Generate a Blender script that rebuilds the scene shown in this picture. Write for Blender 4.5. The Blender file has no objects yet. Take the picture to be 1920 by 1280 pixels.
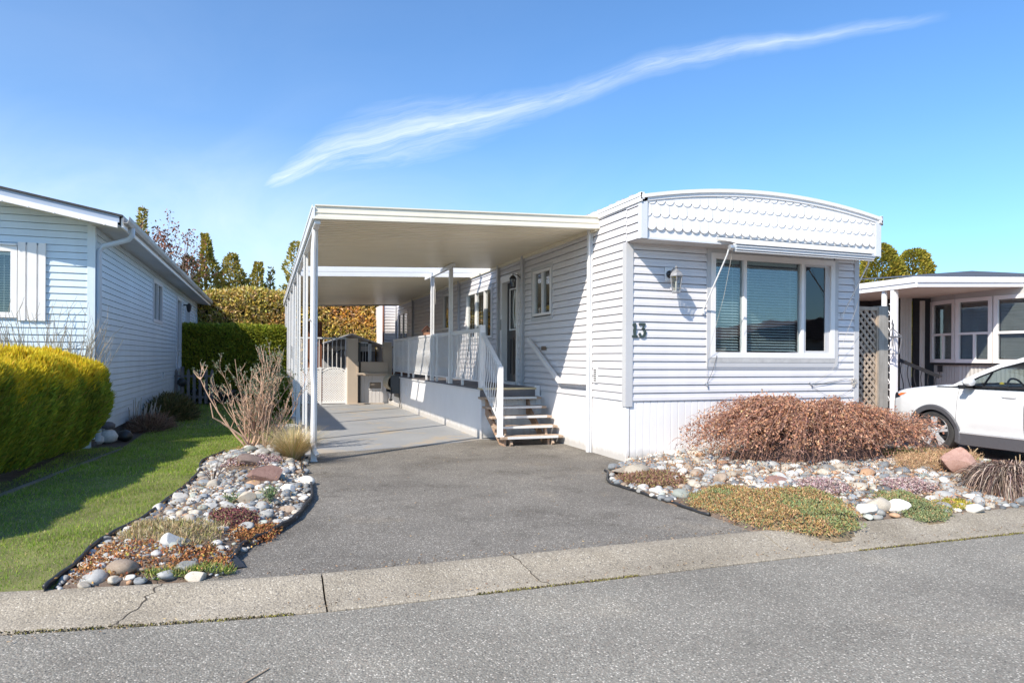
import bpy, math, random
import numpy as np
from mathutils import Vector, Matrix
rnd = random.Random(13)
nr = np.random.default_rng(13)
S = bpy.context.scene
COL = S.collection
# ---------------------------------------------------------------- camera
yaw = math.atan(460/1280.0); roll = 0.00615
cam = bpy.data.objects.new('camera', bpy.data.cameras.new('camera')); COL.objects.link(cam)
cam.matrix_world = Matrix.Translation((0, 0, 1.5)) @ Matrix.Rotation(-yaw, 4, 'Z') @ Matrix.Rotation(math.radians(90), 4, 'X') @ Matrix.Rotation(roll, 4, 'Z')
cam.data.lens = 24.0; cam.data.sensor_width = 36.0; cam.data.shift_y = 29.8/1920
cam.data.clip_end = 2000
S.camera = cam
# ---------------------------------------------------------------- light
SUN_DIR = Vector((-.609, -.397, .619)).normalized()        # towards the sun
el = math.asin(SUN_DIR.z); az = math.atan2(SUN_DIR.x, SUN_DIR.y)
sun = bpy.data.objects.new('sun', bpy.data.lights.new('sun', 'SUN')); COL.objects.link(sun)
sun.data.energy = 4.4; sun.data.angle = math.radians(.53); sun.data.color = (1, .92, .80)
sun.rotation_euler = SUN_DIR.to_track_quat('Z', 'Y').to_euler()
world = bpy.data.worlds.new('World'); S.world = world; world.use_nodes = True
S.view_settings.view_transform = 'Standard'; S.view_settings.look = 'None'
S.view_settings.gamma = 1; S.view_settings.use_curve_mapping = False
S.view_settings.exposure = 0.58
nt = world.node_tree; nt.nodes.clear()

class NG:
    """tiny node-graph helper"""
    def __init__(s, tree): s.t = tree
    def n(s, typ, **kw):
        nd = s.t.nodes.new(typ)
        for k, v in kw.items():
            if k.startswith('i_'):
                k = k[2:]; k = int(k) if k.isdigit() else k.replace('_', ' ')
                s.put(nd.inputs[k], v)
            else: setattr(nd, k, v)
        return nd
    def put(s, inp, v):
        if isinstance(v, bpy.types.NodeSocket): s.t.links.new(v, inp)
        elif isinstance(v, bpy.types.Node): s.t.links.new(v.outputs[0], inp)
        else: inp.default_value = v
    def m(s, op, a, b=0.0, c=None, clamp=False):
        nd = s.t.nodes.new('ShaderNodeMath'); nd.operation = op; nd.use_clamp = clamp
        s.put(nd.inputs[0], a); s.put(nd.inputs[1], b)
        if c is not None: s.put(nd.inputs[2], c)
        return nd.outputs[0]
    def vm(s, op, a, b=(0, 0, 0)):
        nd = s.t.nodes.new('ShaderNodeVectorMath'); nd.operation = op
        s.put(nd.inputs[0], a); s.put(nd.inputs[1], b)
        return nd.outputs[1] if op in ('DOT_PRODUCT', 'LENGTH', 'DISTANCE') else nd.outputs[0]
    def mix(s, f, a, b, mode='MIX'):
        nd = s.t.nodes.new('ShaderNodeMix'); nd.data_type = 'RGBA'; nd.blend_type = mode
        s.put(nd.inputs[0], f); s.put(nd.inputs[6], a); s.put(nd.inputs[7], b)
        return nd.outputs[2]
    def ramp(s, f, stops, interp='LINEAR'):
        nd = s.t.nodes.new('ShaderNodeValToRGB'); nd.color_ramp.interpolation = interp
        e = nd.color_ramp.elements
        while len(e) < len(stops): e.new(.5)
        for x, (p, c) in zip(e, stops):
            x.position = p; x.color = (c if len(c) == 4 else (*c, 1)) if isinstance(c, tuple) else (c, c, c, 1)
        s.put(nd.inputs[0], f); return nd.outputs[0]
    def noise(s, vec, scale, detail=3, rough=.55, dist=0.0):
        nd = s.n('ShaderNodeTexNoise'); s.put(nd.inputs['Vector'], vec)
        nd.inputs['Scale'].default_value = scale; nd.inputs['Detail'].default_value = detail
        nd.inputs['Roughness'].default_value = rough; nd.inputs['Distortion'].default_value = dist
        return nd.outputs[0]

def pxray(x, y):     # direction of a point in the sky
    f = 1280.; dx, dy = x-960, y-669.8
    a = dx*math.cos(roll)+dy*math.sin(roll); b = dy*math.cos(roll)-dx*math.sin(roll)
    c, s = math.cos(yaw), math.sin(yaw)
    return Vector((c*a/f+s, -s*a/f+c, -b/f)).normalized()
def build_sky():
    g = NG(nt)
    sky = g.n('ShaderNodeTexSky', sky_type='NISHITA', sun_disc=False, sun_elevation=el, sun_rotation=az,
              altitude=50, air_density=1.0, dust_density=0.6, ozone_density=3.0)
    tc = g.n('ShaderNodeTexCoord').outputs['Generated']
    d1, d2 = pxray(470, 368), pxray(1790, 25)
    nrm = d1.cross(d2).normalized()
    if nrm.z < 0: nrm = -nrm
    mid = (d1+d2).normalized(); tan = nrm.cross(mid).normalized()
    if tan.dot(d2) < 0: tan = -tan
    t1 = math.atan2(d1.dot(tan), d1.dot(mid)); t2 = -t1
    along = g.m('ARCTAN2', g.vm('DOT_PRODUCT', tc, tuple(tan)), g.vm('DOT_PRODUCT', tc, tuple(mid)))
    u = g.m('DIVIDE', g.m('SUBTRACT', along, t1), t2-t1)               # 0..1 along the streak
    warp = g.noise(tc, 5.0, 4, .6)
    h = g.m('ADD', g.vm('DOT_PRODUCT', tc, tuple(nrm)), g.m('MULTIPLY', g.m('SUBTRACT', warp, .5), .035))
    # centre line and widths as functions of u
    cen = g.ramp(u, [(0, .5), (.12, .62), (.3, .60), (.5, .56), (.62, .66), (.85, .56), (1, .5)], 'B_SPLINE')
    h = g.m('SUBTRACT', h, g.m('MULTIPLY', g.m('SUBTRACT', cen, .5), .25))
    wid = g.ramp(u, [(0, .10), (.08, .40), (.2, .95), (.30, .75), (.42, .40), (.5, .26), (.62, .34), (.8, .20), (1, .10)], 'B_SPLINE')
    wid = g.m('MULTIPLY', wid, .078)
    k = g.m('DIVIDE', g.m('ABSOLUTE', h), wid)
    body = g.m('POWER', g.m('SUBTRACT', 1.0, k, clamp=True), 1.5)
    ends = g.m('MULTIPLY', g.ramp(u, [(0, 0.), (.04, .9), (.3, 1.), (.55, .62), (.66, .75), (.93, .5), (1, 0.)]), 1.0)
    # fibres that run along the streak
    fib = g.n('ShaderNodeCombineXYZ', i_0=g.m('MULTIPLY', along, 6.0), i_1=g.m('MULTIPLY', h, 70.0), i_2=.0)
    fn = g.ramp(g.noise(fib, 1.0, 7, .7, .8), [(.28, .12), (.66, 1.)])
    streak = g.m('MULTIPLY', g.m('MULTIPLY', body, ends), fn)
    # faint veil low on the left and thin wisps
    w2 = g.n('ShaderNodeCombineXYZ', i_0=g.m('MULTIPLY', along, 2.6), i_1=g.m('MULTIPLY', h, 5.0), i_2=3.0)
    veil = g.ramp(g.noise(w2, 1.3, 6, .6, .8), [(.36, 0.), (.76, 1.)])
    low = g.m('MULTIPLY', g.ramp(u, [(0, 1.), (.25, .6), (.6, .25), (1, .12)]),
              g.ramp(g.vm('DOT_PRODUCT', tc, (0, 0, 1)), [(.0, .9), (.18, .8), (.30, .18), (.6, .05)]))
    veil = g.m('MULTIPLY', g.m('ADD', g.m('MULTIPLY', veil, .40), .48), g.m('MULTIPLY', low, .72))
    mask = g.m('MAXIMUM', g.m('MULTIPLY', streak, .74), veil, clamp=True)
    base = g.mix(1.0, sky.outputs[0], (.57, .835, 1.04, 1), 'MULTIPLY')
    col = g.mix(mask, base, (5.3, 5.7, 6.1, 1))
    bg = g.n('ShaderNodeBackground', i_0=col, i_1=.15)
    g.n('ShaderNodeOutputWorld', i_0=bg)
build_sky()

# ---------------------------------------------------------------- materials
MATS = {}
def mat(name, col, rough=.6, var=.08, vs=3.0, bump=0.0, bs=60.0, metal=0.0, spec=.5, streak=None, attr=False, dirt=None, coat=0, sss=0, trans=0):
    if name in MATS: return MATS[name]
    m = bpy.data.materials.new(name); m.use_nodes = True; t = m.node_tree; g = NG(t)
    p = t.nodes['Principled BSDF']
    tc = g.n('ShaderNodeNewGeometry').outputs['Position']
    c = (*col, 1)
    base = None
    if attr:
        base = g.n('ShaderNodeAttribute', attribute_name='Col').outputs['Color']
    if var:
        nz = g.noise(tc, vs, 5, .6)
        f = g.ramp(nz, [(.3, 1-var), (.7, 1+var)])
        base = g.mix(1.0, base if base else c, f, 'MULTIPLY')
        if streak:
            mp = g.vm('MULTIPLY', tc, streak[0]); s2 = g.ramp(g.noise(mp, 1.0, 5, .65), [(.38, 1-streak[1]), (.62, 1.)])
            base = g.mix(1.0, base, s2, 'MULTIPLY')
    if dirt:       # (z at which splash dirt starts fading, strength, colour): soil marks low on a wall
        z = g.n('ShaderNodeSeparateXYZ', i_0=tc).outputs[2]
        zz = g.m('ADD', z, g.m('MULTIPLY', g.noise(tc, 9, 4), -.14))
        f = g.m('MULTIPLY', g.m('SUBTRACT', 1.0, g.m('DIVIDE', zz, dirt[0]), clamp=True), dirt[1], clamp=True)
        base = g.mix(f, base if base else c, (*dirt[2], 1))
    g.put(p.inputs['Base Color'], base if base else c)
    p.inputs['Roughness'].default_value = rough; p.inputs['Metallic'].default_value = metal
    p.inputs['Specular IOR Level'].default_value = spec
    if coat: p.inputs['Coat Weight'].default_value = coat; p.inputs['Coat Roughness'].default_value = .03
    if bump:
        b = g.n('ShaderNodeBump', i_Height=g.noise(tc, bs, 4, .6)); b.inputs['Strength'].default_value = bump; b.inputs['Distance'].default_value = .01
        g.put(p.inputs['Normal'], b)
    if trans:      # thin leaves let some light through
        tr = g.n('ShaderNodeBsdfTranslucent'); g.put(tr.inputs[0], base if base else c)
        mx = g.n('ShaderNodeMixShader', i_0=trans, i_1=p.outputs[0], i_2=tr.outputs[0])
        g.put(t.nodes['Material Output'].inputs[0], mx)
    MATS[name] = m; return m
def glass(name, tint, gl=.0):
    m = bpy.data.materials.new(name); m.use_nodes = True; t = m.node_tree; g = NG(t); t.nodes.remove(t.nodes['Principled BSDF'])
    tr = g.n('ShaderNodeBsdfTransparent', i_0=(*tint, 1)); gs = g.n('ShaderNodeBsdfGlossy'); gs.inputs['Roughness'].default_value = .02
    pos = g.n('ShaderNodeNewGeometry').outputs['Position']
    bp = g.n('ShaderNodeBump', i_Height=g.noise(pos, 1.6, 2)); bp.inputs['Strength'].default_value = .12; bp.inputs['Distance'].default_value = .02
    g.put(gs.inputs['Normal'], bp)
    gi = g.n('ShaderNodeNewGeometry'); c_i = g.m('ABSOLUTE', g.vm('DOT_PRODUCT', gi.outputs['Incoming'], gi.outputs['Normal']))
    f = g.m('ADD', g.m('ADD', g.m('MULTIPLY', g.m('POWER', g.m('SUBTRACT', 1.0, c_i, clamp=True), 4.5), .9), .085), gl, clamp=True)
    mx = g.n('ShaderNodeMixShader', i_0=f, i_1=tr.outputs[0], i_2=gs.outputs[0])
    g.put(t.nodes['Material Output'].inputs[0], mx)
    MATS[name] = m; return m
def aggregate(name, cell, stops, tint_n, bump=.5, rough=.85, stains=None, coarse=None):
    """stones set in a binder: random colour per small cell"""
    m = bpy.data.materials.new(name); m.use_nodes = True; t = m.node_tree; g = NG(t); p = t.nodes['Principled BSDF']
    pos = g.n('ShaderNodeNewGeometry').outputs['Position']
    v = g.n('ShaderNodeTexVoronoi', feature='F1'); g.put(v.inputs['Vector'], g.vm('MULTIPLY', pos, (1, 1, .3)))
    v.inputs['Scale'].default_value = cell; v.inputs['Randomness'].default_value = 1
    c = g.ramp(g.n('ShaderNodeSeparateColor', i_0=v.outputs['Color']).outputs[0], stops, 'CONSTANT')
    edge = g.ramp(v.outputs['Distance'], [(.35, 0.), (.62, 1.)])
    c = g.mix(edge, c, (*tint_n, 1))
    big = g.ramp(g.noise(pos, .8, 6, .62), [(.3, .82), (.72, 1.14)])
    c = g.mix(1.0, c, big, 'MULTIPLY')
    if stains:
        for sc, lo, hi, colr, amt in stains:
            f = g.m('MULTIPLY', g.ramp(g.noise(pos, sc, 5, .6, .4), [(lo, 0.), (hi, 1.)]), amt)
            c = g.mix(f, c, (*colr, 1), 'MULTIPLY')
    g.put(p.inputs['Base Color'], c); p.inputs['Roughness'].default_value = rough; p.inputs['Specular IOR Level'].default_value = .35
    hgt = g.m('SUBTRACT', g.m('MULTIPLY', g.noise(pos, 45, 3), .4), v.outputs['Distance'])
    b = g.n('ShaderNodeBump', i_Height=hgt); b.inputs['Strength'].default_value = bump; b.inputs['Distance'].default_value = .006
    g.put(p.inputs['Normal'], b)
    MATS[name] = m; return m

# ---------------------------------------------------------------- mesh helpers
X, Y, Z = Vector((1, 0, 0)), Vector((0, 1, 0)), Vector((0, 0, 1))
class Fr:
    """wall frame: a along the wall, b out of it, z up"""
    def __init__(s, o, u, n): s.o, s.u, s.n = Vector(o), Vector(u).normalized(), Vector(n).normalized()
    def p(s, a, b, z): return s.o + s.u*a + s.n*b + Z*z
WF = Fr((0, 0, 0), X, -Y)            # world axes as a frame facing the street
class MB:
    def __init__(s): s.v, s.f, s.c = [], [], []
    def add(s, vs, fs, col=None):
        k = len(s.v); s.v += [tuple(v) for v in vs]; s.f += [tuple(i+k for i in f) for f in fs]
        if col: s.c += [col]*len(fs)
        return s
    def box(s, x0, x1, y0, y1, z0, z1, col=None):
        return s.fbox(WF, x0, x1, -y1, -y0, z0, z1, col)
    def fbox(s, fr, a0, a1, b0, b1, z0, z1, col=None):
        P = [fr.p(a, b, z) for z in (z0, z1) for a, b in ((a0, b0), (a1, b0), (a1, b1), (a0, b1))]
        fs = [(0, 1, 2, 3), (7, 6, 5, 4), (4, 5, 1, 0), (5, 6, 2, 1), (6, 7, 3, 2), (7, 4, 0, 3)]
        if (fr.u.cross(fr.n)).z > 0: fs = [f[::-1] for f in fs]
        return s.add(P, fs, col)
    def quad(s, *p, col=None): return s.add(p, [tuple(range(len(p)))], col)
    def bar(s, p, q, w, h, up=Z, col=None):
        """rectangular bar between two points: w across, h along up"""
        p, q = Vector(p), Vector(q); d = (q-p).normalized(); sd = d.cross(Vector(up))
        if sd.length < 1e-4: sd = d.cross(X)
        sd.normalize(); u = sd.cross(d).normalized()
        P = []
        for c in (p, q):
            for i, j in ((-1, -1), (1, -1), (1, 1), (-1, 1)): P.append(c+sd*(i*w/2)+u*(j*h/2))
        return s.add(P, [(3, 2, 1, 0), (4, 5, 6, 7), (0, 1, 5, 4), (1, 2, 6, 5), (2, 3, 7, 6), (3, 0, 4, 7)], col)
    def tube(s, pts, r, n=8, caps=True, col=None):
        pts = [Vector(p) for p in pts]; R = r if isinstance(r, (list, tuple)) else [r]*len(pts)
        k = []; ref = None; L = len(pts)
        for i, p in enumerate(pts):
            d = (pts[min(i+1, L-1)]-pts[max(i-1, 0)])
            if d.length < 1e-9: d = Vector((0, 0, 1))
            d.normalize()
            if ref is None: ref = d.orthogonal().normalized()
            ref = (ref-d*ref.dot(d)); ref = ref.normalized() if ref.length > 1e-6 else d.orthogonal().normalized()
            b = d.cross(ref)
            k += [p+(ref*math.cos(2*math.pi*j/n)+b*math.sin(2*math.pi*j/n))*R[i] for j in range(n)]
        fs = [(i*n+j, i*n+(j+1) % n, (i+1)*n+(j+1) % n, (i+1)*n+j) for i in range(L-1) for j in range(n)]
        if caps: fs += [tuple(range(n))[::-1], tuple(range((L-1)*n, L*n))]
        return s.add(k, fs, col)
    def lathe(s, c, prof, n=20, axis=Z, caps=True, sx=1, a0=0.0):
        """prof: [(r, h)] turned about axis through c"""
        c = Vector(c); ax = Vector(axis).normalized(); e1 = ax.orthogonal().normalized()
        if abs(ax.z) > .99: e1 = X.copy()
        e2 = ax.cross(e1)
        V = [c+ax*h+(e1*math.cos(2*math.pi*j/n+a0)+e2*math.sin(2*math.pi*j/n+a0))*r for r, h in prof for j in range(n)]
        fs = [(i*n+j, i*n+(j+1) % n, (i+1)*n+(j+1) % n, (i+1)*n+j) for i in range(len(prof)-1) for j in range(n)]
        if caps: fs += [tuple(range(n))[::-1], tuple(range((len(prof)-1)*n, len(prof)*n))]
        return s.add(V, fs)
    def prism(s, poly, fr, b0, b1, col=None):
        """poly of (a, z) in frame fr, between depths b0 and b1"""
        n = len(poly); A = sum(poly[i][0]*poly[(i+1) % n][1]-poly[(i+1) % n][0]*poly[i][1] for i in range(n))
        if A < 0: poly = poly[::-1]
        if fr.u.cross(Z).dot(fr.n) < 0: poly = poly[::-1]
        V = [fr.p(a, b1, z) for a, z in poly]+[fr.p(a, b0, z) for a, z in poly]
        fs = [tuple(range(n)), tuple(range(2*n-1, n-1, -1))]+[(i, i+n, (i+1) % n+n, (i+1) % n) for i in range(n)]
        return s.add(V, fs, col)
    def build(s, name, m, parent=None, smooth=False, bevel=0, label=None):
        me = bpy.data.meshes.new(name)
        o = Vector(parent.matrix_world.translation) if parent is not None else None
        off = (0, 0, 0)
        if parent is not None: off = tuple(root_loc(parent))
        V = np.array(s.v, dtype=np.float64).reshape(-1, 3)-np.array(off)
        me.from_pydata(V.tolist(), [], s.f)
        me.materials.append(m)
        if s.c and len(s.c) == len(s.f):
            at = me.color_attributes.new('Col', 'FLOAT_COLOR', 'CORNER')
            arr = np.repeat(np.array([(*c[:3], 1) for c in s.c], dtype=np.float32), [len(f) for f in s.f], axis=0)
            at.data.foreach_set('color', arr.ravel())
        if smooth:
            me.polygons.foreach_set('use_smooth', [True]*len(me.polygons))
            if smooth != 'all':
                try: me.set_sharp_from_angle(angle=math.radians(38))
                except Exception: pass
        me.update()
        ob = bpy.data.objects.new(name, me); COL.objects.link(ob)
        if parent is not None: ob.parent = parent; ob['_o'] = off
        if bevel:
            b = ob.modifiers.new('bevel', 'BEVEL'); b.width = bevel; b.segments = 2; b.limit_method = 'ANGLE'; b.angle_limit = math.radians(50)
        if label: ob['label'] = label
        return ob
def root_loc(o):
    v = Vector((0, 0, 0))
    while o is not None: v += o.location; o = o.parent
    return v
def npmesh(name, V, F, m, parent=None, cols=None, smooth=False):
    """fast mesh from arrays; F all same length; cols per face"""
    me = bpy.data.meshes.new(name); V = np.asarray(V, dtype=np.float32)
    if parent is not None: V = V-np.array(root_loc(parent), dtype=np.float32)
    F = np.asarray(F, dtype=np.int32); n, k = F.shape
    me.vertices.add(len(V)); me.vertices.foreach_set('co', V.ravel())
    me.loops.add(n*k); me.loops.foreach_set('vertex_index', F.ravel())
    me.polygons.add(n); me.polygons.foreach_set('loop_start', np.arange(n, dtype=np.int32)*k)
    me.polygons.foreach_set('use_smooth', np.full(n, smooth))
    me.materials.append(m)
    if cols is not None:
        at = me.color_attributes.new('Col', 'FLOAT_COLOR', 'CORNER')
        c = np.ones((n, 4), dtype=np.float32); c[:, :3] = cols
        at.data.foreach_set('color', np.repeat(c, k, axis=0).ravel())
    me.update(); me.validate()
    ob = bpy.data.objects.new(name, me); COL.objects.link(ob)
    if parent is not None: ob.parent = parent
    return ob
def thing(name, label, cat, loc=(0, 0, 0), group=None):
    o = bpy.data.objects.new(name, None); COL.objects.link(o); o.location = loc; o.empty_display_size = .2
    o['label'] = label; o['category'] = cat
    if group: o['group'] = group
    return o
def tag(o, label, cat, group=None, kind=None):
    o['label'] = label; o['category'] = cat
    if group: o['group'] = group
    if kind: o['kind'] = kind
    return o
def struct(o, label=None, cat='ground'):
    o['kind'] = 'structure'
    if label: o['label'] = label; o['category'] = cat
    return o
def copytree(root, loc, label=None, group=None, rotz=None):
    r = root.copy(); COL.objects.link(r); r.location = loc
    if rotz is not None: r.rotation_euler = (0, 0, rotz)
    if label: r['label'] = label
    if group: r['group'] = group
    for ch in list(root.children):
        c = ch.copy(); COL.objects.link(c); c.parent = r
        for gch in ch.children:
            d = gch.copy(); COL.objects.link(d); d.parent = c
    return r
def inside(p, poly):
    r = False; n = len(poly)
    for i in range(n):
        (x1, y1), (x2, y2) = poly[i], poly[(i+1) % n]
        if (y1 > p[1]) != (y2 > p[1]) and p[0] < (x2-x1)*(p[1]-y1)/(y2-y1)+x1: r = not r
    return r
def insideN(P, poly):
    r = np.zeros(len(P), bool); n = len(poly)
    for i in range(n):
        (x1, y1), (x2, y2) = poly[i], poly[(i+1) % n]
        if y1 == y2: continue
        r ^= ((y1 > P[:, 1]) != (y2 > P[:, 1])) & (P[:, 0] < (x2-x1)*(P[:, 1]-y1)/(y2-y1)+x1)
    return r
def dsegN(P, a, b):
    v = np.array(b)-np.array(a); t = np.clip(((P-np.array(a))@v)/(v@v), 0, 1)
    return np.linalg.norm(P-np.array(a)-t[:, None]*v, axis=1)
def sm(t): t = np.clip(t, 0, 1); return t*t*(3-2*t)

# siding profiles: list of (fraction of the course from its bottom lip, stand-off)
DUTCH = [(0, -.030), (.10, -.030), (.1001, .019), (.50, .0165), (.60, .009), (1.0, .004)]
LAP = [(0, -.022), (.075, -.022), (.0751, .018), (1.0, .004)]
def siding(mb, fr, a0, a1, z0, z1, e, prof=LAP, holes=(), top=None, da=None, phase=0.0):
    br = sorted({a0, a1, *[h[0] for h in holes if a0 < h[0] < a1], *[h[1] for h in holes if a0 < h[1] < a1]})
    if da:
        n = int((a1-a0)/da); br = sorted({*br, *[a0+i*(a1-a0)/n for i in range(1, n)]})
    zk = z0-phase
    while zk < z1:
        segs = [(zk+e*prof[i][0], prof[i][1], zk+e*prof[i+1][0], prof[i+1][1]) for i in range(len(prof)-1)]
        for i in range(len(br)-1):
            p, q = br[i], br[i+1]; cuts = [(z0, z1)]
            for h in holes:
                if h[0] <= p+1e-6 and h[1] >= q-1e-6:
                    cuts = [c for lo, hi in cuts for c in ((lo, min(hi, h[2])), (max(lo, h[3]), hi)) if c[1] > c[0]]
            for lo, hi in cuts:
                for za, ba, zb, bb in segs:
                    s0, s1 = max(za, lo), min(zb, hi)
                    if s1 <= s0: continue
                    f = lambda z: ba+(bb-ba)*(z-za)/(zb-za)
                    tp, tq = (top(p), top(q)) if top else (1e9, 1e9)
                    if tp <= s0 and tq <= s0: continue
                    mb.quad(fr.p(p, f(s0), s0), fr.p(q, f(s0), s0), fr.p(q, f(s1), min(s1, max(tq, s0))), fr.p(p, f(s1), min(s1, max(tp, s0))))
                if lo <= zk <= hi and (not top or (top(p) > zk)):
                    mb.quad(fr.p(p, prof[0][1], zk), fr.p(q, prof[0][1], zk), fr.p(q, prof[-1][1], zk), fr.p(p, prof[-1][1], zk))
        zk += e
    return mb
def boards(mb, fr, a0, a1, z0, z1, sp, gw=.015, gd=.011, bot=None):
    """vertical grooved skirting"""
    a = a0; pts = []
    while a < a1:
        q = min(a+sp, a1); pts += [(a, 0), (q-gw, 0), (q-gw*.8, -gd), (q-gw*.2, -gd)]; a = q
    pts.append((a1, 0))
    for (p, b), (q, c) in zip(pts[:-1], pts[1:]):
        if q > p: mb.quad(fr.p(p, b, z0), fr.p(q, c, z0), fr.p(q, c, z1), fr.p(p, b, z1))
    return mb
def frame_ring(mb, fr, a0, a1, z0, z1, w, b0, b1):
    mb.fbox(fr, a0, a0+w, b0, b1, z0, z1); mb.fbox(fr, a1-w, a1, b0, b1, z0, z1)
    mb.fbox(fr, a0+w, a1-w, b0, b1, z0, z0+w); mb.fbox(fr, a0+w, a1-w, b0, b1, z1-w, z1)
    return mb
def window(parent, fr, a0, a1, z0, z1, fm, gm, w=.06, mull=(), rails=(), out=.028, dep=.05, blind=None, blindm=None, bl=(0, 1), mw=.05, label=None, slat=.05, tilt=-.5):
    mb = frame_ring(MB(), fr, a0, a1, z0, z1, w, -dep, out)
    for x in mull: mb.fbox(fr, x-mw/2, x+mw/2, -dep, out-.006, z0+w, z1-w)
    for (x0, x1, z) in rails: mb.fbox(fr, x0, x1, -dep, out-.007, z-mw/2, z+mw/2)
    # stepped inner lip
    xs = [a0+w]+[m for m in mull for _ in (0,)]+[a1-w]
    wn = mb.build('window', fm, parent, label=label)
    edges = [a0+w]+sorted(mull)+[a1-w]
    for i in range(len(edges)-1):
        p = edges[i]+(mw/2 if i else 0); q = edges[i+1]-(mw/2 if i < len(edges)-2 else 0)
        MB().fbox(fr, p, q, -.022, -.016, z0+w, z1-w).build('pane', gm, wn)
        if blind and i in blind:
            b = MB(); zt = z1-w; zb = z0+w+.02; k = zt-.04; zl = z0+(z1-z0)*bl[0]
            b.fbox(fr, p+.01, q-.01, -.115, -.075, zt-.045, zt)
            while k > max(zb, zl):
                c, s_ = math.cos(tilt)*slat/2, math.sin(tilt)*slat/2; sg = rnd.uniform(-.002, .002)
                P = [fr.p(a, -.095+bb*c, k+bb*s_+sg) for a, bb in ((p+.015, -1), (q-.015, -1), (q-.015, 1), (p+.015, 1))]
                b.add(P, [(0, 1, 2, 3)]); k -= slat*.86
            for a in ((p+.12), (q-.12)):
                b.fbox(fr, a-.002, a+.002, -.097, -.093, max(zb, zl), zt)
            b.build('blind', blindm, wn)
    return wn

# ---------------------------------------------------------------- material list
M_sid = mat('pale_vinyl', (.715, .69, .70), .45, .04, 1.2, .05, 200, streak=((4, 4, .3), .05), dirt=(1.0, .10, (.35, .33, .30)))
M_trim = mat('grey_trim', (.53, .525, .53), .45, .03)
M_white = mat('white_paint', (.80, .775, .755), .4, .03, 4)
M_skirt = mat('white_skirting', (.82, .795, .785), .42, .03, 2.5, dirt=(.11, .55, (.33, .30, .25)))
M_deckskirt = mat('deck_skirting', (.84, .825, .82), .42, .03, 2.5, dirt=(.13, .6, (.33, .30, .25)))
M_cream = mat('cream_metal_shaded', (.88, .785, .60), .35, .04, .9, streak=((.5, 6, .5), .06)); M_creamf = mat('cream_fascia_sunlit', (.80, .745, .615), .35, .04, .9, streak=((5, 5, .4), .05))  # one cream metal, with shade and sun put into two separate tones
M_alu = mat('white_aluminium', (.75, .745, .74), .32, .04, 3)
M_vent = mat('soffit', (.62, .60, .57), .5, .05)
M_roofm = mat('stained_roof_metal', (.52, .51, .48), .45, .25, 6, streak=((1.2, 9, 1), .35))
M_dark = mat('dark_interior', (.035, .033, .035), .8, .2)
M_room = mat('room_wall', (.16, .15, .14), .8, .1)
M_blind = mat('blind_slat', (.82, .84, .79), .5, .02)
M_black = mat('black_metal', (.02, .02, .022), .4, .2, 20)
M_pewter = mat('weathered_pewter', (.26, .26, .27), .55, .35, 30, metal=.2)
M_door = mat('black_door', (.018, .018, .022), .3, .05)
M_tread = mat('weathered_wood', (.47, .345, .25), .8, .22, 5, .3, 80, streak=((30, 3, 30), .3))
M_tread2 = mat('wood_stringer', (.42, .27, .18), .8, .22, 6, .3, 80)
M_strip = mat('grip_strip', (.66, .66, .65), .6, .06, 20)
M_deck = mat('deck_boards', (.17, .155, .155), .75, .2, 3, .2, 60)
M_brass = mat('brass_edge', (.62, .52, .32), .4, .1, metal=.5)
M_number = mat('number_green_black', (.045, .065, .06), .55, .15, 20)
M_num2 = mat('number_rim', (.30, .36, .36), .6, .1)
M_steel = mat('galvanised', (.55, .56, .57), .38, .12, 8, metal=.75)
M_cord = mat('cord', (.50, .46, .40), .8, .1)
M_sill = mat('weathered_sill', (.47, .46, .45), .7, .12, 9)
G_front = glass('window_glass', (.80, .86, .88), .08)
G_screen = glass('screened_glass', (.22, .22, .25), .03)
G_side = glass('side_glass', (.82, .85, .85), .02)
G_lamp = glass('lamp_glass', (.75, .76, .74), .05)
M_bluesid = mat('pale_blue_lap', (.62, .725, .80), .5, .04, 1.0, .08, 150, dirt=(.62, .30, (.28, .30, .33)), streak=((2.5, 2.5, .35), .07))
M_bluetrim = mat('pale_blue_trim', (.62, .71, .77), .45, .03)
M_bluefas = mat('bluish_fascia', (.36, .42, .52), .45, .03)
M_gutter = mat('grey_gutter', (.45, .44, .43), .5, .18, 2, streak=((6, .3, 6), .3))
M_shingle = mat('asphalt_shingle', (.055, .055, .06), .9, .3, 30, .6, 120)
M_tan = mat('tan_lift_paint', (.47, .385, .30), .4, .04, 2)
M_brownp = mat('red_brown_fence', (.22, .085, .045), .8, .2, 3, .3, 50, streak=((20, 20, .8), .3))
M_latt = mat('white_lattice', (.78, .765, .74), .5, .03)
M_wlatt = mat('wood_lattice', (.42, .33, .25), .85, .2, 6, .3, 60)
M_wpost = mat('grey_wood_post', (.36, .33, .29), .85, .15, 4, .3, 60, streak=((20, 20, 1), .25))
M_picket = mat('old_picket', (.17, .155, .16), .85, .15, 4, .2, 60)
M_rhouse = mat('corrugated_offwhite', (.50, .49, .46), .5, .06, 1.5)
M_rsof = mat('porch_soffit', (.52, .49, .44), .6, .05)
M_pot = mat('grey_pot', (.30, .31, .33), .6, .12, 6)
M_edging = mat('black_edging', (.030, .031, .034), .45, .25, 12)
M_plaque = mat('dark_plaque', (.03, .028, .03), .6, .1)

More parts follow.
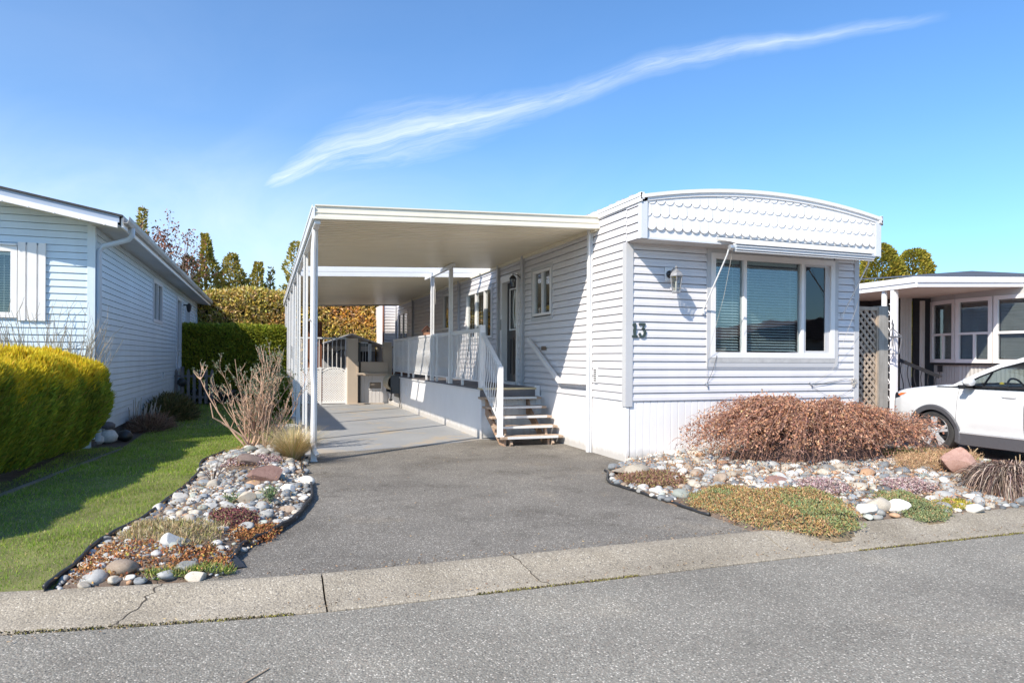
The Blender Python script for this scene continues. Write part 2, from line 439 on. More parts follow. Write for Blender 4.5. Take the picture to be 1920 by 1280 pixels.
# ---------------------------------------------------------------- setting: ground
A_drive = aggregate('driveway_asphalt', 92, [(0, (.13, .12, .10)), (.2, (.21, .195, .17)), (.45, (.27, .25, .22)), (.66, (.235, .215, .185)), (.8, (.38, .345, .295)), (.94, (.56, .52, .45))], (.175, .155, .13), .55,
                    stains=[(.35, .48, .66, (.70, .69, .69), .8), (1.3, .50, .72, (.62, .61, .60), .9), (3.5, .60, .72, (.48, .46, .44), .7), (.9, .58, .72, (1.35, 1.27, 1.15), .8)])
A_street = aggregate('street_asphalt', 92, [(0, (.13, .12, .105)), (.12, (.25, .235, .20)), (.42, (.32, .30, .255)), (.62, (.31, .265, .22)), (.8, (.46, .425, .36)), (.95, (.68, .62, .53))], (.225, .205, .17), .6,
                     stains=[(.5, .52, .7, (.76, .75, .75), .6), (2.2, .56, .74, (.74, .73, .72), .5), (.8, .58, .75, (1.25, 1.2, 1.12), .6)])
A_curb = aggregate('exposed_aggregate_curb', 86, [(0, (.28, .24, .185)), (.2, (.38, .33, .255)), (.45, (.45, .39, .30)), (.72, (.16, .145, .125)), (.80, (.43, .375, .29)), (.94, (.60, .54, .44))], (.31, .265, .205), .6,
                   stains=[(1.1, .45, .7, (.72, .70, .66), .7), (7, .55, .8, (.75, .72, .68), .5)])
def slab_mat():
    m = bpy.data.materials.new('painted_slab'); m.use_nodes = True; t = m.node_tree; g = NG(t); p = t.nodes['Principled BSDF']
    pos = g.n('ShaderNodeNewGeometry').outputs['Position']
    base = g.mix(g.ramp(g.noise(pos, .7, 5, .6), [(.35, 0.), (.7, 1.)]), (.29, .295, .30, 1), (.355, .355, .355, 1))
    f = g.m('MULTIPLY', g.ramp(g.noise(pos, 1.05, 7, .72, .3), [(.545, 0.), (.60, 1.)]), .75)
    c = g.mix(f, base, (.44, .36, .26, 1))
    c = g.mix(g.ramp(g.noise(pos, 6, 6, .7), [(.62, 0.), (.8, .35)]), c, (.25, .24, .23, 1))
    g.put(p.inputs['Base Color'], c); p.inputs['Roughness'].default_value = .6
    b = g.n('ShaderNodeBump', i_Height=g.noise(pos, 70, 4)); b.inputs['Strength'].default_value = .25; b.inputs['Distance'].default_value = .006
    g.put(p.inputs['Normal'], b); return m
M_slab = slab_mat()
def paver_mat():
    m = bpy.data.materials.new('brick_pavers'); m.use_nodes = True; t = m.node_tree; g = NG(t); p = t.nodes['Principled BSDF']
    pos = g.n('ShaderNodeNewGeometry').outputs['Position']
    br = g.n('ShaderNodeTexBrick', i_Vector=pos, i_Color1=(.30, .165, .135, 1), i_Color2=(.38, .22, .18, 1), i_Mortar=(.16, .12, .10, 1))
    br.inputs['Scale'].default_value = 1; br.inputs['Brick Width'].default_value = .21; br.inputs['Row Height'].default_value = .105; br.inputs['Mortar Size'].default_value = .006
    c = g.mix(1.0, br.outputs[0], g.ramp(g.noise(pos, 3, 6, .7), [(.3, .75), (.7, 1.2)]), 'MULTIPLY')
    g.put(p.inputs['Base Color'], c); p.inputs['Roughness'].default_value = .85
    b = g.n('ShaderNodeBump', i_Height=g.m('SUBTRACT', g.m('MULTIPLY', g.noise(pos, 60, 3), .3), br.outputs[1])); b.inputs['Strength'].default_value = .5; b.inputs['Distance'].default_value = .006
    g.put(p.inputs['Normal'], b); return m
M_soil = mat('soil', (.085, .060, .045), .95, .35, 6, .8, 40)
M_lawn = mat('lawn_ground', (.17, .17, .055), .95, .35, 2.2, .8, 90)
M_bed = mat('bed_soil', (.16, .115, .085), .95, .35, 12, .9, 60)

def gridsheet(name, x0, x1, y0, y1, z, m, step=1.0, label=None, cat='ground'):
    return struct(MB().quad((x0, y0, z), (x1, y0, z), (x1, y1, z), (x0, y1, z)).build(name, m), label, cat)
gridsheet('ground', -400, 400, -400, 600, -.16, M_soil, label='bare brown ground under and around the lots')
def cy(x): return .10*max(0., .5-x)**1.35 - .02*max(0., x-4)          # the kerb line bends a little
def strip(name, prof, m, xs, label, cat):
    """prof [(y offset, z)] swept along the kerb line"""
    mb = MB(); n = len(prof)
    for x in xs: pass
    V = [(x, y+cy(x), z) for x in xs for y, z in prof]
    F = [(i*n+j, (i+1)*n+j, (i+1)*n+j+1, i*n+j+1) for i in range(len(xs)-1) for j in range(n-1)]
    mb.add(V, F); return mb
# street: far side runs to the kerb line
xs = [-40, -20, -12]+[-10+.5*i for i in range(60)]+[22, 40, 80]
st = strip('street', [(-7.6, -.115), (-3, -.07), (4.300, -.065), (4.303, -.12)], A_street, xs, '', '')
struct(st.build('street', A_street), 'grey asphalt street in the foreground', 'road')
prof = [(4.325, -.13), (4.327, -.068), (4.34, -.060), (4.46, -.056), (4.54, -.046), (4.62, -.022), (4.70, .006), (4.76, .018), (4.81, .021), (4.83, .016), (4.835, -.1)]
joints = [-6.9, -3.27, .36, 3.99, 7.62, 11.25]
cb = MB()
for j0, j1 in zip([-40]+joints, joints+[60]):
    n = max(2, int((j1-j0)/.3)); xx = [j0+.006+(j1-j0-.012)*i/n for i in range(n+1)]
    s_ = strip('', prof, None, xx, '', ''); cb.add(s_.v, s_.f)
    for x_ in (xx[0], xx[-1]):
        cb.add([(x_, y+cy(x_), z) for y, z in prof], [tuple(range(len(prof))) if x_ == xx[0] else tuple(range(len(prof)))[::-1]])
kb_ = struct(cb.build('kerb', A_curb, smooth=True), 'rolled exposed aggregate concrete kerb along the street', 'kerb')
def kz(y):
    for (a, z0), (b_, z1) in zip(prof[1:-1], prof[2:]):
        if y <= b_: return z0+(z1-z0)*(y-a)/(b_-a)
    return prof[-2][1]
for xk, dx in ((-.62, -.22), (1.72, .12), (-2.1, -.1)):
    b = MB(); n = 16; pts = []
    for i in range(n+1):
        yk = 4.335+.475*i/n; pts.append((xk+dx*(1-i/n)+rnd.gauss(0, .012), yk, rnd.uniform(.002, .006)))
    V = [(x+o*w, y+cy(x), kz(y)+.0025) for x, y, w in pts for o in (-1, 1)]; b.add(V, [(2*i, 2*i+1, 2*i+3, 2*i+2) for i in range(n)]); b.build('crack', mat('crack_dirt', (.07, .055, .04), .95, .2), kb_)
struct(MB().quad((-.42, 4.84, 0), (9.62, 4.76, 0), (9.62, 12.4, 0), (.9, 12.4, 0), (.56, 10.4, 0), (-.42, 5.2, 0)).build('driveway', A_drive), 'speckled grey asphalt driveway of the white house', 'driveway')
sl = MB(); P = [(.56, 10.82), (1.6, 11.1), (2.6, 11.42), (3.3, 11.66), (3.72, 11.88), (4.9, 11.9), (4.9, 22.6), (.56, 22.6)]
sl.add([(x, y, .007) for x, y in P]+[(x, y, -.02) for x, y in P], [tuple(range(8))]+[(i, i+8, (i+1) % 8+8, (i+1) % 8) for i in range(8)])
struct(sl.build('carport_slab', M_slab), 'worn grey painted slab under the carport', 'slab')
M_pav = paver_mat()
struct(MB().quad((9.55, 4.74, -.056), (40, 3.7, -.056), (40, 30, -.056), (9.3, 30, -.056), (9.3, 8.9, -.056), (9.55, 7.0, -.056)).build('paver_driveway', M_pav), 'red brick paver driveway under the white car', 'driveway')

LB = [(-1.27, 5.02), (-1.22, 6.2), (-1.05, 6.8), (-.9, 7.9), (-.78, 9.3), (-.82, 10.3), (-.6, 11.3), (-.2, 11.9), (.3, 12.0), (.5, 11.2), (.53, 9.98), (.46, 8.8), (.47, 7.9), (.41, 7.2), (.19, 6.35), (-.07, 5.8), (-.2, 5.45), (-.28, 5.0)]
RB = [(4.02, 4.84), (3.97, 5.47), (3.93, 6.05), (3.90, 6.64), (3.88, 7.3), (4.28, 7.98), (4.86, 8.62), (4.95, 8.69), (9.2, 8.69), (9.25, 8.95), (9.95, 8.95), (9.95, 7.7), (9.7, 6.6), (9.75, 5.6), (9.8, 4.72), (7.1, 4.75), (5.6, 4.80)]
def rz(P):
    d = np.min([dsegN(P, RB[i], RB[(i+1) % len(RB)]) for i in range(len(RB)) if i not in (6, 7, 8)], axis=0)
    return .03+.11*sm(d/1.1)
def lz(P):
    d = np.min([dsegN(P, LB[i], LB[(i+1) % len(LB)]) for i in range(len(LB))], axis=0)
    return .02+.09*sm(d/.45)
def bedmesh(name, poly, fz, m, label, step=.08):
    xs_ = np.array([p[0] for p in poly]); ys_ = np.array([p[1] for p in poly])
    gx = np.arange(xs_.min()-.1, xs_.max()+.15, step); gy = np.arange(ys_.min()-.1, ys_.max()+.15, step)
    A, B = np.meshgrid(gx, gy); P = np.stack([A.ravel(), B.ravel()], 1)
    ins = insideN(P, poly); z = np.where(ins, fz(P), -.05)+nr.uniform(-.008, .008, len(P))
    V = np.column_stack([P, z]); w = len(gx); F = []
    for j in range(len(gy)-1):
        for i in range(w-1):
            q = (j*w+i, j*w+i+1, (j+1)*w+i+1, (j+1)*w+i)
            if sum(ins[k] for k in q) >= 1: F.append(q)
    o = npmesh(name, V, F, m, smooth=True); return struct(o, label, 'flower bed')
bedmesh('left_rock_bed', LB, lz, M_bed, 'brown soil mound of the narrow bed between lawn and driveway')
bedmesh('right_rock_bed', RB, rz, M_bed, 'brown soil mound of the wide bed in front of the white house')
lawnpoly = [(-14, 8.55), (-6, 6.10), (-5, 5.83), (-4, 5.60), (-3.2, 5.42), (-2.4, 5.262), (-1.8, 5.155), (-1.27, 5.055)]+LB[1:9]+[(.5, 12.2), (.56, 12.4), (.56, 24.0), (-14, 24.0)]
struct(MB().add([(x, y, .012) for x, y in lawnpoly], [tuple(range(len(lawnpoly)))]).build('lawn_ground', M_lawn), 'ground of the lawn left of the driveway', 'lawn')

# ---------------------------------------------------------------- the white house
H = thing('mobile_home', 'long pale grey mobile home with white scalloped barrel roof front and number 13', 'house', (4.887, 8.713, 0))
FW = Fr((4.887, 8.713, 0), X, -Y); SW = Fr((4.887, 0, 0), Y, -X)
XR = 9.2
fwin = (1.352, 3.889, 1.371, 3.135)
mb = siding(MB(), FW, 0, 4.313, .87, 3.2, .1155, DUTCH, [fwin])
mb.build('front_wall', M_sid, H)
sw_win, sw_door, sw_tri, sw_nar, sw_far = (11.40, 12.46, 2.20, 3.235), (13.163, 14.24, .93, 3.25), (14.86, 17.12, 1.88, 3.18), (18.7, 19.62, 2.22, 3.37), (24.9, 26.86, .93, 3.24)
ins_ = lambda h, d=.03: (h[0]+d, h[1]-d, h[2]+d, h[3]-d)
mb = siding(MB(), SW, 8.713, 27.4, .87, 3.74, .1155, DUTCH, [ins_(h) for h in (sw_win, sw_door, sw_tri, sw_nar, sw_far)])
siding(mb, SW, 8.36, 8.713, 3.161, 3.74, .1155, DUTCH)
mb.build('side_wall', M_sid, H)
mb = MB(); mb.quad((XR, 8.72, .1), (XR, 27.4, .1), (XR, 27.4, 3.74), (XR, 8.72, 3.74)); mb.quad((4.89, 27.4, 0), (4.89, 27.4, 3.9), (XR, 27.4, 3.9), (XR, 27.4, 0))
mb.quad((4.95, 8.8, .93), (XR, 8.8, .93), (XR, 27.3, .93), (4.95, 27.3, .93))
mb.build('plain_wall', M_sid, H)
bo = MB(); boards(bo, FW, .06, 4.313, -.03, .875, .117); bo.build('front_skirting', M_skirt, H)
bo = MB(); boards(bo, SW, 8.713, 27.4, -.03, .875, .061, .006, .004); bo.build('side_skirting', M_skirt, H)
ct = MB(); ct.box(4.887-.012, 4.887+.055, 8.713-.008, 8.78, -.03, .872); ct.build('skirting_corner', M_skirt, H, bevel=.012)
ct = MB()
ct.fbox(FW, -.026, .088, 0, .026, .80, 3.161); ct.fbox(SW, 8.713, 8.80, 0, .026, .80, 3.161); ct.build('corner_trim', M_trim, H)
ct = MB(); ct.fbox(FW, 4.235, 4.335, 0, .024, .80, 3.161); ct.build('corner_trim', M_trim, H)
# overhanging front with scalloped shingles
def arc(x): return 4.0-.0465*(x-7.06)**2
YF = 8.316
o_ = MB()
n = 40; xs2 = [4.91+(9.2-4.91)*i/n for i in range(n+1)]
for a, b in zip(xs2[:-1], xs2[1:]): o_.quad((a, YF+.004, 3.175), (b, YF+.004, 3.175), (b, YF+.004, arc(b)-.05), (a, YF+.004, arc(a)-.05))
o_.quad((9.22, YF, 3.17), (9.22, 8.72, 3.17), (9.22, 8.72, 3.8), (9.22, YF, 3.8))
o_.build('gable_board', M_white, H)
so = MB(); k = 4.90
while k < 9.2:
    so.quad((k, YF+.01, 3.163), (k, 8.713, 3.163), (k+.085, 8.713, 3.163), (k+.085, YF+.01, 3.163))
    so.quad((k+.085, YF+.01, 3.163), (k+.085, 8.713, 3.163), (k+.09, 8.713, 3.170), (k+.09, YF+.01, 3.170))
    so.quad((k+.09, YF+.01, 3.170), (k+.09, 8.713, 3.170), (k+.10, 8.713, 3.163), (k+.10, YF+.01, 3.163)); k += .10
so.build('soffit', M_vent, H)
sc = MB(); pw, pe = .1445, .181
FF = Fr((0, YF, 0), X, -Y)
for r, zb in enumerate([3.292, 3.473, 3.652, 3.832]):
    off = 0 if r % 2 == 0 else pw/2
    k = 4.965-pw+off
    while k < 9.15:
        x0, x1 = max(k+.001, 4.966), min(k+pw-.001, 9.135)
        if x1-x0 > .02:
            pts = []; xc = k+pw/2
            for i in range(9):
                x = x0+(x1-x0)*i/8; u_ = (x-xc)/(pw/2); pts.append((x, zb+.062*(1-math.sqrt(max(0, 1-u_*u_)))))
            zt = [min(zb+pe+.03, arc(x)-.055) for x, _ in pts]
            if min(zt) > zb+.055:
                j = rnd.uniform(-.0015, .0015)
                bb, bt = .021+j, .010
                V = []
                for (x, z), t_ in zip(pts, zt): V += [FF.p(x, bb-(z-zb)*.03, z), FF.p(x, bt, t_), FF.p(x, .0, z)]
                sc.add(V, [f for i in range(8) for f in ((3*i, 3*i+3, 3*i+4, 3*i+1), (3*i+2, 3*i+5, 3*i+3, 3*i))])
            elif max(zt) > zb+.01:
                pass
        k += pw
sc.build('scalloped_shingles', M_white, H)
ct = MB(); ct.fbox(FF, 4.887-.02, 4.966, -.004, .03, 3.165, arc(4.9)-.03); ct.fbox(SW, YF, YF+.05, 0, .022, 3.165, 3.76)
ct.fbox(FF, 9.135, 9.245, -.004, .028, 3.15, arc(9.2)-.03); ct.fbox(FF, 4.966, 9.135, .0, .012, 3.160, 3.185)
ct.build('gable_trim', mat('gable_corner', (.66, .675, .70), .45, .03), H)
# curved roof with edge bands
rf = MB(); xs3 = [4.86+(9.245-4.86)*i/48 for i in range(49)]
for a, b in zip(xs3[:-1], xs3[1:]):
    for y0, y1, t in ((YF-.05, YF-.02, 0), ):
        pass
    # front edge band, two steps
    rf.add([(a, YF-.052, arc(a)-.012), (b, YF-.052, arc(b)-.012), (b, YF-.052, arc(b)-.062), (a, YF-.052, arc(a)-.062)], [(3, 2, 1, 0)])
    rf.add([(a, YF-.052, arc(a)-.062), (b, YF-.052, arc(b)-.062), (b, YF-.030, arc(b)-.066), (a, YF-.030, arc(a)-.066)], [(3, 2, 1, 0)])
    rf.add([(a, YF-.030, arc(a)-.066), (b, YF-.030, arc(b)-.066), (b, YF-.030, arc(b)-.112), (a, YF-.030, arc(a)-.112)], [(3, 2, 1, 0)])
    rf.add([(a, YF-.030, arc(a)-.112), (b, YF-.030, arc(b)-.112), (b, YF+.004, arc(b)-.108), (a, YF+.004, arc(a)-.108)], [(3, 2, 1, 0)])
    rf.add([(a, YF-.052, arc(a)-.012), (b, YF-.052, arc(b)-.012), (b, YF+.02, arc(b)), (a, YF+.02, arc(a))], [(0, 1, 2, 3)])
for x_, s_ in ((4.86, -1), (9.245, 1)):
    xo = x_; z0_ = arc(x_)
    rf.box(xo-.012, xo+.014, YF-.05, 27.45, z0_-.105, z0_-.03); rf.box(xo-.022, xo+.01, YF-.05, 27.45, z0_-.035, z0_+.012)
rf.box(4.846, 4.905, YF-.05, YF+.02, 3.70, 3.795); rf.box(9.19, 9.255, YF-.05, YF+.02, 3.68, 3.78)
rf.build('roof_edge', M_white, H)
rf = MB(); yy = [YF+.02+i*.15 for i in range(129)]
for a, b in zip(xs3[:-1], xs3[1:]): rf.quad((a, YF+.02, arc(a)), (b, YF+.02, arc(b)), (b, 27.45, arc(b)), (a, 27.45, arc(a)))
y_ = 8.5
while y_ < 27:
    rf.box(4.845, 4.875, y_, y_+rnd.uniform(.05, .12), arc(4.86)+.004, arc(4.86)+rnd.uniform(.02, .035)); y_ += rnd.uniform(.14, .3)
rf.build('roof', M_roofm, H, smooth=True)
MB().box(9.25, 9.33, 8.33, 8.45, 3.66, 3.74).build('gutter_end', mat('rusty_metal', (.35, .17, .07), .7, .2), H)
# front window
fw = window(H, FW, 1.42, 3.815, 1.515, 3.10, M_white, G_front, .085, (2.05, 3.162), out=.035, blind=(0, 1, 2), blindm=M_blind, mw=.055, slat=.05, label='wide three part white window with half raised blinds')
ir = frame_ring(MB(), FW, 3.20, 3.73, 1.60, 3.015, .035, -.04, .012); ir.fbox(FW, 3.635, 3.695, -.04, .008, 1.63, 2.98); ir.build('sash', M_trim, fw)
MB().fbox(FW, 3.235, 3.635, -.012, -.008, 1.635, 2.98).build('insect_screen', G_screen, fw)
t_ = MB(); t_.fbox(FW, 1.352, 1.417, 0, .030, 1.371, 3.161); t_.fbox(FW, 3.818, 3.889, 0, .030, 1.371, 3.161); t_.fbox(FW, 1.417, 3.818, 0, .030, 1.371, 1.440); t_.build('window_trim', M_trim, H)
t_ = MB(); t_.fbox(FW, 1.42, 3.815, 0, .034, 1.443, 1.512); t_.build('window_sill', M_sill, H)
t_ = MB(); t_.fbox(FW, 1.42, 3.815, 0, .012, 3.103, 3.161); t_.build('window_head', M_trim, H)
rm = MB(); rm.fbox(FW, 1.36, 3.9, -1.9, -1.88, 1.0, 3.15); rm.fbox(FW, 1.36, 1.38, -1.9, -.06, 1.0, 3.15); rm.fbox(FW, 3.88, 3.9, -1.9, -.06, 1.0, 3.15)
rm.fbox(FW, 1.36, 3.9, -1.9, -.06, .98, 1.0); rm.fbox(FW, 1.36, 3.9, -1.9, -.06, 3.15, 3.17); rm.build('room_interior', M_room, H)
# side windows, door
def trim_ring(h, w, m, nm='window_trim'):
    frame_ring(MB(), SW, h[0], h[1], h[2], h[3], w, 0, .022).build(nm, m, H)
def room(h, d=.9, m=M_dark):
    b = MB(); b.fbox(SW, h[0], h[1], -d-.02, -d, h[2], h[3]); b.fbox(SW, h[0]-.02, h[0], -d, -.06, h[2], h[3]); b.fbox(SW, h[1], h[1]+.02, -d, -.06, h[2], h[3])
    b.fbox(SW, h[0], h[1], -d, -.06, h[2]-.02, h[2]); b.fbox(SW, h[0], h[1], -d, -.06, h[3], h[3]+.02); b.build('room_interior', m, H)
trim_ring(sw_win, .07, M_trim); window(H, SW, 11.465, 12.36, 2.29, 3.155, M_white, G_side, .05, (11.90,), out=.03, label='small two part window near the steps'); room(sw_win)
trim_ring(sw_tri, .06, M_trim); window(H, SW, 14.93, 17.06, 1.95, 3.13, M_white, G_side, .055, (15.52, 16.25), out=.035, blind=(0, 1, 2), blindm=M_blind, slat=.05, tilt=-.3, label='three part window with blinds behind the railing'); room(sw_tri, .8)
trim_ring(sw_nar, .05, M_trim); window(H, SW, 18.76, 19.56, 2.28, 3.32, M_white, G_side, .06, (), out=.03, label='narrow window between posts'); room(sw_nar)
trim_ring(sw_far, .06, M_trim); window(H, SW, 24.97, 26.8, .95, 3.19, M_white, G_side, .06, (25.9,), out=.02, label='dark glass patio door at the far end'); room(sw_far)
# door
jb = MB(); jb.fbox(SW, 13.163, 13.24, -.14, .05, .93, 3.25); jb.fbox(SW, 14.15, 14.24, -.14, .05, .93, 3.25); jb.fbox(SW, 13.24, 14.15, -.14, .05, 3.12, 3.25); jb.fbox(SW, 13.2, 14.2, -.14, .05, .93, .985)
jb.build('door_frame', M_white, H)
dr = MB(); fr = SW
dr.fbox(fr, 13.25, 13.42, -.12, -.08, .99, 3.115); dr.fbox(fr, 13.97, 14.14, -.12, -.08, .99, 3.115); dr.fbox(fr, 13.42, 13.97, -.12, -.08, 2.98, 3.115); dr.fbox(fr, 13.42, 13.97, -.12, -.08, .99, 2.08)
for a in (13.47, 13.72): frame_ring(dr, fr, a, a+.2, 1.12, 1.92, .03, -.08, -.068)
dd = dr.build('door', M_door, H, label='black entry door with tall leaded glass')
frame_ring(MB(), SW, 13.42, 13.97, 2.08, 2.98, .03, -.085, -.066).build('glass_frame', M_white, dd)
MB().fbox(SW, 13.45, 13.94, -.1, -.095, 2.11, 2.95).build('pane', G_side, dd)
ld = MB()
for k in range(3):
    pts = [SW.p(13.695+(.05+.05*k)*math.sin(math.pi*i/20)*(1 if k % 2 else -1)*.9, -.092, 2.13+.8*i/20) for i in range(21)]; ld.tube(pts, .012, 4)
ld.build('leaded_glass', M_blind, dd)
MB().fbox(SW, 13.45, 13.94, -.3, -.28, 2.0, 3.0).build('room_behind_glass', M_room, dd)
hn = MB(); hn.fbox(SW, 14.16, 14.2, .05, .075, 2.1, 2.32); hn.tube([SW.p(14.18, .06, 2.12), SW.p(14.18, .10, 2.14), SW.p(14.18, .10, 2.28), SW.p(14.18, .06, 2.30)], .008); hn.build('screen_door_handle', M_sill, H)
# house number 13
def slab_num():
    o_ = []
    def add(poly, x):
        MBn = MB(); MBn.prism([(x+a, 1.80+b) for a, b in poly], FN, .014, .032); return MBn
    return o_
FN = Fr((0, 8.713, 0), X, -Y)
one = [(0, 0), (.092, 0), (.092, .028), (.066, .034), (.066, .21), (.040, .21), (.006, .186), (.010, .166), (.032, .172), (.032, .034), (0, .028)]
def three():
    out, inn = [], []
    ctr = [(-.040, .178), (-.040, .197), (.040, .197), (.040, .188), (.004, .128), (.030, .122), (.044, .100), (.047, .066), (.036, .034), (.012, .012), (-.014, .012), (-.036, .026), (-.042, .046)]
    w = [.010, .014, .014, .012, .012, .014, .018, .020, .020, .016, .012, .013, .015]
    return ctr, w
nb = MB(); nb.prism([(4.958+a, 1.80+b) for a, b in one], FN, .014, .034)
ctr, w_ = three(); c3 = [(5.128+a, 1.80+b) for a, b in ctr]
for i in range(len(c3)-1):
    (ax, az_), (bx, bz) = c3[i], c3[i+1]; d = Vector((bx-ax, bz-az_)); L_ = d.length or 1; nx_, nz_ = -d.y/L_, d.x/L_
    ex, ez = d.x/L_*.003, d.y/L_*.003
    nb.prism([(ax-ex+nx_*w_[i], az_-ez+nz_*w_[i]), (bx+ex+nx_*w_[i+1], bz+ez+nz_*w_[i+1]), (bx+ex-nx_*w_[i+1], bz+ez-nz_*w_[i+1]), (ax-ex-nx_*w_[i], az_-ez-nz_*w_[i])], FN, .014, .034-.0003*i)
for (x, z), r in zip(c3, w_):
    nb.prism([(x+math.cos(q*math.pi/6)*r, z+math.sin(q*math.pi/6)*r) for q in range(12)], FN, .014, .0335-.0001*len(nb.v) % .001 if False else .0328)
x, z = c3[-1]; nb.prism([(x+.004+math.cos(q*math.pi/6)*.021, z+math.sin(q*math.pi/6)*.021) for q in range(12)], FN, .014, .0345)
nb.build('house_number', M_number, H, label='dark serif number 13 on the siding')
# small fittings
b = MB(); b.fbox(SW, 9.59, 9.70, .01, .035, 1.11, 1.345); b.build('vent_cover', M_white, H)
b = MB(); [b.fbox(SW, 9.605, 9.685, .036, .040, 1.14+k*.033, 1.155+k*.033) for k in range(6)]; b.build('vent_louvre', M_dark, H)
b = MB(); b.fbox(SW, 11.68, 11.90, .01, .03, 1.64, 1.71); b.build('outlet_box', mat('brown_plastic', (.16, .11, .07), .5, .1), H)

# rear wing that juts out behind the carport
Wg = thing('rear_room', 'white sided room at the rear end of the pale mobile home', 'house extension', (4.35, 27.4, 0))
WF2 = Fr((4.40, 27.42, 0), X, -Y)
siding(MB(), WF2, 0, .49, .3, 3.6, .1155, DUTCH).build('wall', M_sid, Wg)
MB().box(4.35, 4.40, 27.38, 27.45, .2, 3.6).build('corner_post', mat('rust_post', (.30, .13, .08), .7, .1), Wg)
MB().quad((4.40, 27.44, .3), (4.40, 30, .3), (4.40, 30, 3.6), (4.40, 27.44, 3.6)).build('return_wall', M_sid, Wg)

# ---------------------------------------------------------------- lanterns
def lantern(name, c, n, s, label, m, off=.2):
    """c: point on the wall, n: out of the wall"""
    c = Vector(c); n = Vector(n); t = thing(name, label, 'wall lamp', c); u = Z.cross(n)
    fr = Fr((c.x, c.y, 0), u, n)
    MB().fbox(fr, -.07*s, .07*s, .008, .022, c.z-.10*s, c.z+.10*s).build('mounting_block', M_white if s > .9 else m, t, bevel=.008)
    MB().lathe(c+n*.02, [(.055*s, 0), (.055*s, .012*s), (.035*s, .03*s), (.02*s, .04*s)], 16, n).build('back_plate', M_black, t, smooth=True)
    h = c+n*off+Z*(-.02*s)
    MB().tube([c+n*.05, c+n*.09+Z*.05*s, c+n*(off*.75)+Z*.075*s, h+Z*.10*s], .011*s, 8).build('arm', m, t, smooth=True)
    cp = MB(); cp.lathe(h, [(.098*s, -.03*s), (.10*s, -.02*s), (.094*s, -.008*s), (.085*s, .012*s), (.060*s, .042*s), (.03*s, .062*s), (.014*s, .07*s), (.010*s, .088*s), (.018*s, .098*s), (.012*s, .112*s), (.002*s, .125*s)], 6)
    cp.build('cap', m, t)
    g_ = MB(); g_.lathe(h, [(.055*s, -.235*s), (.086*s, -.032*s)], 6, caps=False); g_.build('glass_panes', G_lamp, t)
    rb_ = MB()
    for j in range(6):
        a = 2*math.pi*j/6; rb_.bar(h+Vector((math.cos(a)*.089*s, math.sin(a)*.089*s, -.03*s)), h+Vector((math.cos(a)*.058*s, math.sin(a)*.058*s, -.24*s)), .009*s, .009*s)
    rb_.build('cage', m, t)
    MB().lathe(h, [(.064*s, -.262*s), (.066*s, -.25*s), (.062*s, -.236*s)], 6).build('base_ring', m, t)
    MB().lathe(h, [(.012*s, -.235*s), (.014*s, -.17*s), (.016*s, -.15*s), (.010*s, -.10*s), (.002*s, -.09*s)], 8).build('bulb', M_blind, t, smooth=True)
    return t
lantern('wall_lantern', (5.575, 8.70, 2.735), -Y, 1.02, 'weathered grey six sided lantern on the front wall above number 13', M_pewter, .2)
lantern('wall_lantern', (4.875, 12.98, 3.12), -X, .78, 'black lantern beside the black entry door', M_black, .2)

# ---------------------------------------------------------------- roll-up awning over the front window
AW = thing('window_awning', 'rolled up white awning above the front window with two slanted arms', 'awning', (7.5, 8.15, 3.1))
ya, za = 8.06, 3.075
b = MB(); b.lathe((6.23, ya, za), [(.03, 0), (.052, .01), (.055, .03), (.055, 2.53), (.045, 2.55)], 12, X); b.build('rolled_fabric', mat('awning_roll', (.36, .40, .45), .4, .03), AW, smooth=True)
b = MB(); b.fbox(WF, 6.235, 8.79, -ya-.02, -ya+.060, za+.050, za+.062); b.fbox(WF, 6.235, 8.79, -ya+.050, -ya+.064, za+.012, za+.020); b.fbox(WF, 6.235, 8.79, -ya+.046, -ya+.062, za-.030, za-.022); b.fbox(WF, 6.235, 8.79, -ya+.030, -ya+.05, za-.058, za-.050); b.build('front_rail', M_white, AW)
b = MB(); b.add([(6.12, YF-.025, 3.235), (8.72, YF-.025, 3.235), (8.78, ya-.02, za+.066), (6.30, ya-.02, za+.066)], [(3, 2, 1, 0)]); b.fbox(FF, 6.10, 8.74, .025, .042, 3.225, 3.25); b.build('fabric_top', mat('awning_fabric', (.74, .735, .72), .7, .04), AW)
b = MB(); b.fbox(FF, 6.12, 8.70, .0251, .0285, 3.25, 3.262); b.build('rail_gap', M_dark, AW)
for (xa, xb, l) in ((6.19, 6.166, 'left'), (8.80, 8.86, 'right')):
    b = MB(); b.tube([(xa, ya, za+.01), (xa-.02, ya+.03, za-.02), (xa-.02*(l == 'left'), ya+.07, za-.10), (xb, 8.67, 2.24)], .011, 8); b.fbox(FW, xb-4.887-.015, xb-4.887+.015, .012, .05, 2.17, 2.25)
    b.build('arm', M_alu, AW, smooth=True)
    MB().lathe((xa-.03, ya, za), [(.035, 0), (.04, .01), (.04, .05), (.02, .06)], 12, X).build('end_bracket', M_steel, AW, smooth=True)
def cord(pts, name, m=M_cord, r=.0028, parent=AW):
    b = MB(); b.tube(pts, r, 4); return b.build(name, m, parent)
cord([(6.24, ya+.03, za-.03), (6.25, 8.30, 2.4), (6.23, 8.66, 1.52), (6.245, 8.685, 1.10)], 'pull_cord')
cord([(6.41, 8.67, 1.55), (6.33, 8.66, 1.32), (6.245, 8.685, 1.12)], 'pull_cord', M_dark, .003)
cord([(8.83, ya+.06, za-.04), (8.9, 8.45, 2.3), (8.65, 8.66, 1.35), (8.30, 8.685, 1.12)], 'pull_cord', M_cord, .0022)
cord([(8.22, 8.685, 1.07), (8.6, 8.68, 1.13), (8.93, 8.68, 1.18), (9.13, 8.67, 1.15)], 'pull_cord', M_dark, .004)
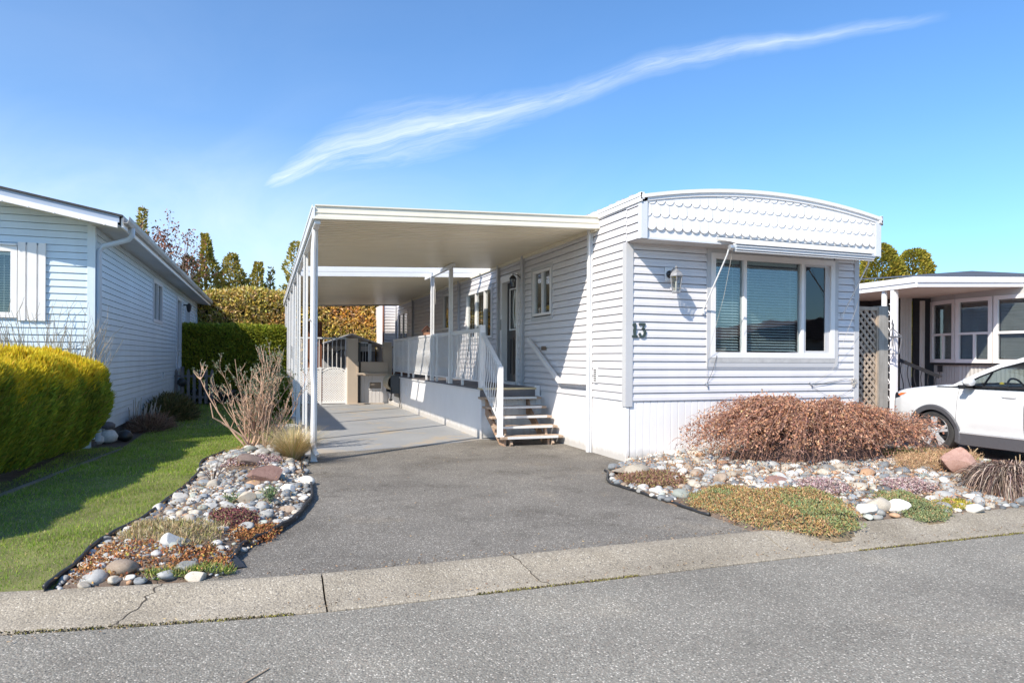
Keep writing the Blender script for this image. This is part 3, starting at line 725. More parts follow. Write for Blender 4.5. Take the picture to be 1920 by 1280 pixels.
cord([(8.25, 8.685, 1.06)]+[(8.25+.9*i/12, 8.68, 1.06-.16*math.sin(math.pi*i/12)) for i in range(1, 13)], 'pull_cord', M_dark, .0022)
for x_ in (6.245, 8.22):
    b = MB(); b.tube([(x_-.03, 8.69, 1.13), (x_, 8.67, 1.10), (x_+.02, 8.685, 1.05)], .008, 6); b.tube([(x_+.02, 8.69, 1.11), (x_-.01, 8.66, 1.08)], .008, 6); b.build('cleat', M_steel, AW)
b = MB(); [b.tube([(9.08+rnd.uniform(-.04, .07), 8.675, 1.19), (9.10+rnd.uniform(-.05, .08), 8.67, 1.12), (9.10+rnd.uniform(-.05, .08), 8.675, 1.03+rnd.uniform(0, .07))], .004, 4) for _ in range(7)]; b.build('cord_bundle', M_cord, AW)

# ---------------------------------------------------------------- carport
def zr(x): return 3.352+(3.515-3.352)*(x-.607)/(4.887-.607)         # underside line of the roof
C = thing('carport', 'long cream metal carport on thin white posts along the side of the pale home', 'carport', (.612, 9.6, 0))
def roofsec(nm, y0, y1, parent):
    b = MB(); y = y0; p = .150; x0, x1 = .60, 4.872
    prof = [(0, 0), (.004, .056), (.060, .056), (.064, 0)]
    pts = []
    while y < y1:
        pts += [(y+q, h) for q, h in prof]; y += p
    pts = [q for q in pts if q[0] < y1]+[(y1, 0)]
    for (ya_, ha), (yb, hb) in zip(pts[:-1], pts[1:]):
        b.quad((x0, ya_, zr(x0)+.02+ha), (x0, yb, zr(x0)+.02+hb), (x1, yb, zr(x1)+.02+hb), (x1, ya_, zr(x1)+.02+ha))
    b.quad((x0, y0, zr(x0)+.085), (x1, y0, zr(x1)+.085), (x1, y1, zr(x1)+.085), (x0, y1, zr(x0)+.085))
    return b.build(nm, M_cream, parent)
roofsec('roof_panel', 9.62, 14.86, C); roofsec('roof_panel', 16.62, 26.6, C)
def xbar(y0, y1, dz0, dz1, nm, m, x0=.60, x1=4.88):
    b = MB(); b.add([(x, y, zr(x)+d) for x in (x0, x1) for y, d in ((y0, dz0), (y1, dz0), (y1, dz1), (y0, dz1))],
                    [(0, 1, 2, 3), (7, 6, 5, 4), (0, 4, 5, 1), (1, 5, 6, 2), (2, 6, 7, 3), (3, 7, 4, 0)])
    return b
b = xbar(9.585, 9.60, .0, .19, '', None); 
for y, d0, d1 in ((9.560, 0, .035), (9.570, .035, .05), (9.574, .085, .10), (9.566, .178, .196)):
    q = xbar(y, 9.5851, d0, d1, '', None); b.add(q.v, q.f)
q = xbar(9.585, 9.66, -.004, .0, '', None); b.add(q.v, q.f)
b.build('front_fascia', M_creamf, C, label='cream gutter fascia across the carport front')
b = xbar(26.6, 26.66, -.02, .16, '', None); b.build('rear_fascia', M_gutter, C)
b = xbar(15.68, 15.74, .005, .13, '', None); b.build('cross_beam', M_alu, C); b = xbar(16.56, 16.61, -.0, .11, '', None); b.build('cross_beam', M_alu, C)
b = xbar(14.862, 14.90, .02, .10, '', None); b.build('edge_channel', M_alu, C)
b = MB(); zl = zr(.6)
b.box(.572, .60, 9.56, 26.66, zl-.0, zl+.165); b.box(.560, .572, 9.56, 26.66, zl+.145, zl+.185); b.box(.563, .572, 9.56, 26.66, zl+.0, zl+.025)
b.box(.600, .68, 9.62, 26.6, zl-.055, zl-.006)
b.build('side_gutter', M_alu, C)
b = MB(); b.add([(4.83, y, zr(4.86)+d) for y in (9.62, 26.6) for d in (-.03, .03)]+[(4.884, y, zr(4.86)+d) for y in (9.62, 26.6) for d in (-.03, .03)], [(0, 1, 3, 2), (4, 6, 7, 5), (0, 2, 6, 4), (1, 5, 7, 3), (0, 4, 5, 1), (2, 3, 7, 6)])
b.build('wall_ledger', M_cream, C)
PY = [10.14, 12.62, 15.35, 17.75, 20.1, 22.7, 25.3]
for i, y in enumerate(PY):
    b = MB(); zt = zr(.64)-.055
    b.box(.600, .625, y-.035, y+.035, -.0, zt); b.box(.655, .680, y-.035, y+.035, 0, zt); b.box(.625, .655, y-.02, y+.02, 0, zt)
    b.box(.59, .69, y-.05, y+.05, 0, .012)
    b.build('post', M_alu, C)
b = MB(); b.tube([(.625, 10.05, zr(.62)-.02), (.625, 10.05, 3.2), (.615, 10.07, 3.0), (.615, 10.07, 1.3), (.63, 10.06, 1.05), (.62, 10.06, .3), (.64, 10.02, .16), (.68, 9.98, .10)], [.032, .032, .036, .036, .030, .036, .036, .034], 8)
b.build('downspout', M_alu, C, smooth=True)
b = MB(); b.tube([(.60, 10.02, 1.98), (.56, 9.98, 2.02), (.555, 9.97, 1.99)], .006, 6); b.build('hook', M_steel, C)
b = MB(); b.box(.575, .585, 17.70, 17.8, 1.45, 1.75); b.build('post_bracket', M_gutter, C)
for y, z0_ in ((9.83, 0), (12.86, .935), (14.40, .935), (17.72, .935), (23.9, 0), (27.15, 0)):
    b = MB(); x0_ = 4.887-.02
    b.box(x0_-.062, x0_-.038, y-.03, y+.03, z0_, zr(4.86)+.02 if y < 26 else 3.5); b.box(x0_-.012, x0_+.002, y-.045, y+.045, z0_, zr(4.86)+.02 if y < 26 else 3.5); b.box(x0_-.038, x0_-.012, y-.012, y+.012, z0_, zr(4.86) if y < 26 else 3.5)
    b.build('wall_post', M_alu if y < 10 else M_trim, C)
for y in (14.17, 15.90):
    b = MB(); zt = zr(3.7)-.075
    b.box(3.655, 3.68, y-.035, y+.035, .935, zt); b.box(3.71, 3.735, y-.035, y+.035, .935, zt); b.box(3.68, 3.71, y-.02, y+.02, .935, zt); b.build('inner_post', M_alu, C)
b = MB(); zt = zr(3.7); b.box(3.66, 3.73, 13.95, 16.6, zt-.075, zt-.004); b.build('inner_beam', M_alu, C)
cord([(3.72, 15.8, 3.25), (3.74, 15.78, 3.05), (3.73, 15.76, 2.75)], 'hanging_cord', M_cord, .006, C)

# ---------------------------------------------------------------- deck with wavy railing
XD = 3.70
D = thing('entry_deck', 'raised porch deck with wavy white railing under the carport', 'deck', (XD, 11.97, 0))
b = MB(); y = 12.0
while y < 22.0: b.box(XD-.02, 4.866, y, min(y+.137, 22.0), .90, .93); y += .142
b.build('deck_boards', M_deck, D)
DF = Fr((XD, 0, 0), Y, -X); DN = Fr((XD, 11.97, 0), X, -Y)
b = MB(); boards(b, DF, 11.97, 22.05, -.02, .875, .061, .006, .004); b.build('side_skirting', M_deckskirt, D)
b = MB(); boards(b, DN, .03, 1.187, .02, .79, .117, .012, .010); b.build('front_skirting', M_deckskirt, D)
b = MB(); b.box(XD-.012, XD+.03, 11.955, 12.0, -.02, .875); b.build('corner_strip', M_deckskirt, D, bevel=.008)
b = MB(); b.box(XD-.035, XD, 11.95, 22.05, .872, .905); b.build('edge_trim', M_alu, D)
b = MB(); b.fbox(DN, -.02, 1.06, .0, .022, .775, .90); b.build('riser_board', M_deck, D); b = MB(); b.fbox(DN, -.03, 1.08, -.12, .035, .902, .936); b.build('nosing', M_brass, D)
b = MB(); b.box(4.76, 4.86, 11.96, 12.0, .78, .97); b.build('trim_block', M_white, D)
b = MB(); frame_ring(b, DF, 18.76, 19.68, .13, .80, .02, 0, .008); frame_ring(b, DF, 19.05, 19.42, .42, .68, .025, 0, .014); b.build('access_panel', M_deckskirt, D)
RLX = XD+.02
rl = MB(); rl.box(RLX-.028, RLX+.028, 12.0, 21.2, 1.995, 2.035); rl.box(RLX-.012, RLX+.012, 12.0, 21.2, 1.965, 1.995); RA = rl.build('railing', M_alu, D)
b = MB(); b.box(RLX-.014, RLX+.014, 12.05, 21.2, 1.045, 1.07); b.build('bottom_rail', M_alu, RA)
b = MB(); b.box(RLX-.05, RLX+.05, 11.94, 12.04, .935, 2.075); b.box(RLX-.056, RLX+.056, 11.934, 12.046, 2.0751, 2.09); b.build('end_post', M_white, RA, bevel=.003)
for y in (15.5, 18.85, 21.15):
    b = MB(); b.box(RLX-.024, RLX+.024, y-.022, y+.022, .935, 1.996); b.build('rail_post', M_alu, RA)
for y in (13.3, 14.5, 16.6, 18.2, 19.9):
    b = MB(); b.box(RLX-.02, RLX+.02, y-.03, y+.03, .935, 1.046); b.build('rail_foot', M_alu, RA)
def wave(t):      # t 0 (bottom) .. 1 (top)
    if t > .70: return 0
    u_ = t/.70; return .052*math.sin(2*math.pi*u_)*math.sin(math.pi*u_)**.6
def baluster_me(h, lean=0.0):
    b = MB(); pts = [Vector((0, wave(i/22), h*i/22)) for i in range(23)]; b.tube(pts, .0085, 6); return b
b0 = baluster_me(.90); b0.v = [(x+RLX, y+12.16, z+1.067) for x, y, z in b0.v]
ba = b0.build('baluster', M_alu, RA, smooth='all')
y = 12.16+.112; nbal = 1
while y < 21.1 and nbal < 84:
    if all(abs(y-q) > .04 for q in (15.5, 18.85)):
        c = ba.copy(); COL.objects.link(c); c.location.y = y-12.16; nbal += 1
    y += .108
# steps
ST = thing('porch_steps', 'five open weathered wooden steps with pale grip strips and one white wavy handrail', 'stairs', (4.25, 11.3, 0))
tz = [.775, .62, .465, .31, .155]
for i, z in enumerate(tz):
    yf = 11.97-.225*(i+1)-.02; x0_, x1_ = 3.655+.012*i, 4.80+.012*i
    b = MB(); b.box(x0_, x1_, yf+.145, yf+.285, z-.04, z); b.box(x0_, x1_, yf, yf+.138, z-.04, z); tr = b.build('tread', M_tread, ST, bevel=.006)
    b = MB(); b.box(x0_+.12, x1_-.10, yf-.006, yf+.03, z-.034, z+.004); b.build('grip_strip', M_strip, tr)
for x in (3.80, 4.60):
    b = MB(); sp = Fr((x, 0, 0), Y, -X)
    poly = [(11.97, .76), (11.97, .40), (11.20, -.0), (10.86, -.0), (10.86, .113)]
    for i in range(4, 0, -1):
        yf = 11.97-.225*(i+1)+.01; poly += [(yf+.22, tz[i]-.041), (yf+.22, tz[i-1]-.041)]
    b.prism([(11.96, .73), (11.96, .45), (11.15, 0.0), (10.90, 0.0), (10.90, .113), (11.12, .114), (11.35, .268), (11.57, .423), (11.80, .578), (11.9, .73)], sp, -.02, .02)
    b.build('stringer', M_tread2, ST)
for x in (3.90, 4.66):
    b = MB(); b.bar((x, 10.86, .0), (x, 10.97, .113), .04, .09, Y); b.build('step_block', M_tread, ST); b = MB(); b.bar((x-.02, 11.14, .13), (x-.02, 11.18, .27), .04, .09, Y); b.build('step_block', M_tread, ST)
px, py0, py1 = RLX+.0, 12.0, 10.93
b = MB(); b.box(px-.042, px+.042, py1-.042, py1+.042, .155, 1.34); b.box(px-.06, px+.06, py1-.06, py1+.06, .155, .18); b.build('newel_post', M_white, ST, bevel=.004)
b = MB(); b.bar((px, py0-.05, 1.93), (px, py1-.03, 1.32), .07, .045); b.build('handrail', M_alu, ST)
b = MB(); b.bar((px, py0-.04, .98), (px, py1+.03, .40), .022, .03); b.build('bottom_rail', M_alu, ST)
for k in range(8):
    y = py0-.13-.108*k; zb = .98-(py0-.04-y)*.546+.01; zt = 1.93-(py0-.05-y)*.575-.02
    b = MB(); pts = [(px, y+wave(i/22), zb+(zt-zb)*i/22) for i in range(23)]; b.tube(pts, .0085, 6); b.build('baluster', M_alu, ST, smooth='all')
HR = thing('wall_handrail', 'white handrail bracketed to the siding beside the steps', 'handrail', (4.8, 11.2, 1.3))
b = MB(); b.bar((4.80, 12.44, 1.86), (4.80, 10.90, 1.08), .05, .07); b.bar((4.80, 10.90, 1.085), (4.80, 9.86, 1.10), .05, .05); b.build('rail', M_white, HR)
b = MB(); [b.tube([(4.80, y, z-.02), (4.85, y, z-.04), (4.87, y, z)], .008) for y, z in ((12.0, 1.64), (11.2, 1.23), (10.2, 1.09))]; b.build('bracket', M_alu, HR)

# birdhouse on the railing, hose reel
BH = thing('birdhouse', 'small wooden birdhouse sitting on the porch railing', 'birdhouse', (3.72, 16.6, 2.036))
b = MB(); f_ = Fr((3.72, 16.6, 0), X, -Y); b.prism([(-.09, 2.037), (.09, 2.037), (.09, 2.14), (0, 2.25), (-.09, 2.14)], f_, -.07, .07); b.build('body', mat('birdhouse_wood', (.40, .20, .12), .8, .15), BH)
b = MB(); b.bar((3.60, 16.6, 2.125), (3.72, 16.6, 2.262), .19, .014, Vector((-1, 0, 1))); b.bar((3.84, 16.6, 2.125), (3.72, 16.6, 2.262), .19, .014, Vector((1, 0, 1))); b.build('roof', M_brownp, BH)
b = MB(); b.lathe((3.72, 16.528, 2.14), [(.024, 0), (.024, .003)], 12, -Y); b.build('entrance_hole', M_black, BH)
HO = thing('hose_reel', 'dark wall mounted hose reel with coiled tan hose on the deck skirting', 'hose reel', (3.55, 20.4, .75))
b = MB(); b.box(3.66, 3.69, 20.0, 20.8, .30, 1.0); b.box(3.42, 3.66, 20.78, 20.8, .45, .95); b.box(3.42, 3.66, 20.0, 20.02, .45, .95); b.box(3.40, 3.68, 19.98, 20.8, .42, .46); b.build('bracket', mat('dark_plastic', (.07, .075, .08), .5, .1), HO)
b = MB()
for k in range(9): b.tube([(3.50+.17*math.cos(a), 20.08+.075*k, .74+.20*math.sin(a)) for a in [2*math.pi*i/24 for i in range(25)]], .03, 6, False)
b.build('coiled_hose', mat('tan_hose', (.46, .38, .26), .5, .1), HO, smooth='all')
b = MB(); b.tube([(3.44, 20.0, .6), (3.44, 19.98, .4), (3.42, 19.97, .25)], .02, 8); b.lathe((3.42, 19.97, .2), [(.01, 0), (.05, .02), (.05, .06), (.01, .08)], 10); b.build('crank', M_black, HO, smooth=True)
cord([(3.66, 20.0, .4), (3.68, 19.9, .2), (3.68, 19.95, .02)], 'hose_end', M_black, .012, HO)

# ---------------------------------------------------------------- platform lift at the end of the slab
LF = thing('platform_lift', 'tan painted wheelchair platform lift at the end of the slab', 'lift', (2.55, 21.9, 0))
b = MB(); b.box(2.38, 2.70, 21.80, 22.25, .0, 2.07); b.build('tower', M_tan, LF, bevel=.008)
b = MB(); b.box(2.70, 2.80, 21.95, 22.2, .05, 1.95); b.build('dark_gap_fill', M_black, LF)  # black box fills the gap beside the tower, its shade given as colour
b = MB(); b.box(2.80, 3.66, 21.92, 21.96, .98, 1.33); b.build('platform_guard', M_tan, LF, bevel=.006)
b = MB(); b.box(2.80, 3.66, 22.6, 22.64, .98, 1.33); b.build('platform_guard', M_tan, LF, bevel=.006)
b = MB(); b.box(2.70, 3.66, 21.86, 22.64, .90, .975); b.build('platform', M_tan, LF)
b = MB(); b.box(2.66, 2.71, 21.76, 21.80, .9, 1.33); b.box(2.66, 3.0, 21.70, 21.78, .93, .99); b.build('platform_bracket', M_tan, LF)
b = MB(); b.box(2.40, 3.50, 21.62, 21.80, .008, .04); b.build('base_plate', M_tan, LF)
SK = Fr((2.705, 22.05, 0), X, -Y); b = MB(); boards(b, SK, 0, .98, .02, .89, .12); b.build('skirting_panel', mat('beige_skirting', (.60, .57, .55), .5, .04), LF)
b = MB(); frame_ring(b, SK, .36, .78, .45, .71, .025, 0, .02); b.build('vent_frame', M_white, LF)
b = MB(); b.fbox(SK, .385, .755, .001, .004, .475, .685); b.build('vent_backing', M_dark, LF); b = MB(); [b.fbox(SK, .395+k*.033, .41+k*.033, .004, .014, .478, .682) for k in range(11)]; b.build('vent_grille', M_tan, LF)
CB = thing('control_pedestal', 'tan pedestal with flared cap between lift and railing', 'pedestal', (3.64, 22.1, 0))
b = MB(); b.box(3.52, 3.80, 21.98, 22.25, .93, 1.80); b.build('column', M_tan, CB); b = MB(); b.box(3.46, 3.86, 21.94, 22.3, 1.78, 1.83); b.box(3.52, 3.78, 21.98, 22.25, 1.83, 1.96); b.build('cap', M_tan, CB)

# lattice screen and gate
def lattice(fr, poly, z0, pitch, w, m, name, parent, b0=0.0, th=.012, top=None):
    """crossed laths clipped to a0..a1, z0..z1"""
    a0, a1, z1 = poly; H_ = z1-z0; out = []
    for s_, bb in ((1, b0), (-1, b0+th)):
        mb = MB(); k = -H_
        while k < (a1-a0)+H_:
            # line a = a0+k+t, z = z0 + t (or z1 - t)
            t0, t1 = max(0, -k), min(H_, a1-a0-k)
            if t1-t0 > .03:
                za, zb = (z0+t0, z0+t1) if s_ > 0 else (z1-t0, z1-t1)
                if top:
                    # shorten under a curved top
                    n_ = 20; ok = [i for i in range(n_+1) if (za+(zb-za)*i/n_) <= top(a0+k+t0+(t1-t0)*i/n_)]
                    if not ok: k += pitch; continue
                    i0, i1 = ok[0], ok[-1]; aa, ab = a0+k+t0+(t1-t0)*i0/n_, a0+k+t0+(t1-t0)*i1/n_; za, zb = za+(zb-za)*i0/n_, za+(zb-za)*i1/n_ if i0 == 0 else zb
                    if i0: za = (z0+t0 if s_ > 0 else z1-t0)+((z0+t1 if s_ > 0 else z1-t1)-(z0+t0 if s_ > 0 else z1-t0))*i0/n_; zb = (z0+t1 if s_ > 0 else z1-t1)
                else: aa, ab = a0+k+t0, a0+k+t1
                if abs(ab-aa) > .02: mb.bar(fr.p(aa, bb, za), fr.p(ab, bb, zb), th*.9, w, fr.n.cross(Vector(fr.p(ab, bb, zb)-fr.p(aa, bb, za)).normalized()))
            k += pitch
        out.append(mb)
    m1 = out[0]; m1.add(out[1].v, out[1].f)
    return m1.build(name, m, parent)
LT = thing('garden_gate', 'white lattice gate with arched top beside the tan lift', 'gate', (2.0, 22, 0))
GF = Fr((0, 22.0, 0), X, -Y)
topc = lambda a: 1.0+.12*math.sin(math.pi*min(1, max(0, (a-1.62)/.75)))
lattice(GF, (1.63, 2.36, 1.14), .06, .075, .032, M_latt, 'lattice', LT, top=topc)
b = MB(); b.tube([GF.p(1.61+.76*i/14, .0, topc(1.61+.76*i/14)+.02) for i in range(15)], .022, 6); b.build('arched_rail', M_latt, LT); b = MB(); b.fbox(GF, 1.60, 2.38, -.02, .03, .03, .08); b.build('bottom_rail', M_latt, LT)
b = MB(); b.fbox(GF, 2.34, 2.395, -.03, .04, -.0, 1.14); b.build('hinge_stile', M_latt, LT)
L2 = thing('garden_fence', 'white lattice fence panel left of the arched gate', 'fence', (1.2, 22, 0))
lattice(GF, (.75, 1.53, 1.12), .06, .075, .032, M_latt, 'lattice', L2)
b = MB(); b.fbox(GF, .70, 1.54, -.02, .035, 1.10, 1.14); b.fbox(GF, .70, 1.54, -.02, .03, .03, .08); b.fbox(GF, .68, .74, -.03, .04, 0, 1.14); b.build('frame', M_latt, L2)
b = MB(); b.fbox(GF, 1.54, 1.605, -.03, .04, 0, 1.16); b.build('post', M_latt, L2)
# rear deck with straight balustrade
RD = thing('rear_deck', 'raised rear deck with straight white balusters behind the lattice gate', 'deck', (2.0, 24, 0))
b = MB(); b.box(.70, 4.86, 23.2, 27.3, .97, 1.03); b.build('deck_boards', M_deck, RD); b = MB(); b.box(.70, 4.86, 23.25, 23.28, .0, .97); b.build('skirting', M_brownp, RD)
b = MB(); b.box(.72, 2.62, 23.93, 23.99, 2.09, 2.14); b.box(.72, 2.62, 23.94, 23.98, 1.07, 1.10); b.box(.70, .74, 23.9, 27.2, 2.09, 2.14); RR = b.build('balustrade', M_alu, RD)
for k in range(13):
    x = .80+.145*k; b = MB(); b.box(x-.011, x+.011, 23.95, 23.972, 1.10, 2.09); b.build('baluster', M_white, RR)
b = MB(); b.tube([(2.56, 23.9, 1.1+.99*i/20) if False else (2.55+wave(i/20), 23.9, 1.1+.99*i/20) for i in range(21)], .012, 6); b.build('baluster', M_alu, RR, smooth='all')
b = MB(); b.box(2.9, 2.94, 23.9, 23.94, 1.03, 2.0); b.box(3.3, 3.42, 23.9, 23.94, 1.03, 2.0); b.box(2.9, 3.42, 23.9, 23.93, 1.95, 2.0); [b.box(2.94+.09*k, 2.955+.09*k, 23.905, 23.92, 1.03, 1.95) for k in range(1, 4)]; b.build('gate_frame', M_alu, RD)
# red-brown cedar screen
CS = thing('cedar_screen', 'tall red brown cedar board screen at the back left of the rear deck', 'fence', (1.7, 27, 0))
b = MB(); [b.box(1.32+.14*k, 1.32+.14*k+.134, 26.9, 26.93, .0, 2.78) for k in range(4)]; b.build('boards', M_brownp, CS); b = MB(); b.box(1.88, 1.98, 26.86, 26.96, 0, 2.80); b.build('post', M_brownp, CS)
# neighbour's shed behind
SH = thing('garden_shed', 'small white gabled shed behind the rear deck', 'shed', (2.8, 29, 0))
b = MB(); f_ = Fr((0, 29, 0), X, -Y); b.prism([(1.9, 0), (4.3, 0), (4.3, 1.9), (3.1, 2.32), (1.9, 1.9)], f_, -1.8, 0); b.build('body', mat('shed_grey', (.40, .41, .43), .6, .08), SH)
b = MB(); b.fbox(f_, 1.9, 4.3, .001, .03, 1.72, 1.92); b.build('frieze', M_white, SH)
b = MB(); b.bar((1.7, 28.0, 1.86), (3.1, 28.0, 2.36), 2.2, .05, Vector((-.34, 0, 1))); b.bar((4.5, 28.0, 1.86), (3.1, 28.0, 2.36), 2.2, .05, Vector((.34, 0, 1))); b.build('roof', M_white, SH)
b = MB(); b.box(3.55, 4.15, 28.96, 29.02, .05, 1.7); b.build('door', M_dark, SH)
b = MB(); b.tube([(3.0+.45*math.cos(a), 28.97, 1.35+.4*math.sin(a)) for a in [math.pi*i/12 for i in range(13)]], .02, 6); b.build('arch_trim', M_black, SH)

# ---------------------------------------------------------------- blue house on the left
XL, YL = -2.597, 12.472
B = thing('blue_house', 'pale blue lap sided house with dark shingle roof left of the lawn', 'house', (XL, YL, 0))
BF = Fr((0, YL, 0), X, -Y); BS = Fr((XL, 0, 0), Y, X)
rake = lambda x: 3.50+.192*(-2.174-x)          # underside of the rake
siding(MB(), BF, -9.5, XL, .18, 4.9, .1083, LAP, [(-4.75, -3.61, 2.05, 3.17)], top=lambda a: rake(a)+.05, da=.25).build('front_wall', M_bluesid, B)
bw1, bd, bw2 = (18.38, 19.9, 2.30, 3.34), (22.95, 24.12, 1.0, 3.30), (25.4, 26.7, 2.06, 3.15)
siding(MB(), BS, YL, 30.5, .18, 3.66, .1083, LAP, [ins_(h, .04) for h in (bw1, bd, bw2)]).build('side_wall', M_bluesid, B)
MB().fbox(BS, YL+.05, 30.5, -.06, -.03, -.1, .19).build('foundation', mat('dark_foundation', (.10, .10, .105), .9, .2), B)
b = MB(); b.box(-9.5, XL-.03, YL+.03, YL+.06, -.1, .19); b.build('front_foundation', M_bluesid, B); b = MB(); b.quad((XL, 30.5, 0), (-9.5, 30.5, 0), (-9.5, 30.5, 4.2), (XL, 30.5, 3.6)); b.build('plain_wall', M_bluesid, B)
b = MB(); b.fbox(BF, XL-.085, XL+.0255, 0, .0255, .16, 3.62); b.fbox(BS, YL, YL+.09, 0, .0254, .16, 3.66); b.build('corner_board', M_bluetrim, B)
b = MB(); b.fbox(BS, 30.42, 30.52, 0, .022, .16, 3.66); b.build('corner_board', M_bluetrim, B)
XE, YE = -2.10, 11.95
zt = lambda x: 3.655+.192*(XE-x)
xr = -6.3
b = MB()
for s0, s1 in ((XE-.0, xr),):
    b.add([(s0, YE-.03, zt(s0)), (s1, YE-.03, zt(s1)), (s1, 30.9, zt(s1)), (s0, 30.9, zt(s0)), (s0, YE-.03, zt(s0)-.03), (s1, YE-.03, zt(s1)-.03), (s1, 30.9, zt(s1)-.03), (s0, 30.9, zt(s0)-.03)], [(3, 2, 1, 0), (0, 1, 5, 4), (2, 3, 7, 6), (3, 0, 4, 7), (4, 5, 6, 7)])
    b.add([(s1, YE-.03, zt(s1)), (-10.5, YE-.03, zt(s0)), (-10.5, 30.9, zt(s0)), (s1, 30.9, zt(s1)), (s1, YE-.03, zt(s1)-.03), (-10.5, YE-.03, zt(s0)-.03)], [(3, 2, 1, 0), (0, 1, 5, 4)])
b.build('roof', M_shingle, B)
def rakeboard(y0, y1, d0, d1, nm, m, x0=-2.15):
    b = MB(); b.add([(x, y, zt(x)+d) for x in (x0, xr) for y, d in ((y0, d0), (y1, d0), (y1, d1), (y0, d1))], [(0, 1, 2, 3), (7, 6, 5, 4), (0, 4, 5, 1), (1, 5, 6, 2), (2, 6, 7, 3), (3, 7, 4, 0)])
    b.add([(x, y, (zt(xr)-.192*(xr-x))+d) for x in (xr, -10.4) for y, d in ((y0, d0), (y1, d0), (y1, d1), (y0, d1))], [(0, 1, 2, 3), (7, 6, 5, 4), (0, 4, 5, 1), (1, 5, 6, 2), (2, 6, 7, 3), (3, 7, 4, 0)])
    return b.build(nm, m, B)
rakeboard(YE, YE+.03, -.128, -.031, 'upper_rake_board', M_bluefas); rakeboard(YE-.022, YE+.008, -.215, -.129, 'rake_board', M_white, -2.17)
rakeboard(YE+.008, YL, -.175, -.165, 'rake_soffit', M_white)
for k in range(26):
    x = -2.35-.33*k
    if x < xr: break
b = MB()
for k in range(12): b.box(-2.36-.33*k, -2.34-.33*k, YE-.03, YE-.005, zt(-2.35-.33*k)-.222, zt(-2.35-.33*k)-.200)
b.build('light_clips', M_white, B)
b = MB(); b.add([(x, y, z) for y in (YE+.03, 30.9) for x, z in ((XE-.03, zt(XE)-.18), (XL-.02, zt(XE)-.13+.02), (XL-.02, zt(XE)-.12+.02), (XE-.03, zt(XE)-.17))], [(0, 1, 2, 3), (7, 6, 5, 4), (0, 4, 5, 1), (1, 5, 6, 2), (2, 6, 7, 3), (3, 7, 4, 0)]); b.build('eave_soffit', mat('painted_soffit', (.50, .50, .50), .6, .08), B)
b = MB(); b.box(XE-.03, XE, YE+.03, 30.9, zt(XE)-.19, zt(XE)-.04); b.build('eave_fascia', M_white, B)
b = MB(); gp = [(XE+.001, -.02), (XE+.001, -.125), (XE+.06, -.125), (XE+.088, -.075), (XE+.095, -.02), (XE+.088, -.02), (XE+.08, -.07), (XE+.055, -.117), (XE+.01, -.117), (XE+.01, -.02)]
n = len(gp); b.add([(x, y, zt(XE)+z) for y in (YE-.02, 31) for x, z in gp], [tuple(range(n)), tuple(range(2*n-1, n-1, -1))]+[(i, (i+1) % n, (i+1) % n+n, i+n) for i in range(n)]); b.build('gutter', M_gutter, B)
M_dsp = mat('blue_downspout', (.50, .58, .68), .45, .05)
def dspout(y):
    b = MB(); xg = XE+.05
    pts = [(xg, y, zt(XE)-.12), (xg, y, zt(XE)-.24), (xg-.05, y+.01, zt(XE)-.30), (XL+.12, y+.1, zt(XE)-.42), (XL+.06, y+.12, zt(XE)-.50), (XL+.06, y+.12, .12)]
    b.tube(pts, .042, 8); b.build('downspout', M_dsp, B, smooth=True)
dspout(12.42); dspout(30.45)
# its windows
bwn = window(B, BF, -4.72, -3.615, 2.06, 3.16, M_white, G_side, .085, (), out=.04, blind=(0,), blindm=M_blind, slat=.045, tilt=-.15, label='white framed front window with blinds and board shutter'); 
b = MB(); b.fbox(BF, -4.8, -3.6, -.5, -.48, 1.9, 3.3); b.build('room_interior', M_dark, B)
b = MB()
for a0, a1 in ((-3.605, -3.505), (-3.480, -3.358), (-3.335, -3.24)): b.fbox(BF, a0, a1, .015, .045, 2.02, 3.225)
b.fbox(BF, -3.604, -3.241, .006, .022, 2.05, 3.19); b.build('board_shutter', M_white, B)
b = MB(); b.fbox(BF, -4.85, -3.62, .01, .06, 3.165, 3.195); b.build('window_cap', M_white, B)
M_bwt = mat('bluewhite_frame', (.66, .69, .74), .45, .03)
window(B, BS, *bw1, M_bwt, G_side, .08, ((bw1[0]+bw1[1])/2,), out=.035, mw=.06, label='slider window nearest the front corner'); window(B, BS, *bw2, M_bwt, G_side, .08, (25.85, 26.25), out=.035, mw=.05, label='slider window beyond the side door')
for h in (bw1, bw2):
    b = MB(); b.fbox(BS, h[0]-.1, h[1]+.1, -.9, -.88, h[2]-.2, h[3]+.2); b.build('room_interior', M_dark, B)
b = frame_ring(MB(), BS, bd[0], bd[1], bd[2], bd[3], .10, -.05, .04); b.build('door_frame', M_bwt, B)
b = MB(); b.fbox(BS, bd[0]+.1, bd[1]-.1, -.08, -.04, bd[2]+.1, 1.55); b.fbox(BS, bd[0]+.1, bd[1]-.1, -.08, -.02, 1.55, 1.65); dr_ = b.build('side_door', M_bwt, B)
MB().fbox(BS, bd[0]+.1, bd[1]-.1, -.06, -.05, 1.65, bd[3]-.1).build('pane', G_side, dr_); MB().fbox(BS, bd[0], bd[1], -.6, -.58, 1.0, 3.3).build('room_interior', M_dark, B)
b = frame_ring(MB(), BS, 28.4, 29.4, 2.0, 3.1, .05, .0, .03); b.build('blocked_window_trim', M_bluetrim, B)
b = MB(); b.fbox(BS, 20.1, 20.16, .01, .04, .88, 1.05); b.build('outlet', M_bwt, B)
lb = MB(); lb.lathe((XL+.18, 24.75, 3.10), [(.01, .12), (.07, .06), (.085, .04), (.06, -.12), (.03, -.18)], 6); lb.bar((XL, 24.75, 3.15), (XL+.12, 24.75, 3.15), .04, .04); lb.build('porch_lamp', M_plaque, B)
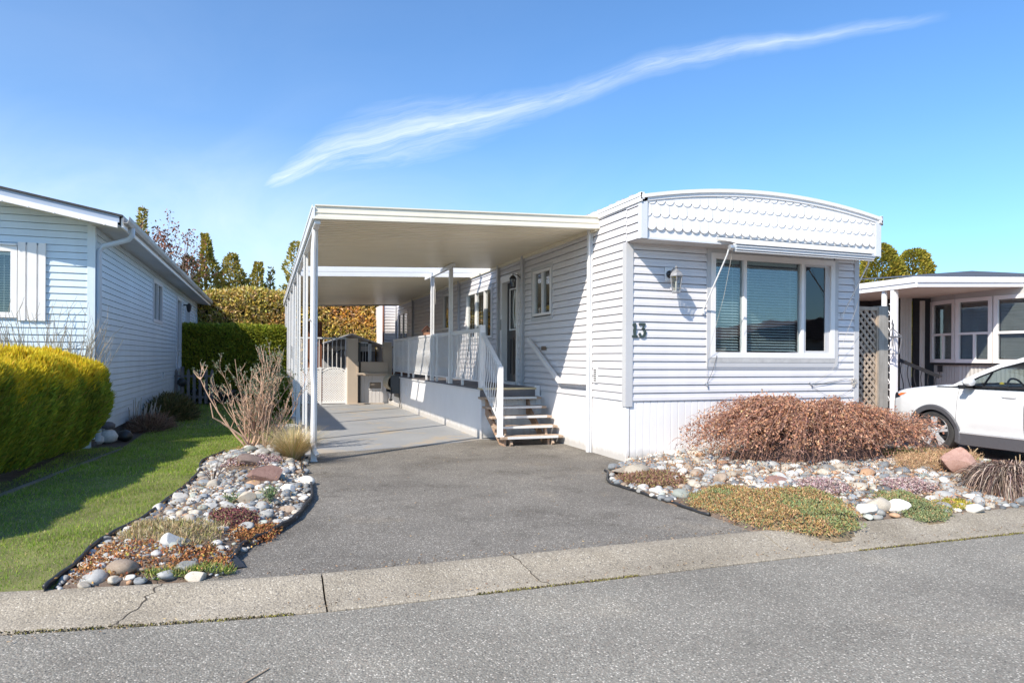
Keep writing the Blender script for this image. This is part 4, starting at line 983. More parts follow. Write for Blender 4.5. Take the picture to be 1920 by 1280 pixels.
b = MB(); b.lathe((-3.2, 27.5, zt(-3.2)-.05), [(.11, 0), (.11, .55), (.19, .56), (.19, .60), (.15, .61), (.15, .68), (.20, .69), (.20, .74), (.05, .80)], 16); b.build('flue_pipe', M_steel, B, smooth=True)

# picket fence between the houses
PF = thing('picket_fence', 'short weathered grey picket fence between the blue house and the shrubs', 'fence', (-2.1, 22.5, 0))
f_ = Fr((0, 22.5, 0), X, -Y)
for z in (.25, .88): MB().fbox(f_, -2.6, -1.55, -.04, 0, z-.03, z+.03).build('rail', M_picket, PF)
for k in range(7):
    x = -2.57+.163*k; b = MB(); b.prism([(x, .05), (x+.085, .05), (x+.085, 1.02), (x+.0425, 1.11), (x, 1.02)], f_, .001, .022); b.build('picket', M_picket, PF)
b = MB(); b.fbox(f_, -2.42, -2.32, -.08, .0, 0, 1.16); b.build('post', M_picket, PF)
FO = thing('wall_ornament', 'dark round ornament hung on the picket fence', 'ornament', (-2.37, 22.46, .72))
b = MB(); b.lathe((-2.37, 22.47, .70), [(.02, 0), (.12, .005), (.13, .02), (.05, .05), (.005, .055)], 14, -Y); b.build('disc', M_black, FO)

# ---------------------------------------------------------------- house on the right
Rr = thing('porch_house', 'low off white house with bow window and shaded porch on the right', 'house', (17, 14, 0))
def unG(x, y, z):     # measured corners, in metres
    return (x, y, z)
ZW0, ZW1 = 1.42, 3.32
c_ = math.cos(yaw); s_ = math.sin(yaw)
def onz(x, y, z):
    f = 1280.; dx, dy = x-960, y-669.8
    a = dx*math.cos(roll)+dy*math.sin(roll); bb = dy*math.cos(roll)-dx*math.sin(roll)
    rx, ry, rz_ = c_*a/f+s_, -s_*a/f+c_, -bb/f; t = (z-1.5)/rz_; return Vector((rx*t, ry*t, 0))
PA, PB, PC = onz(1745.6, 567.8, 3.3), onz(1792, 562.0, 3.3), onz(1863, 556.2, 3.3)
PA, PB, PC = [Vector((round(p.x, 2), round(p.y, 2), 0)) for p in (PA, PB, PC)]
dCD = ((PC-PB).normalized()+Vector((.42, -.42, 0))*.25).normalized(); PD = PC+dCD*1.75; PE = PD+(dCD+Vector((.3, -.1, 0))).normalized()*1.8
def bowseg(p, q, k, nlab):
    u = (q-p); L_ = u.length; u.normalize(); nrm = Vector((u.y, -u.x, 0))
    if nrm.dot(p) > 0: nrm = -nrm
    f_ = Fr(p, u, nrm)
    w = window(Rr, f_, .02, L_-.02, ZW0, ZW1, M_white, G_side, .11, (), rails=((.13, L_-.13, 2.28),), out=.04, blind=(0,), blindm=mat('grey_blind', (.50, .50, .48), .5, .02), slat=.035, tilt=-.6, mw=.07, label=nlab)
    b = MB(); b.fbox(f_, L_*.52-.035, L_*.52+.035, -.04, .03, ZW0+.11, 2.25); b.build('mullion', M_white, w)
    b = MB(); b.fbox(f_, .0, L_, -.02, .01, ZW1+.005, 3.62); b.build('wall_above_window', M_rhouse, Rr)
    b = MB(); a = 0
    while a < L_-.01:
        q_ = min(a+.12, L_); b.quad(f_.p(a, -.10, -.05), f_.p(a+(q_-a)*.5, -.085, -.05), f_.p(a+(q_-a)*.5, -.085, ZW0-.06), f_.p(a, -.10, ZW0-.06)); b.quad(f_.p(a+(q_-a)*.5, -.085, -.05), f_.p(q_, -.10, -.05), f_.p(q_, -.10, ZW0-.06), f_.p(a+(q_-a)*.5, -.085, ZW0-.06)); a = q_
    b.build('corrugated_wall', M_rhouse, Rr)
    b = MB(); b.fbox(f_, 0, L_, -.12, .0, ZW0-.07, ZW0-.005); b.build('sill_band', M_dark, Rr)
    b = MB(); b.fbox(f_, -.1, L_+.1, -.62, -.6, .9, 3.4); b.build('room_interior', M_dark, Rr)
bowseg(PA, PB, 0, 'narrow left facet of the bow window'); bowseg(PB, PC, 1, 'second facet of the bow window'); bowseg(PC, PD, 2, 'wide sunny facet of the bow window'); bowseg(PD, PE, 3, 'last facet of the bow window')
nA = (PA-PB).normalized()
f2 = Fr(PA, nA, Vector((-.62, -.78, 0)))
# wall returning left of the bow: drain pipe, wall panel, doorway
def imgseg(x0, x1, base):        # points beside the bow on a plane facing the street
    return base
gx = PA.x-.06; gy = PA.y
b = MB(); b.box(gx-.36, gx-.26, gy-.05, gy+.05, .0, 3.35); b.build('drain_pipe', M_rsof, Rr)
b = MB(); b.box(gx-.26, gx+2.5, gy+.35, gy+.4, 0, 3.6); b.build('dark_gap_wall', M_dark, Rr)  # added dark wall closing the gap, with shade put into its colour
b = MB(); x = gx-.88
while x < gx-.40:
    b.quad((x, gy+.30, .0), (x+.06, gy+.28, .0), (x+.06, gy+.28, 3.6), (x, gy+.30, 3.6)); b.quad((x+.06, gy+.28, .0), (x+.12, gy+.30, .0), (x+.12, gy+.30, 3.6), (x+.06, gy+.28, 3.6)); x += .12
b.build('wall_panel', M_rhouse, Rr)
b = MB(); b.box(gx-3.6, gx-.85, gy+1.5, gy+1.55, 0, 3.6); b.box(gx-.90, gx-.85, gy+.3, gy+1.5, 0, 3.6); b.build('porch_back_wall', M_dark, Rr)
b = frame_ring(MB(), Fr((0, gy+1.49, 0), X, -Y), gx-1.95, gx-1.05, 1.0, 3.15, .05, 0, .03); w_ = b.build('doorway_window', M_trim, Rr); MB().box(gx-1.9, gx-1.1, gy+1.47, gy+1.48, 1.05, 3.1).build('pane', G_side, w_)
# eaves and roof
GC = Vector((15.70, 13.0, 0)); GB_ = Vector((15.70, 17.2, 0)); GD = Vector((24.5, 12.6, 0))
def eave(p, q, zp, zq, nm, n):
    b = MB(); n = Vector(n)
    for d0, d1, o0 in ((-.02, .10, 0), (.10, .13, .03), (.13, .25, .012)):
        V = []
        for P_, z in ((p, zp), (q, zq)):
            V += [P_+Z*(z+d0), P_+n*(.02+o0)+Z*(z+d0), P_+n*(.02+o0)+Z*(z+d1), P_+Z*(z+d1)]
        b.add(V, [(0, 1, 2, 3), (7, 6, 5, 4), (0, 4, 5, 1), (1, 5, 6, 2), (2, 6, 7, 3), (3, 7, 4, 0)])
    return b.build(nm, M_white, Rr)
eave(GC, GB_, 3.39, 3.36, 'side_gutter', -X); eave(GC, GD, 3.39, 3.72, 'front_gutter', -Y)
b = MB(); b.add([GC+Z*3.38, GB_+Z*3.35, GB_+X*9+Z*3.6, GD+Z*3.70], [(0, 3, 2, 1)]); b.build('porch_soffit', M_rsof, Rr)
b = MB(); b.add([GC+Z*3.655+X*.05+Y*.03, GB_+Z*3.63+X*.05, GB_+X*9+Z*4.35, GD+Vector((0, .05, 4.00))], [(0, 3, 2, 1)]); b.add([GD+Vector((0, .05, 4.00)), GB_+X*9+Z*4.35, Vector((27, 26, 4.7)), Vector((15.75, 26, 3.63)), GB_+Z*3.63+X*.05], [(0, 1, 2, 3, 4)][:0]+[(1, 2, 3, 4)])
b.add([Vector((15.9, 13.06, 3.66)), Vector((24.5, 13.0, 3.99)), Vector((24.5, 18, 4.8)), Vector((15.9, 18, 3.95))], [(0, 1, 2, 3)]); b.build('roof', mat('dark_roll_roof', (.075, .08, .095), .8, .15, 2), Rr)
for x, y, w, nm in ((15.78, 13.72, .085, 'porch_post'), (15.80, 14.05, .045, 'porch_post')):
    b = MB(); b.box(x-w, x+w, y-.05, y+.05, 0, 3.39); b.box(x-w*.5, x+w*.5, y-.065, y-.05, 0, 3.3); b.build(nm, M_white, Rr)
b = MB(); fs = Fr((15.79, 0, 0), Y, -X)
for k in range(6):
    zc = .55+.46*k; s_g = 1 if k % 2 else -1
    pts = [Vector((15.79, 13.89+.09*math.cos(a), zc+.15*math.sin(a))) for a in [math.pi*.5*s_g+i*.28 for i in range(16)]]
    b.tube(pts, .011, 5); pts = [(15.79, 13.80, zc-.22), (15.79, 13.9, zc-.05), (15.79, 14.0, zc+.1)]; b.tube(pts, .010, 5)
b.build('wrought_scroll', M_white, Rr)
# hanging lantern and plaque
HL = thing('hanging_lantern', 'open grey metal lantern hanging on a scroll bracket from the white porch post', 'lantern', (15.55, 13.6, 2.2))
b = MB(); c0 = Vector((15.53, 13.55, 1.66))
b2 = [(c0.x+sx*r, c0.y+sy*r, z) for z, r in ((c0.z, .105), (c0.z+.44, .155)) for sx, sy in ((-1, -1), (1, -1), (1, 1), (-1, 1))]
for i in range(4): b.bar(b2[i], b2[i+4], .018, .018); b.bar(b2[i], b2[(i+1) % 4], .02, .02); b.bar(b2[i+4], b2[4+(i+1) % 4], .022, .03); b.bar(b2[i+4], c0+Z*.66, .02, .02)
b.build('frame', mat('lantern_grey', (.14, .14, .15), .5, .2, 20), HL)
b = MB(); b.lathe(c0+Z*.0, [(.06, 0), (.06, .02), (.02, .03), (.02, .14), (.005, .2)], 10); b.build('candle', M_white, HL)
b = MB(); b.tube([(15.72, 13.75, 2.42), (15.6, 13.62, 2.56), (15.53, 13.55, 2.50), (15.53, 13.55, 2.32)], .008, 6); b.tube([(15.72, 13.75, 2.3), (15.5, 13.5, 2.44), (15.42, 13.42, 2.38), (15.44, 13.45, 2.30)], .008, 6); b.build('bracket', M_black, HL)
PQ = thing('number_plaque', 'small dark plaque with two hooks under the bow window', 'plaque', (PA.x, PA.y, 1.2))
pc = PA+(PB-PA)*.3; b = MB(); b.box(pc.x-.12, pc.x+.22, pc.y-.12, pc.y-.08, 1.13, 1.33); b.build('board', M_plaque, PQ)
b = MB(); [b.tube([(pc.x+o, pc.y-.1, 1.13), (pc.x+o+.03, pc.y-.12, .98), (pc.x+o+.07, pc.y-.12, .98), (pc.x+o+.08, pc.y-.12, 1.04)], .008, 5) for o in (-.06, .08)]; b.build('hooks', M_black, PQ)
# dark porch stair rail
PR = thing('porch_stair_rail', 'dark sloping stair rail in the shade of the right hand porch', 'railing', (16.2, 14.6, 0))
p0, p1 = Vector((16.55, 15.5, 1.95)), Vector((17.0, 13.35, 1.05))
b = MB(); b.bar(p0, p1, .06, .09); b.bar(p0-Z*.9, p1-Z*.75, .04, .05); b.build('rail', M_black, PR)
for k in range(12):
    q0 = p0.lerp(p1, (k+.5)/12); b = MB(); b.tube([(q0.x, q0.y+.05*math.sin(i*.7), q0.z-.85*i/8) for i in range(9)], .012, 5); b.build('baluster', M_black, PR)

# lattice screen and post between the houses
WL = thing('lattice_screen', 'tan wooden lattice screen with grey post beside the right side of the pale home', 'fence', (9.6, 8.93, 0))
LF2 = Fr((0, 8.93, 0), X, -Y)
lattice(LF2, (9.27, 9.86, 2.34), .10, .135, .040, M_wlatt, 'lattice', WL, th=.014)
b = MB(); b.fbox(LF2, 9.25, 9.87, -.03, .035, 2.34, 2.40); b.fbox(LF2, 9.84, 9.868, -.02, .04, .1, 2.34); b.build('frame', M_wlatt, WL)
b = MB(); b.fbox(LF2, 9.872, 10.08, -.08, .05, -.05, 2.42); b.build('post', M_wpost, WL)
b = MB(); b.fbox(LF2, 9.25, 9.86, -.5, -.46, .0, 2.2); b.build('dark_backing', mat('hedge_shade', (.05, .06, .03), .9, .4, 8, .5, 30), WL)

# ---------------------------------------------------------------- the white car
ZC = -.058; CX = 11.5
M_car = mat('white_car_paint', (.67, .67, .67), .22, 0, coat=1.0)
M_clad = mat('dark_cladding', (.085, .085, .095), .55, .05, 30)
M_tyre = mat('tyre_rubber', (.035, .034, .034), .75, .25, 12)
M_rim = mat('machined_rim', (.66, .67, .69), .32, .05, metal=.45)
M_gloss = mat('gloss_black', (.012, .012, .014), .12, 0)
G_car = glass('car_glass', (.66, .72, .70), .05)
CAR = thing('parked_car', 'white suv parked on red pavers beyond the brown mound shrub', 'car', (CX, 7.0, ZC))
WY = (8.41, 5.645); WR = .36; AR = .405
def lerpf(x, pts):
    if x <= pts[0][0]: return pts[0][1]
    for (a, b), (c, d) in zip(pts[:-1], pts[1:]):
        if x <= c: return b+(d-b)*(x-a)/(c-a)
    return pts[-1][1]
def Wd(y): return lerpf(y, [(4.55, .72), (4.62, .84), (4.8, .90), (5.2, .935), (6.0, .95), (8.3, .95), (8.8, .935), (9.05, .925), (9.2, .885), (9.29, .80), (9.32, .72)])
def Tp(y): return lerpf(y, [(4.55, .95), (4.62, 1.10), (4.8, 1.16), (5.5, 1.15), (7.0, 1.135), (7.8, 1.135), (8.05, 1.155), (8.3, 1.145), (8.7, 1.10), (9.0, 1.055), (9.15, 1.015), (9.25, .95), (9.32, .80)])
def bottom(y):
    z = lerpf(y, [(4.55, .36), (4.7, .28), (5.0, .24), (9.0, .24), (9.2, .26), (9.32, .34)])
    for c in WY:
        d = y-c
        if abs(d) < AR+.02: z = max(z, .33+math.sqrt(max(0, (AR+.02)**2-d*d)))
    return z
SH = [(.20, .945), (.40, .965), (.55, .992), (.70, 1.0), (.86, .992), (.965, .972), (1.0, .955), (1.06, .938), (1.12, .918), (1.2, .90)]
def wat(y, z):
    w = Wd(y)*lerpf(z, SH)
    for c in WY:    # flared wings
        d = math.hypot(y-c, z-.34)
        if z > .34: w += .018*math.exp(-((d-.47)/.10)**2)
    return w
ys = sorted({round(4.55+.03*i, 3) for i in range(160)} | {6.945, 6.955, 7.994, 8.0, 9.32, 5.9, 5.91})
ys = [y for y in ys if y <= 9.32]
NV = 14
def side(mb, yr, sgn):
    for a, b in zip(yr[:-1], yr[1:]):
        V = []
        for y in (a, b):
            z0, z1 = bottom(y), Tp(y)-.035
            for i in range(NV+1):
                z = z0+(z1-z0)*i/NV; V.append((CX+sgn*wat(y, z), y, ZC+z))
        n = NV+1; F = [(i, n+i, n+i+1, i+1) for i in range(NV)]
        if sgn < 0: F = [f[::-1] for f in F]
        mb.add(V, F)
def weld(o):
    import bmesh
    bm = bmesh.new(); bm.from_mesh(o.data); bmesh.ops.remove_doubles(bm, verts=bm.verts, dist=.0008); bmesh.ops.recalc_face_normals(bm, faces=bm.faces); bm.to_mesh(o.data); bm.free()
    o.data.polygons.foreach_set('use_smooth', [True]*len(o.data.polygons)); o.data.set_sharp_from_angle(angle=math.radians(42)); return o
body = MB(); side(body, [y for y in ys if y <= 5.9], -1); side(body, [y for y in ys if y >= 8.0], -1); side(body, ys, 1)
def topstrip(mb, yr):
    for a, b in zip(yr[:-1], yr[1:]):
        V = []
        for y in (a, b):
            w = wat(y, Tp(y)-.035); t = Tp(y)
            for s_, dz in ((-1, -.035), (-.975, -.012), (-.93, 0), (-.72, .006), (-.68, .016), (-.35, .030), (0, .034), (.35, .030), (.68, .016), (.72, .006), (.93, 0), (.975, -.012), (1, -.035)): V.append((CX+s_*w, y, ZC+t+dz))
        mb.add(V, [(i, i+1, 14+i, 13+i) for i in range(12)])
topstrip(body, [y for y in ys if y >= 8.0]); topstrip(body, [y for y in ys if y <= 4.86])
for y, z in ((9.32, 0), (4.55, 0)):      # nose and tail caps
    z0, z1 = bottom(y), Tp(y)-.035; L_ = [(CX-wat(y, z0+(z1-z0)*i/NV), y, ZC+z0+(z1-z0)*i/NV) for i in range(NV+1)]; R_ = [(2*CX-p[0], p[1], p[2]) for p in L_]
    body.add(L_+R_, [(i, i+1, NV+2+i, NV+1+i) for i in range(NV)])
weld(body.build('body', M_car, CAR))
for lo, hi, nm in ((7.994, 6.955, 'front_door'), (6.945, 5.91, 'rear_door')):
    m_ = MB(); yr = [y for y in ys if hi-1e-6 <= y <= lo+1e-6]; side(m_, yr, -1); d_ = weld(m_.build(nm, M_car, CAR))
    hy = hi+.13; b = MB(); b.lathe((CX-wat(hy, 1.0)-.012, hy-.02, ZC+1.0), [(.008, 0), (.020, .03), (.022, .11), (.018, .2), (.006, .23)], 10, Y); b.build('handle', M_car, d_, smooth=True)
    b = MB(); b.fbox(Fr((CX-wat(hy, 1.0), 0, 0), Y, -X), hy+.02, hy+.2, -.01, .004, ZC+.975, ZC+1.005); b.build('handle_recess', M_clad, d_)
# dark backing behind the shut lines, wheel wells and floor
b = MB(); b.box(CX-.90, CX+.90, 4.9, 9.1, ZC+.26, ZC+.30)
for y0, y1 in ((6.06, 7.98),): b.box(CX-.86, CX-.84, y0, y1, ZC+.26, ZC+1.05)
for c in WY:
    n = 14; pts = [(c+(AR+.035)*math.cos(math.pi*i/n), .33+(AR+.035)*math.sin(math.pi*i/n)) for i in range(n+1)]
    for sx in (-1, 1):
        for (y0, z0), (y1, z1) in zip(pts[:-1], pts[1:]): b.quad((CX+sx*.945, y0, ZC+z0), (CX+sx*.945, y1, ZC+z1), (CX+sx*.55, y1, ZC+z1), (CX+sx*.55, y0, ZC+z0))
        b.add([(CX+sx*.55, y, ZC+z) for y, z in pts], [tuple(range(n+1))])
b.build('underbody', M_black, CAR)
for sx in (-1, 1):
    b = MB()
    for c in WY:
        n = 26; a0_, a1_ = math.radians(-14), math.radians(194)
        for i in range(n):
            V = []
            for k in (i, i+1):
                a = a0_+(a1_-a0_)*k/n
                for r, o in ((AR-.005, -.03), (AR-.005, .018), (AR+.062, .022), (AR+.082, .002)):
                    y, z = c+r*math.cos(a), .33+r*math.sin(a); V.append((CX+sx*(wat(min(9.25, max(4.65, y)), max(z, .45))+o), y, ZC+z))
            b.add(V, [(j, j+1, 5+j, 4+j) for j in range(3)])
    y0, y1 = WY[1]+AR, WY[0]-AR
    for a, c in zip(np.linspace(y0, y1, 12)[:-1], np.linspace(y0, y1, 12)[1:]):
        V = []
        for y in (a, c):
            for z, o in ((.19, -.03), (.20, .008), (.345, .020), (.37, .022), (.40, -.002)): V.append((CX+sx*(.93+o), y, ZC+z))
        b.add(V, [(j, j+1, 6+j, 5+j) for j in range(4)])
    b.build('wheel_arch_cladding', M_clad, CAR, smooth=True)
    b = MB(); b.fbox(Fr((CX+sx*.93, 0, 0), Y, X*sx), y0+.03, y1-.05, .0, .028, ZC+.378, ZC+.412); b.build('sill_strip', M_rim, CAR, bevel=.006)
# greenhouse
OUT = [(8.16, 1.12), (7.80, 1.335), (7.45, 1.50), (7.08, 1.615), (6.5, 1.675), (5.8, 1.67), (5.2, 1.62), (4.85, 1.50), (4.66, 1.13)]
INN = [(7.93, 1.15), (7.69, 1.295), (7.39, 1.435), (7.04, 1.54), (6.5, 1.595), (5.8, 1.595), (5.38, 1.55), (5.08, 1.42), (4.98, 1.15)]
gw = lambda z: .895-(max(z, 1.12)-1.12)*.40
b = MB()
for sx in (-1, 1):
    for i in range(8):
        q = [(CX+sx*(gw(z)+o), y, ZC+z) for (y, z), o in ((OUT[i], 0), (OUT[i+1], 0), (INN[i+1], .004), (INN[i], .004))]; b.add(q, [(0, 1, 2, 3) if sx > 0 else (3, 2, 1, 0)])
def cross(i, s_):
    y, z = OUT[i]; w = gw(z); return (CX+s_*w, y+(.12*(1-s_*s_) if i < 4 else -.10*(1-s_*s_) if i > 6 else 0), ZC+z+.035*(1-s_*s_))
SS = [-1, -.95, -.8, -.5, -.2, .2, .5, .8, .95, 1]
def loft(mb, i0, i1, s0=0, s1=9):
    for i in range(i0, i1):
        for j in range(s0, s1): mb.quad(cross(i, SS[j]), cross(i, SS[j+1]), cross(i+1, SS[j+1]), cross(i+1, SS[j]))
loft(b, 3, 6); loft(b, 0, 3, 0, 1); loft(b, 0, 3, 8, 9); loft(b, 6, 8, 0, 1); loft(b, 6, 8, 8, 9)
weld(b.build('roof', M_car, CAR))
b = MB(); loft(b, 0, 3, 1, 8); b.build('windscreen', G_car, CAR, smooth=True); b = MB(); loft(b, 6, 8, 1, 8); b.build('rear_window', G_car, CAR, smooth=True)
b = MB(); b.add([(CX+s_*.9, y, ZC+1.125) for y in (7.95, 8.4) for s_ in (-1, 1)], [(0, 1, 3, 2)]); b.build('cowl', M_black, CAR)
for sx in (-1, 1):
    b = MB()
    for i in range(8): b.bar((CX+sx*(gw(INN[i][1])+.008), INN[i][0], ZC+INN[i][1]), (CX+sx*(gw(INN[i+1][1])+.008), INN[i+1][0], ZC+INN[i+1][1]), .022, .018, X)
    b.bar((CX+sx*.905, 8.0, ZC+1.14), (CX+sx*.905, 4.95, ZC+1.14), .022, .03, Z)
    b.bar((CX+sx*(gw(1.15)+.006), 7.60, ZC+1.15), (CX+sx*(gw(1.36)+.006), 7.51, ZC+1.37), .014, .035, X)
    b.bar((CX+sx*(gw(1.15)+.006), 6.93, ZC+1.15), (CX+sx*(gw(1.56)+.006), 6.80, ZC+1.57), .016, .085, X); b.build('window_trim', M_gloss, CAR)
    b = MB(); b.add([(CX+sx*(gw(z)), y, ZC+z) for y, z in INN], [tuple(range(9)) if sx < 0 else tuple(range(9))[::-1]]); b.build('side_window', G_car, CAR)
    b = MB(); V = CX+sx*.70; b.tube([(CX+sx*.66, 7.0, ZC+1.655), (CX+sx*.665, 6.85, ZC+1.70), (CX+sx*.66, 5.4, ZC+1.70), (CX+sx*.66, 5.25, ZC+1.66)], .016, 8); b.build('roof_rail', M_rim, CAR, smooth=True)
    b = MB(); xm = CX+sx*1.02
    b.lathe((xm, 7.74, ZC+1.20), [(.02, -.07), (.085, -.055), (.105, 0), (.095, .04), (.05, .085), (.01, .10)], 16, Y); b.v = [(xm+(x-xm)*.95, y, ZC+1.21+(z-ZC-1.20)*.66) for x, y, z in b.v]; m1 = b.build('mirror', M_car, CAR, smooth=True)
    b = MB(); b.bar((xm+sx*.09, 7.79, ZC+1.135), (CX+sx*.88, 7.80, ZC+1.135), .11, .06); b.build('mirror_base', M_gloss, m1, bevel=.012)
# interior
b = MB(); b.box(CX-.72, CX+.72, 7.55, 8.0, ZC+.95, ZC+1.155); b.build('dashboard', M_black, CAR, bevel=.03)
b = MB(); b.tube([(CX-.38+.19*math.cos(a), 7.42+.07*math.sin(a), ZC+1.10+.17*math.sin(a)) for a in [2*math.pi*i/28 for i in range(29)]], .016, 8, False); b.bar((CX-.55, 7.43, ZC+1.10), (CX-.2, 7.43, ZC+1.10), .03, .05); b.build('steering_wheel', M_black, CAR)
for x in (CX-.38, CX+.38):
    b = MB(); b.box(x-.24, x+.24, 6.45, 6.95, ZC+.5, ZC+.72); b.bar((x, 6.47, ZC+.6), (x, 6.25, ZC+1.33), .46, .13, Y); b.bar((x, 6.25, ZC+1.36), (x, 6.22, ZC+1.52), .24, .09, Y); b.build('seat', M_black, CAR, bevel=.03)
b = MB(); b.box(CX-.74, CX+.74, 5.15, 5.35, ZC+.6, ZC+1.3); b.build('rear_seat', M_black, CAR, bevel=.04)
b = MB(); b.lathe((CX-.25, 7.75, ZC+1.16), [(.02, 0), (.035, .01), (.035, .03), (.01, .045)], 10); b.build('dash_ornament', mat('yellow_plastic', (.75, .55, .05), .4, 0), CAR, smooth=True)
b = MB(); b.box(CX-.1, CX+.12, 7.33, 7.36, ZC+1.42, ZC+1.49); b.tube([(CX, 7.36, ZC+1.43), (CX, 7.36, ZC+1.30)], .004, 4); b.lathe((CX, 7.36, ZC+1.17), [(.05, 0), (.035, .05), (.015, .10), (.02, .13)], 8); b.build('rear_view_mirror', M_black, CAR)
# lights
for sx in (-1, 1):
    poly = [(9.27, .925), (9.20, .975), (9.08, 1.0), (8.90, 1.012), (9.00, .945), (9.10, .90), (9.20, .875)]
    b = MB(); V = [(CX+sx*(wat(y, z)+.004), y, ZC+z) for y, z in poly]; V2 = [(CX+sx*(wat(y, z)-.02), y, ZC+z) for y, z in poly]; n = len(poly)
    b.add(V+V2, [tuple(range(n)) if sx < 0 else tuple(range(n))[::-1]]+[(i, i+n, (i+1) % n+n, (i+1) % n) for i in range(n)]); hl = b.build('headlight', M_gloss, CAR)
    poly = [(9.14, .945), (9.08, .975), (8.95, .99), (9.02, .95), (9.08, .925)]
    b = MB(); b.add([(CX+sx*(wat(y, z)+.008), y, ZC+z) for y, z in poly], [tuple(range(5)) if sx < 0 else tuple(range(5))[::-1]]); b.build('indicator', mat('orange_lens', (.85, .17, .03), .2, 0), hl)
def wheel(x, y, sx):
    b = MB(); c = (x, y, ZC+WR); prof = [(.245, -.11), (.32, -.112), (.348, -.10), (.358, -.07), (.36, 0), (.358, .07), (.348, .10), (.32, .115), (.262, .108), (.25, .09)]
    b.lathe(c, prof, 48, X*sx, caps=False); w = b.build('wheel', M_tyre, CAR, smooth=True)
    b = MB(); b.lathe(c, [(.255, -.1), (.24, -.09), (.235, .06), (.245, .098), (.262, .108), (.256, .112), (.240, .096)], 48, X*sx, caps=False); b.lathe(c, [(.235, .0), (.01, .0)], 32, X*sx, caps=False)
    b.build('rim_barrel', mat('rim_shadow_grey', (.16, .16, .165), .4, .05, metal=.6), w, smooth=True)
    b = MB(); xo = x+sx*.085
    for k in range(5):
        for da, ww in ((-.155, .046), (.155, .046)):
            a = 2*math.pi*k/5+.3; a1 = a+da
            b.bar((xo, y+.05*math.cos(a), ZC+WR+.05*math.sin(a)), (xo+sx*.012, y+.243*math.cos(a1), ZC+WR+.243*math.sin(a1)), .020, ww, Vector((0, -math.sin(a1), math.cos(a1))))
    b.lathe((x+sx*.06, y, ZC+WR), [(.07, 0), (.07, .02), (.05, .035), (.03, .04), (.028, .03), (.005, .03)], 20, X*sx); b.build('spokes', M_rim, w)
    b = MB(); b.lathe((x-sx*.03, y, ZC+WR), [(.16, 0), (.16, .02), (.05, .02)], 24, X*sx); b.build('brake_disc', M_steel, w)
for y in WY:
    for sx in (-1, 1): wheel(CX+sx*.815, y, sx)
b = MB(); b.fbox(Fr((CX, 9.325, 0), -X, Y), -.55, .55, -.03, .01, ZC+.42, ZC+.72); b.build('grille', M_gloss, CAR)
b = MB(); b.fbox(Fr((CX, 4.54, 0), X, -Y), -.26, .26, -.03, .012, ZC+.72, ZC+.85); b.build('plate_recess', M_clad, CAR)
for sx in (-1, 1):
    b = MB(); b.box(CX+sx*.74-.14, CX+sx*.74+.14, 4.60, 4.66, ZC+.98, ZC+1.1); b.build('tail_light', mat('red_lens', (.45, .01, .01), .2, 0), CAR)

# ---------------------------------------------------------------- foliage helpers
def unit(a): return a/np.maximum(np.linalg.norm(a, axis=1, keepdims=True), 1e-9)
def leaves(P, D, L, W, cols, bend=.25, shape='diamond'):
    """one small folded blade per point: P base, D direction, L length, W width"""
    n = len(P); D = unit(D); r = unit(np.cross(D, nr.normal(size=(n, 3)))); up = np.cross(r, D)
    L = np.broadcast_to(np.asarray(L, float), (n,))[:, None]; W = np.broadcast_to(np.asarray(W, float), (n,))[:, None]
    a = P; m = P+D*L*.5+up*L*bend*.5; t = P+D*L
    V = np.stack([a, m-r*W*.5, t, m+r*W*.5], 1).reshape(-1, 3)
    F = np.arange(4*n).reshape(-1, 4)
    return V, F, cols
def blades(P, D, L, W, cols, droop=.3):
    n = len(P); D = unit(D); r = unit(np.cross(D, nr.normal(size=(n, 3))))
    L = np.broadcast_to(np.asarray(L, float), (n,))[:, None]; W = np.broadcast_to(np.asarray(W, float), (n,))[:, None]
    V = np.stack([P-r*W*.5, P+r*W*.5, P+D*L-np.array([0, 0, 1.])*L*droop], 1).reshape(-1, 3)
    return V, np.arange(3*n).reshape(-1, 3), cols
def joinq(parts):
    Vs, Fs, Cs = [], [], []; k = 0
    for V, F, Cc in parts: Vs.append(V); Fs.append(F+k); Cs.append(Cc); k += len(V)
    return np.concatenate(Vs), np.concatenate(Fs), np.concatenate(Cs)
def pick(cols, n, p=None, j=.15):
    c = np.array(cols, float)[nr.choice(len(cols), n, p=p)]
    return np.clip(c*(1+nr.normal(size=(n, 1))*j)*(1+nr.normal(size=(n, 3))*j*.3), .005, .95)
def lump(P, f, seed=0):      # cheap smooth noise in [-1, 1]
    r = np.random.default_rng(seed); s = 0
    for k in range(5):
        d = r.normal(size=3); d /= np.linalg.norm(d); s = s+np.sin(P@d*f*(1+.5*k)+r.uniform(0, 6))/(1+.35*k)
    return s/2.6
M_leaf = mat('foliage', (.1, .15, .03), .6, .0, attr=True, spec=.3, trans=.35)
M_gold = mat('golden_foliage', (.1, .15, .03), .6, .0, attr=True, spec=.3, trans=.5)
M_dry = mat('dry_foliage', (.3, .2, .1), .8, .0, attr=True, spec=.15)
M_twig = mat('twig_bark', (.33, .26, .20), .8, .25, 20)
M_bark = mat('tree_bark', (.12, .09, .07), .9, .25, 8)
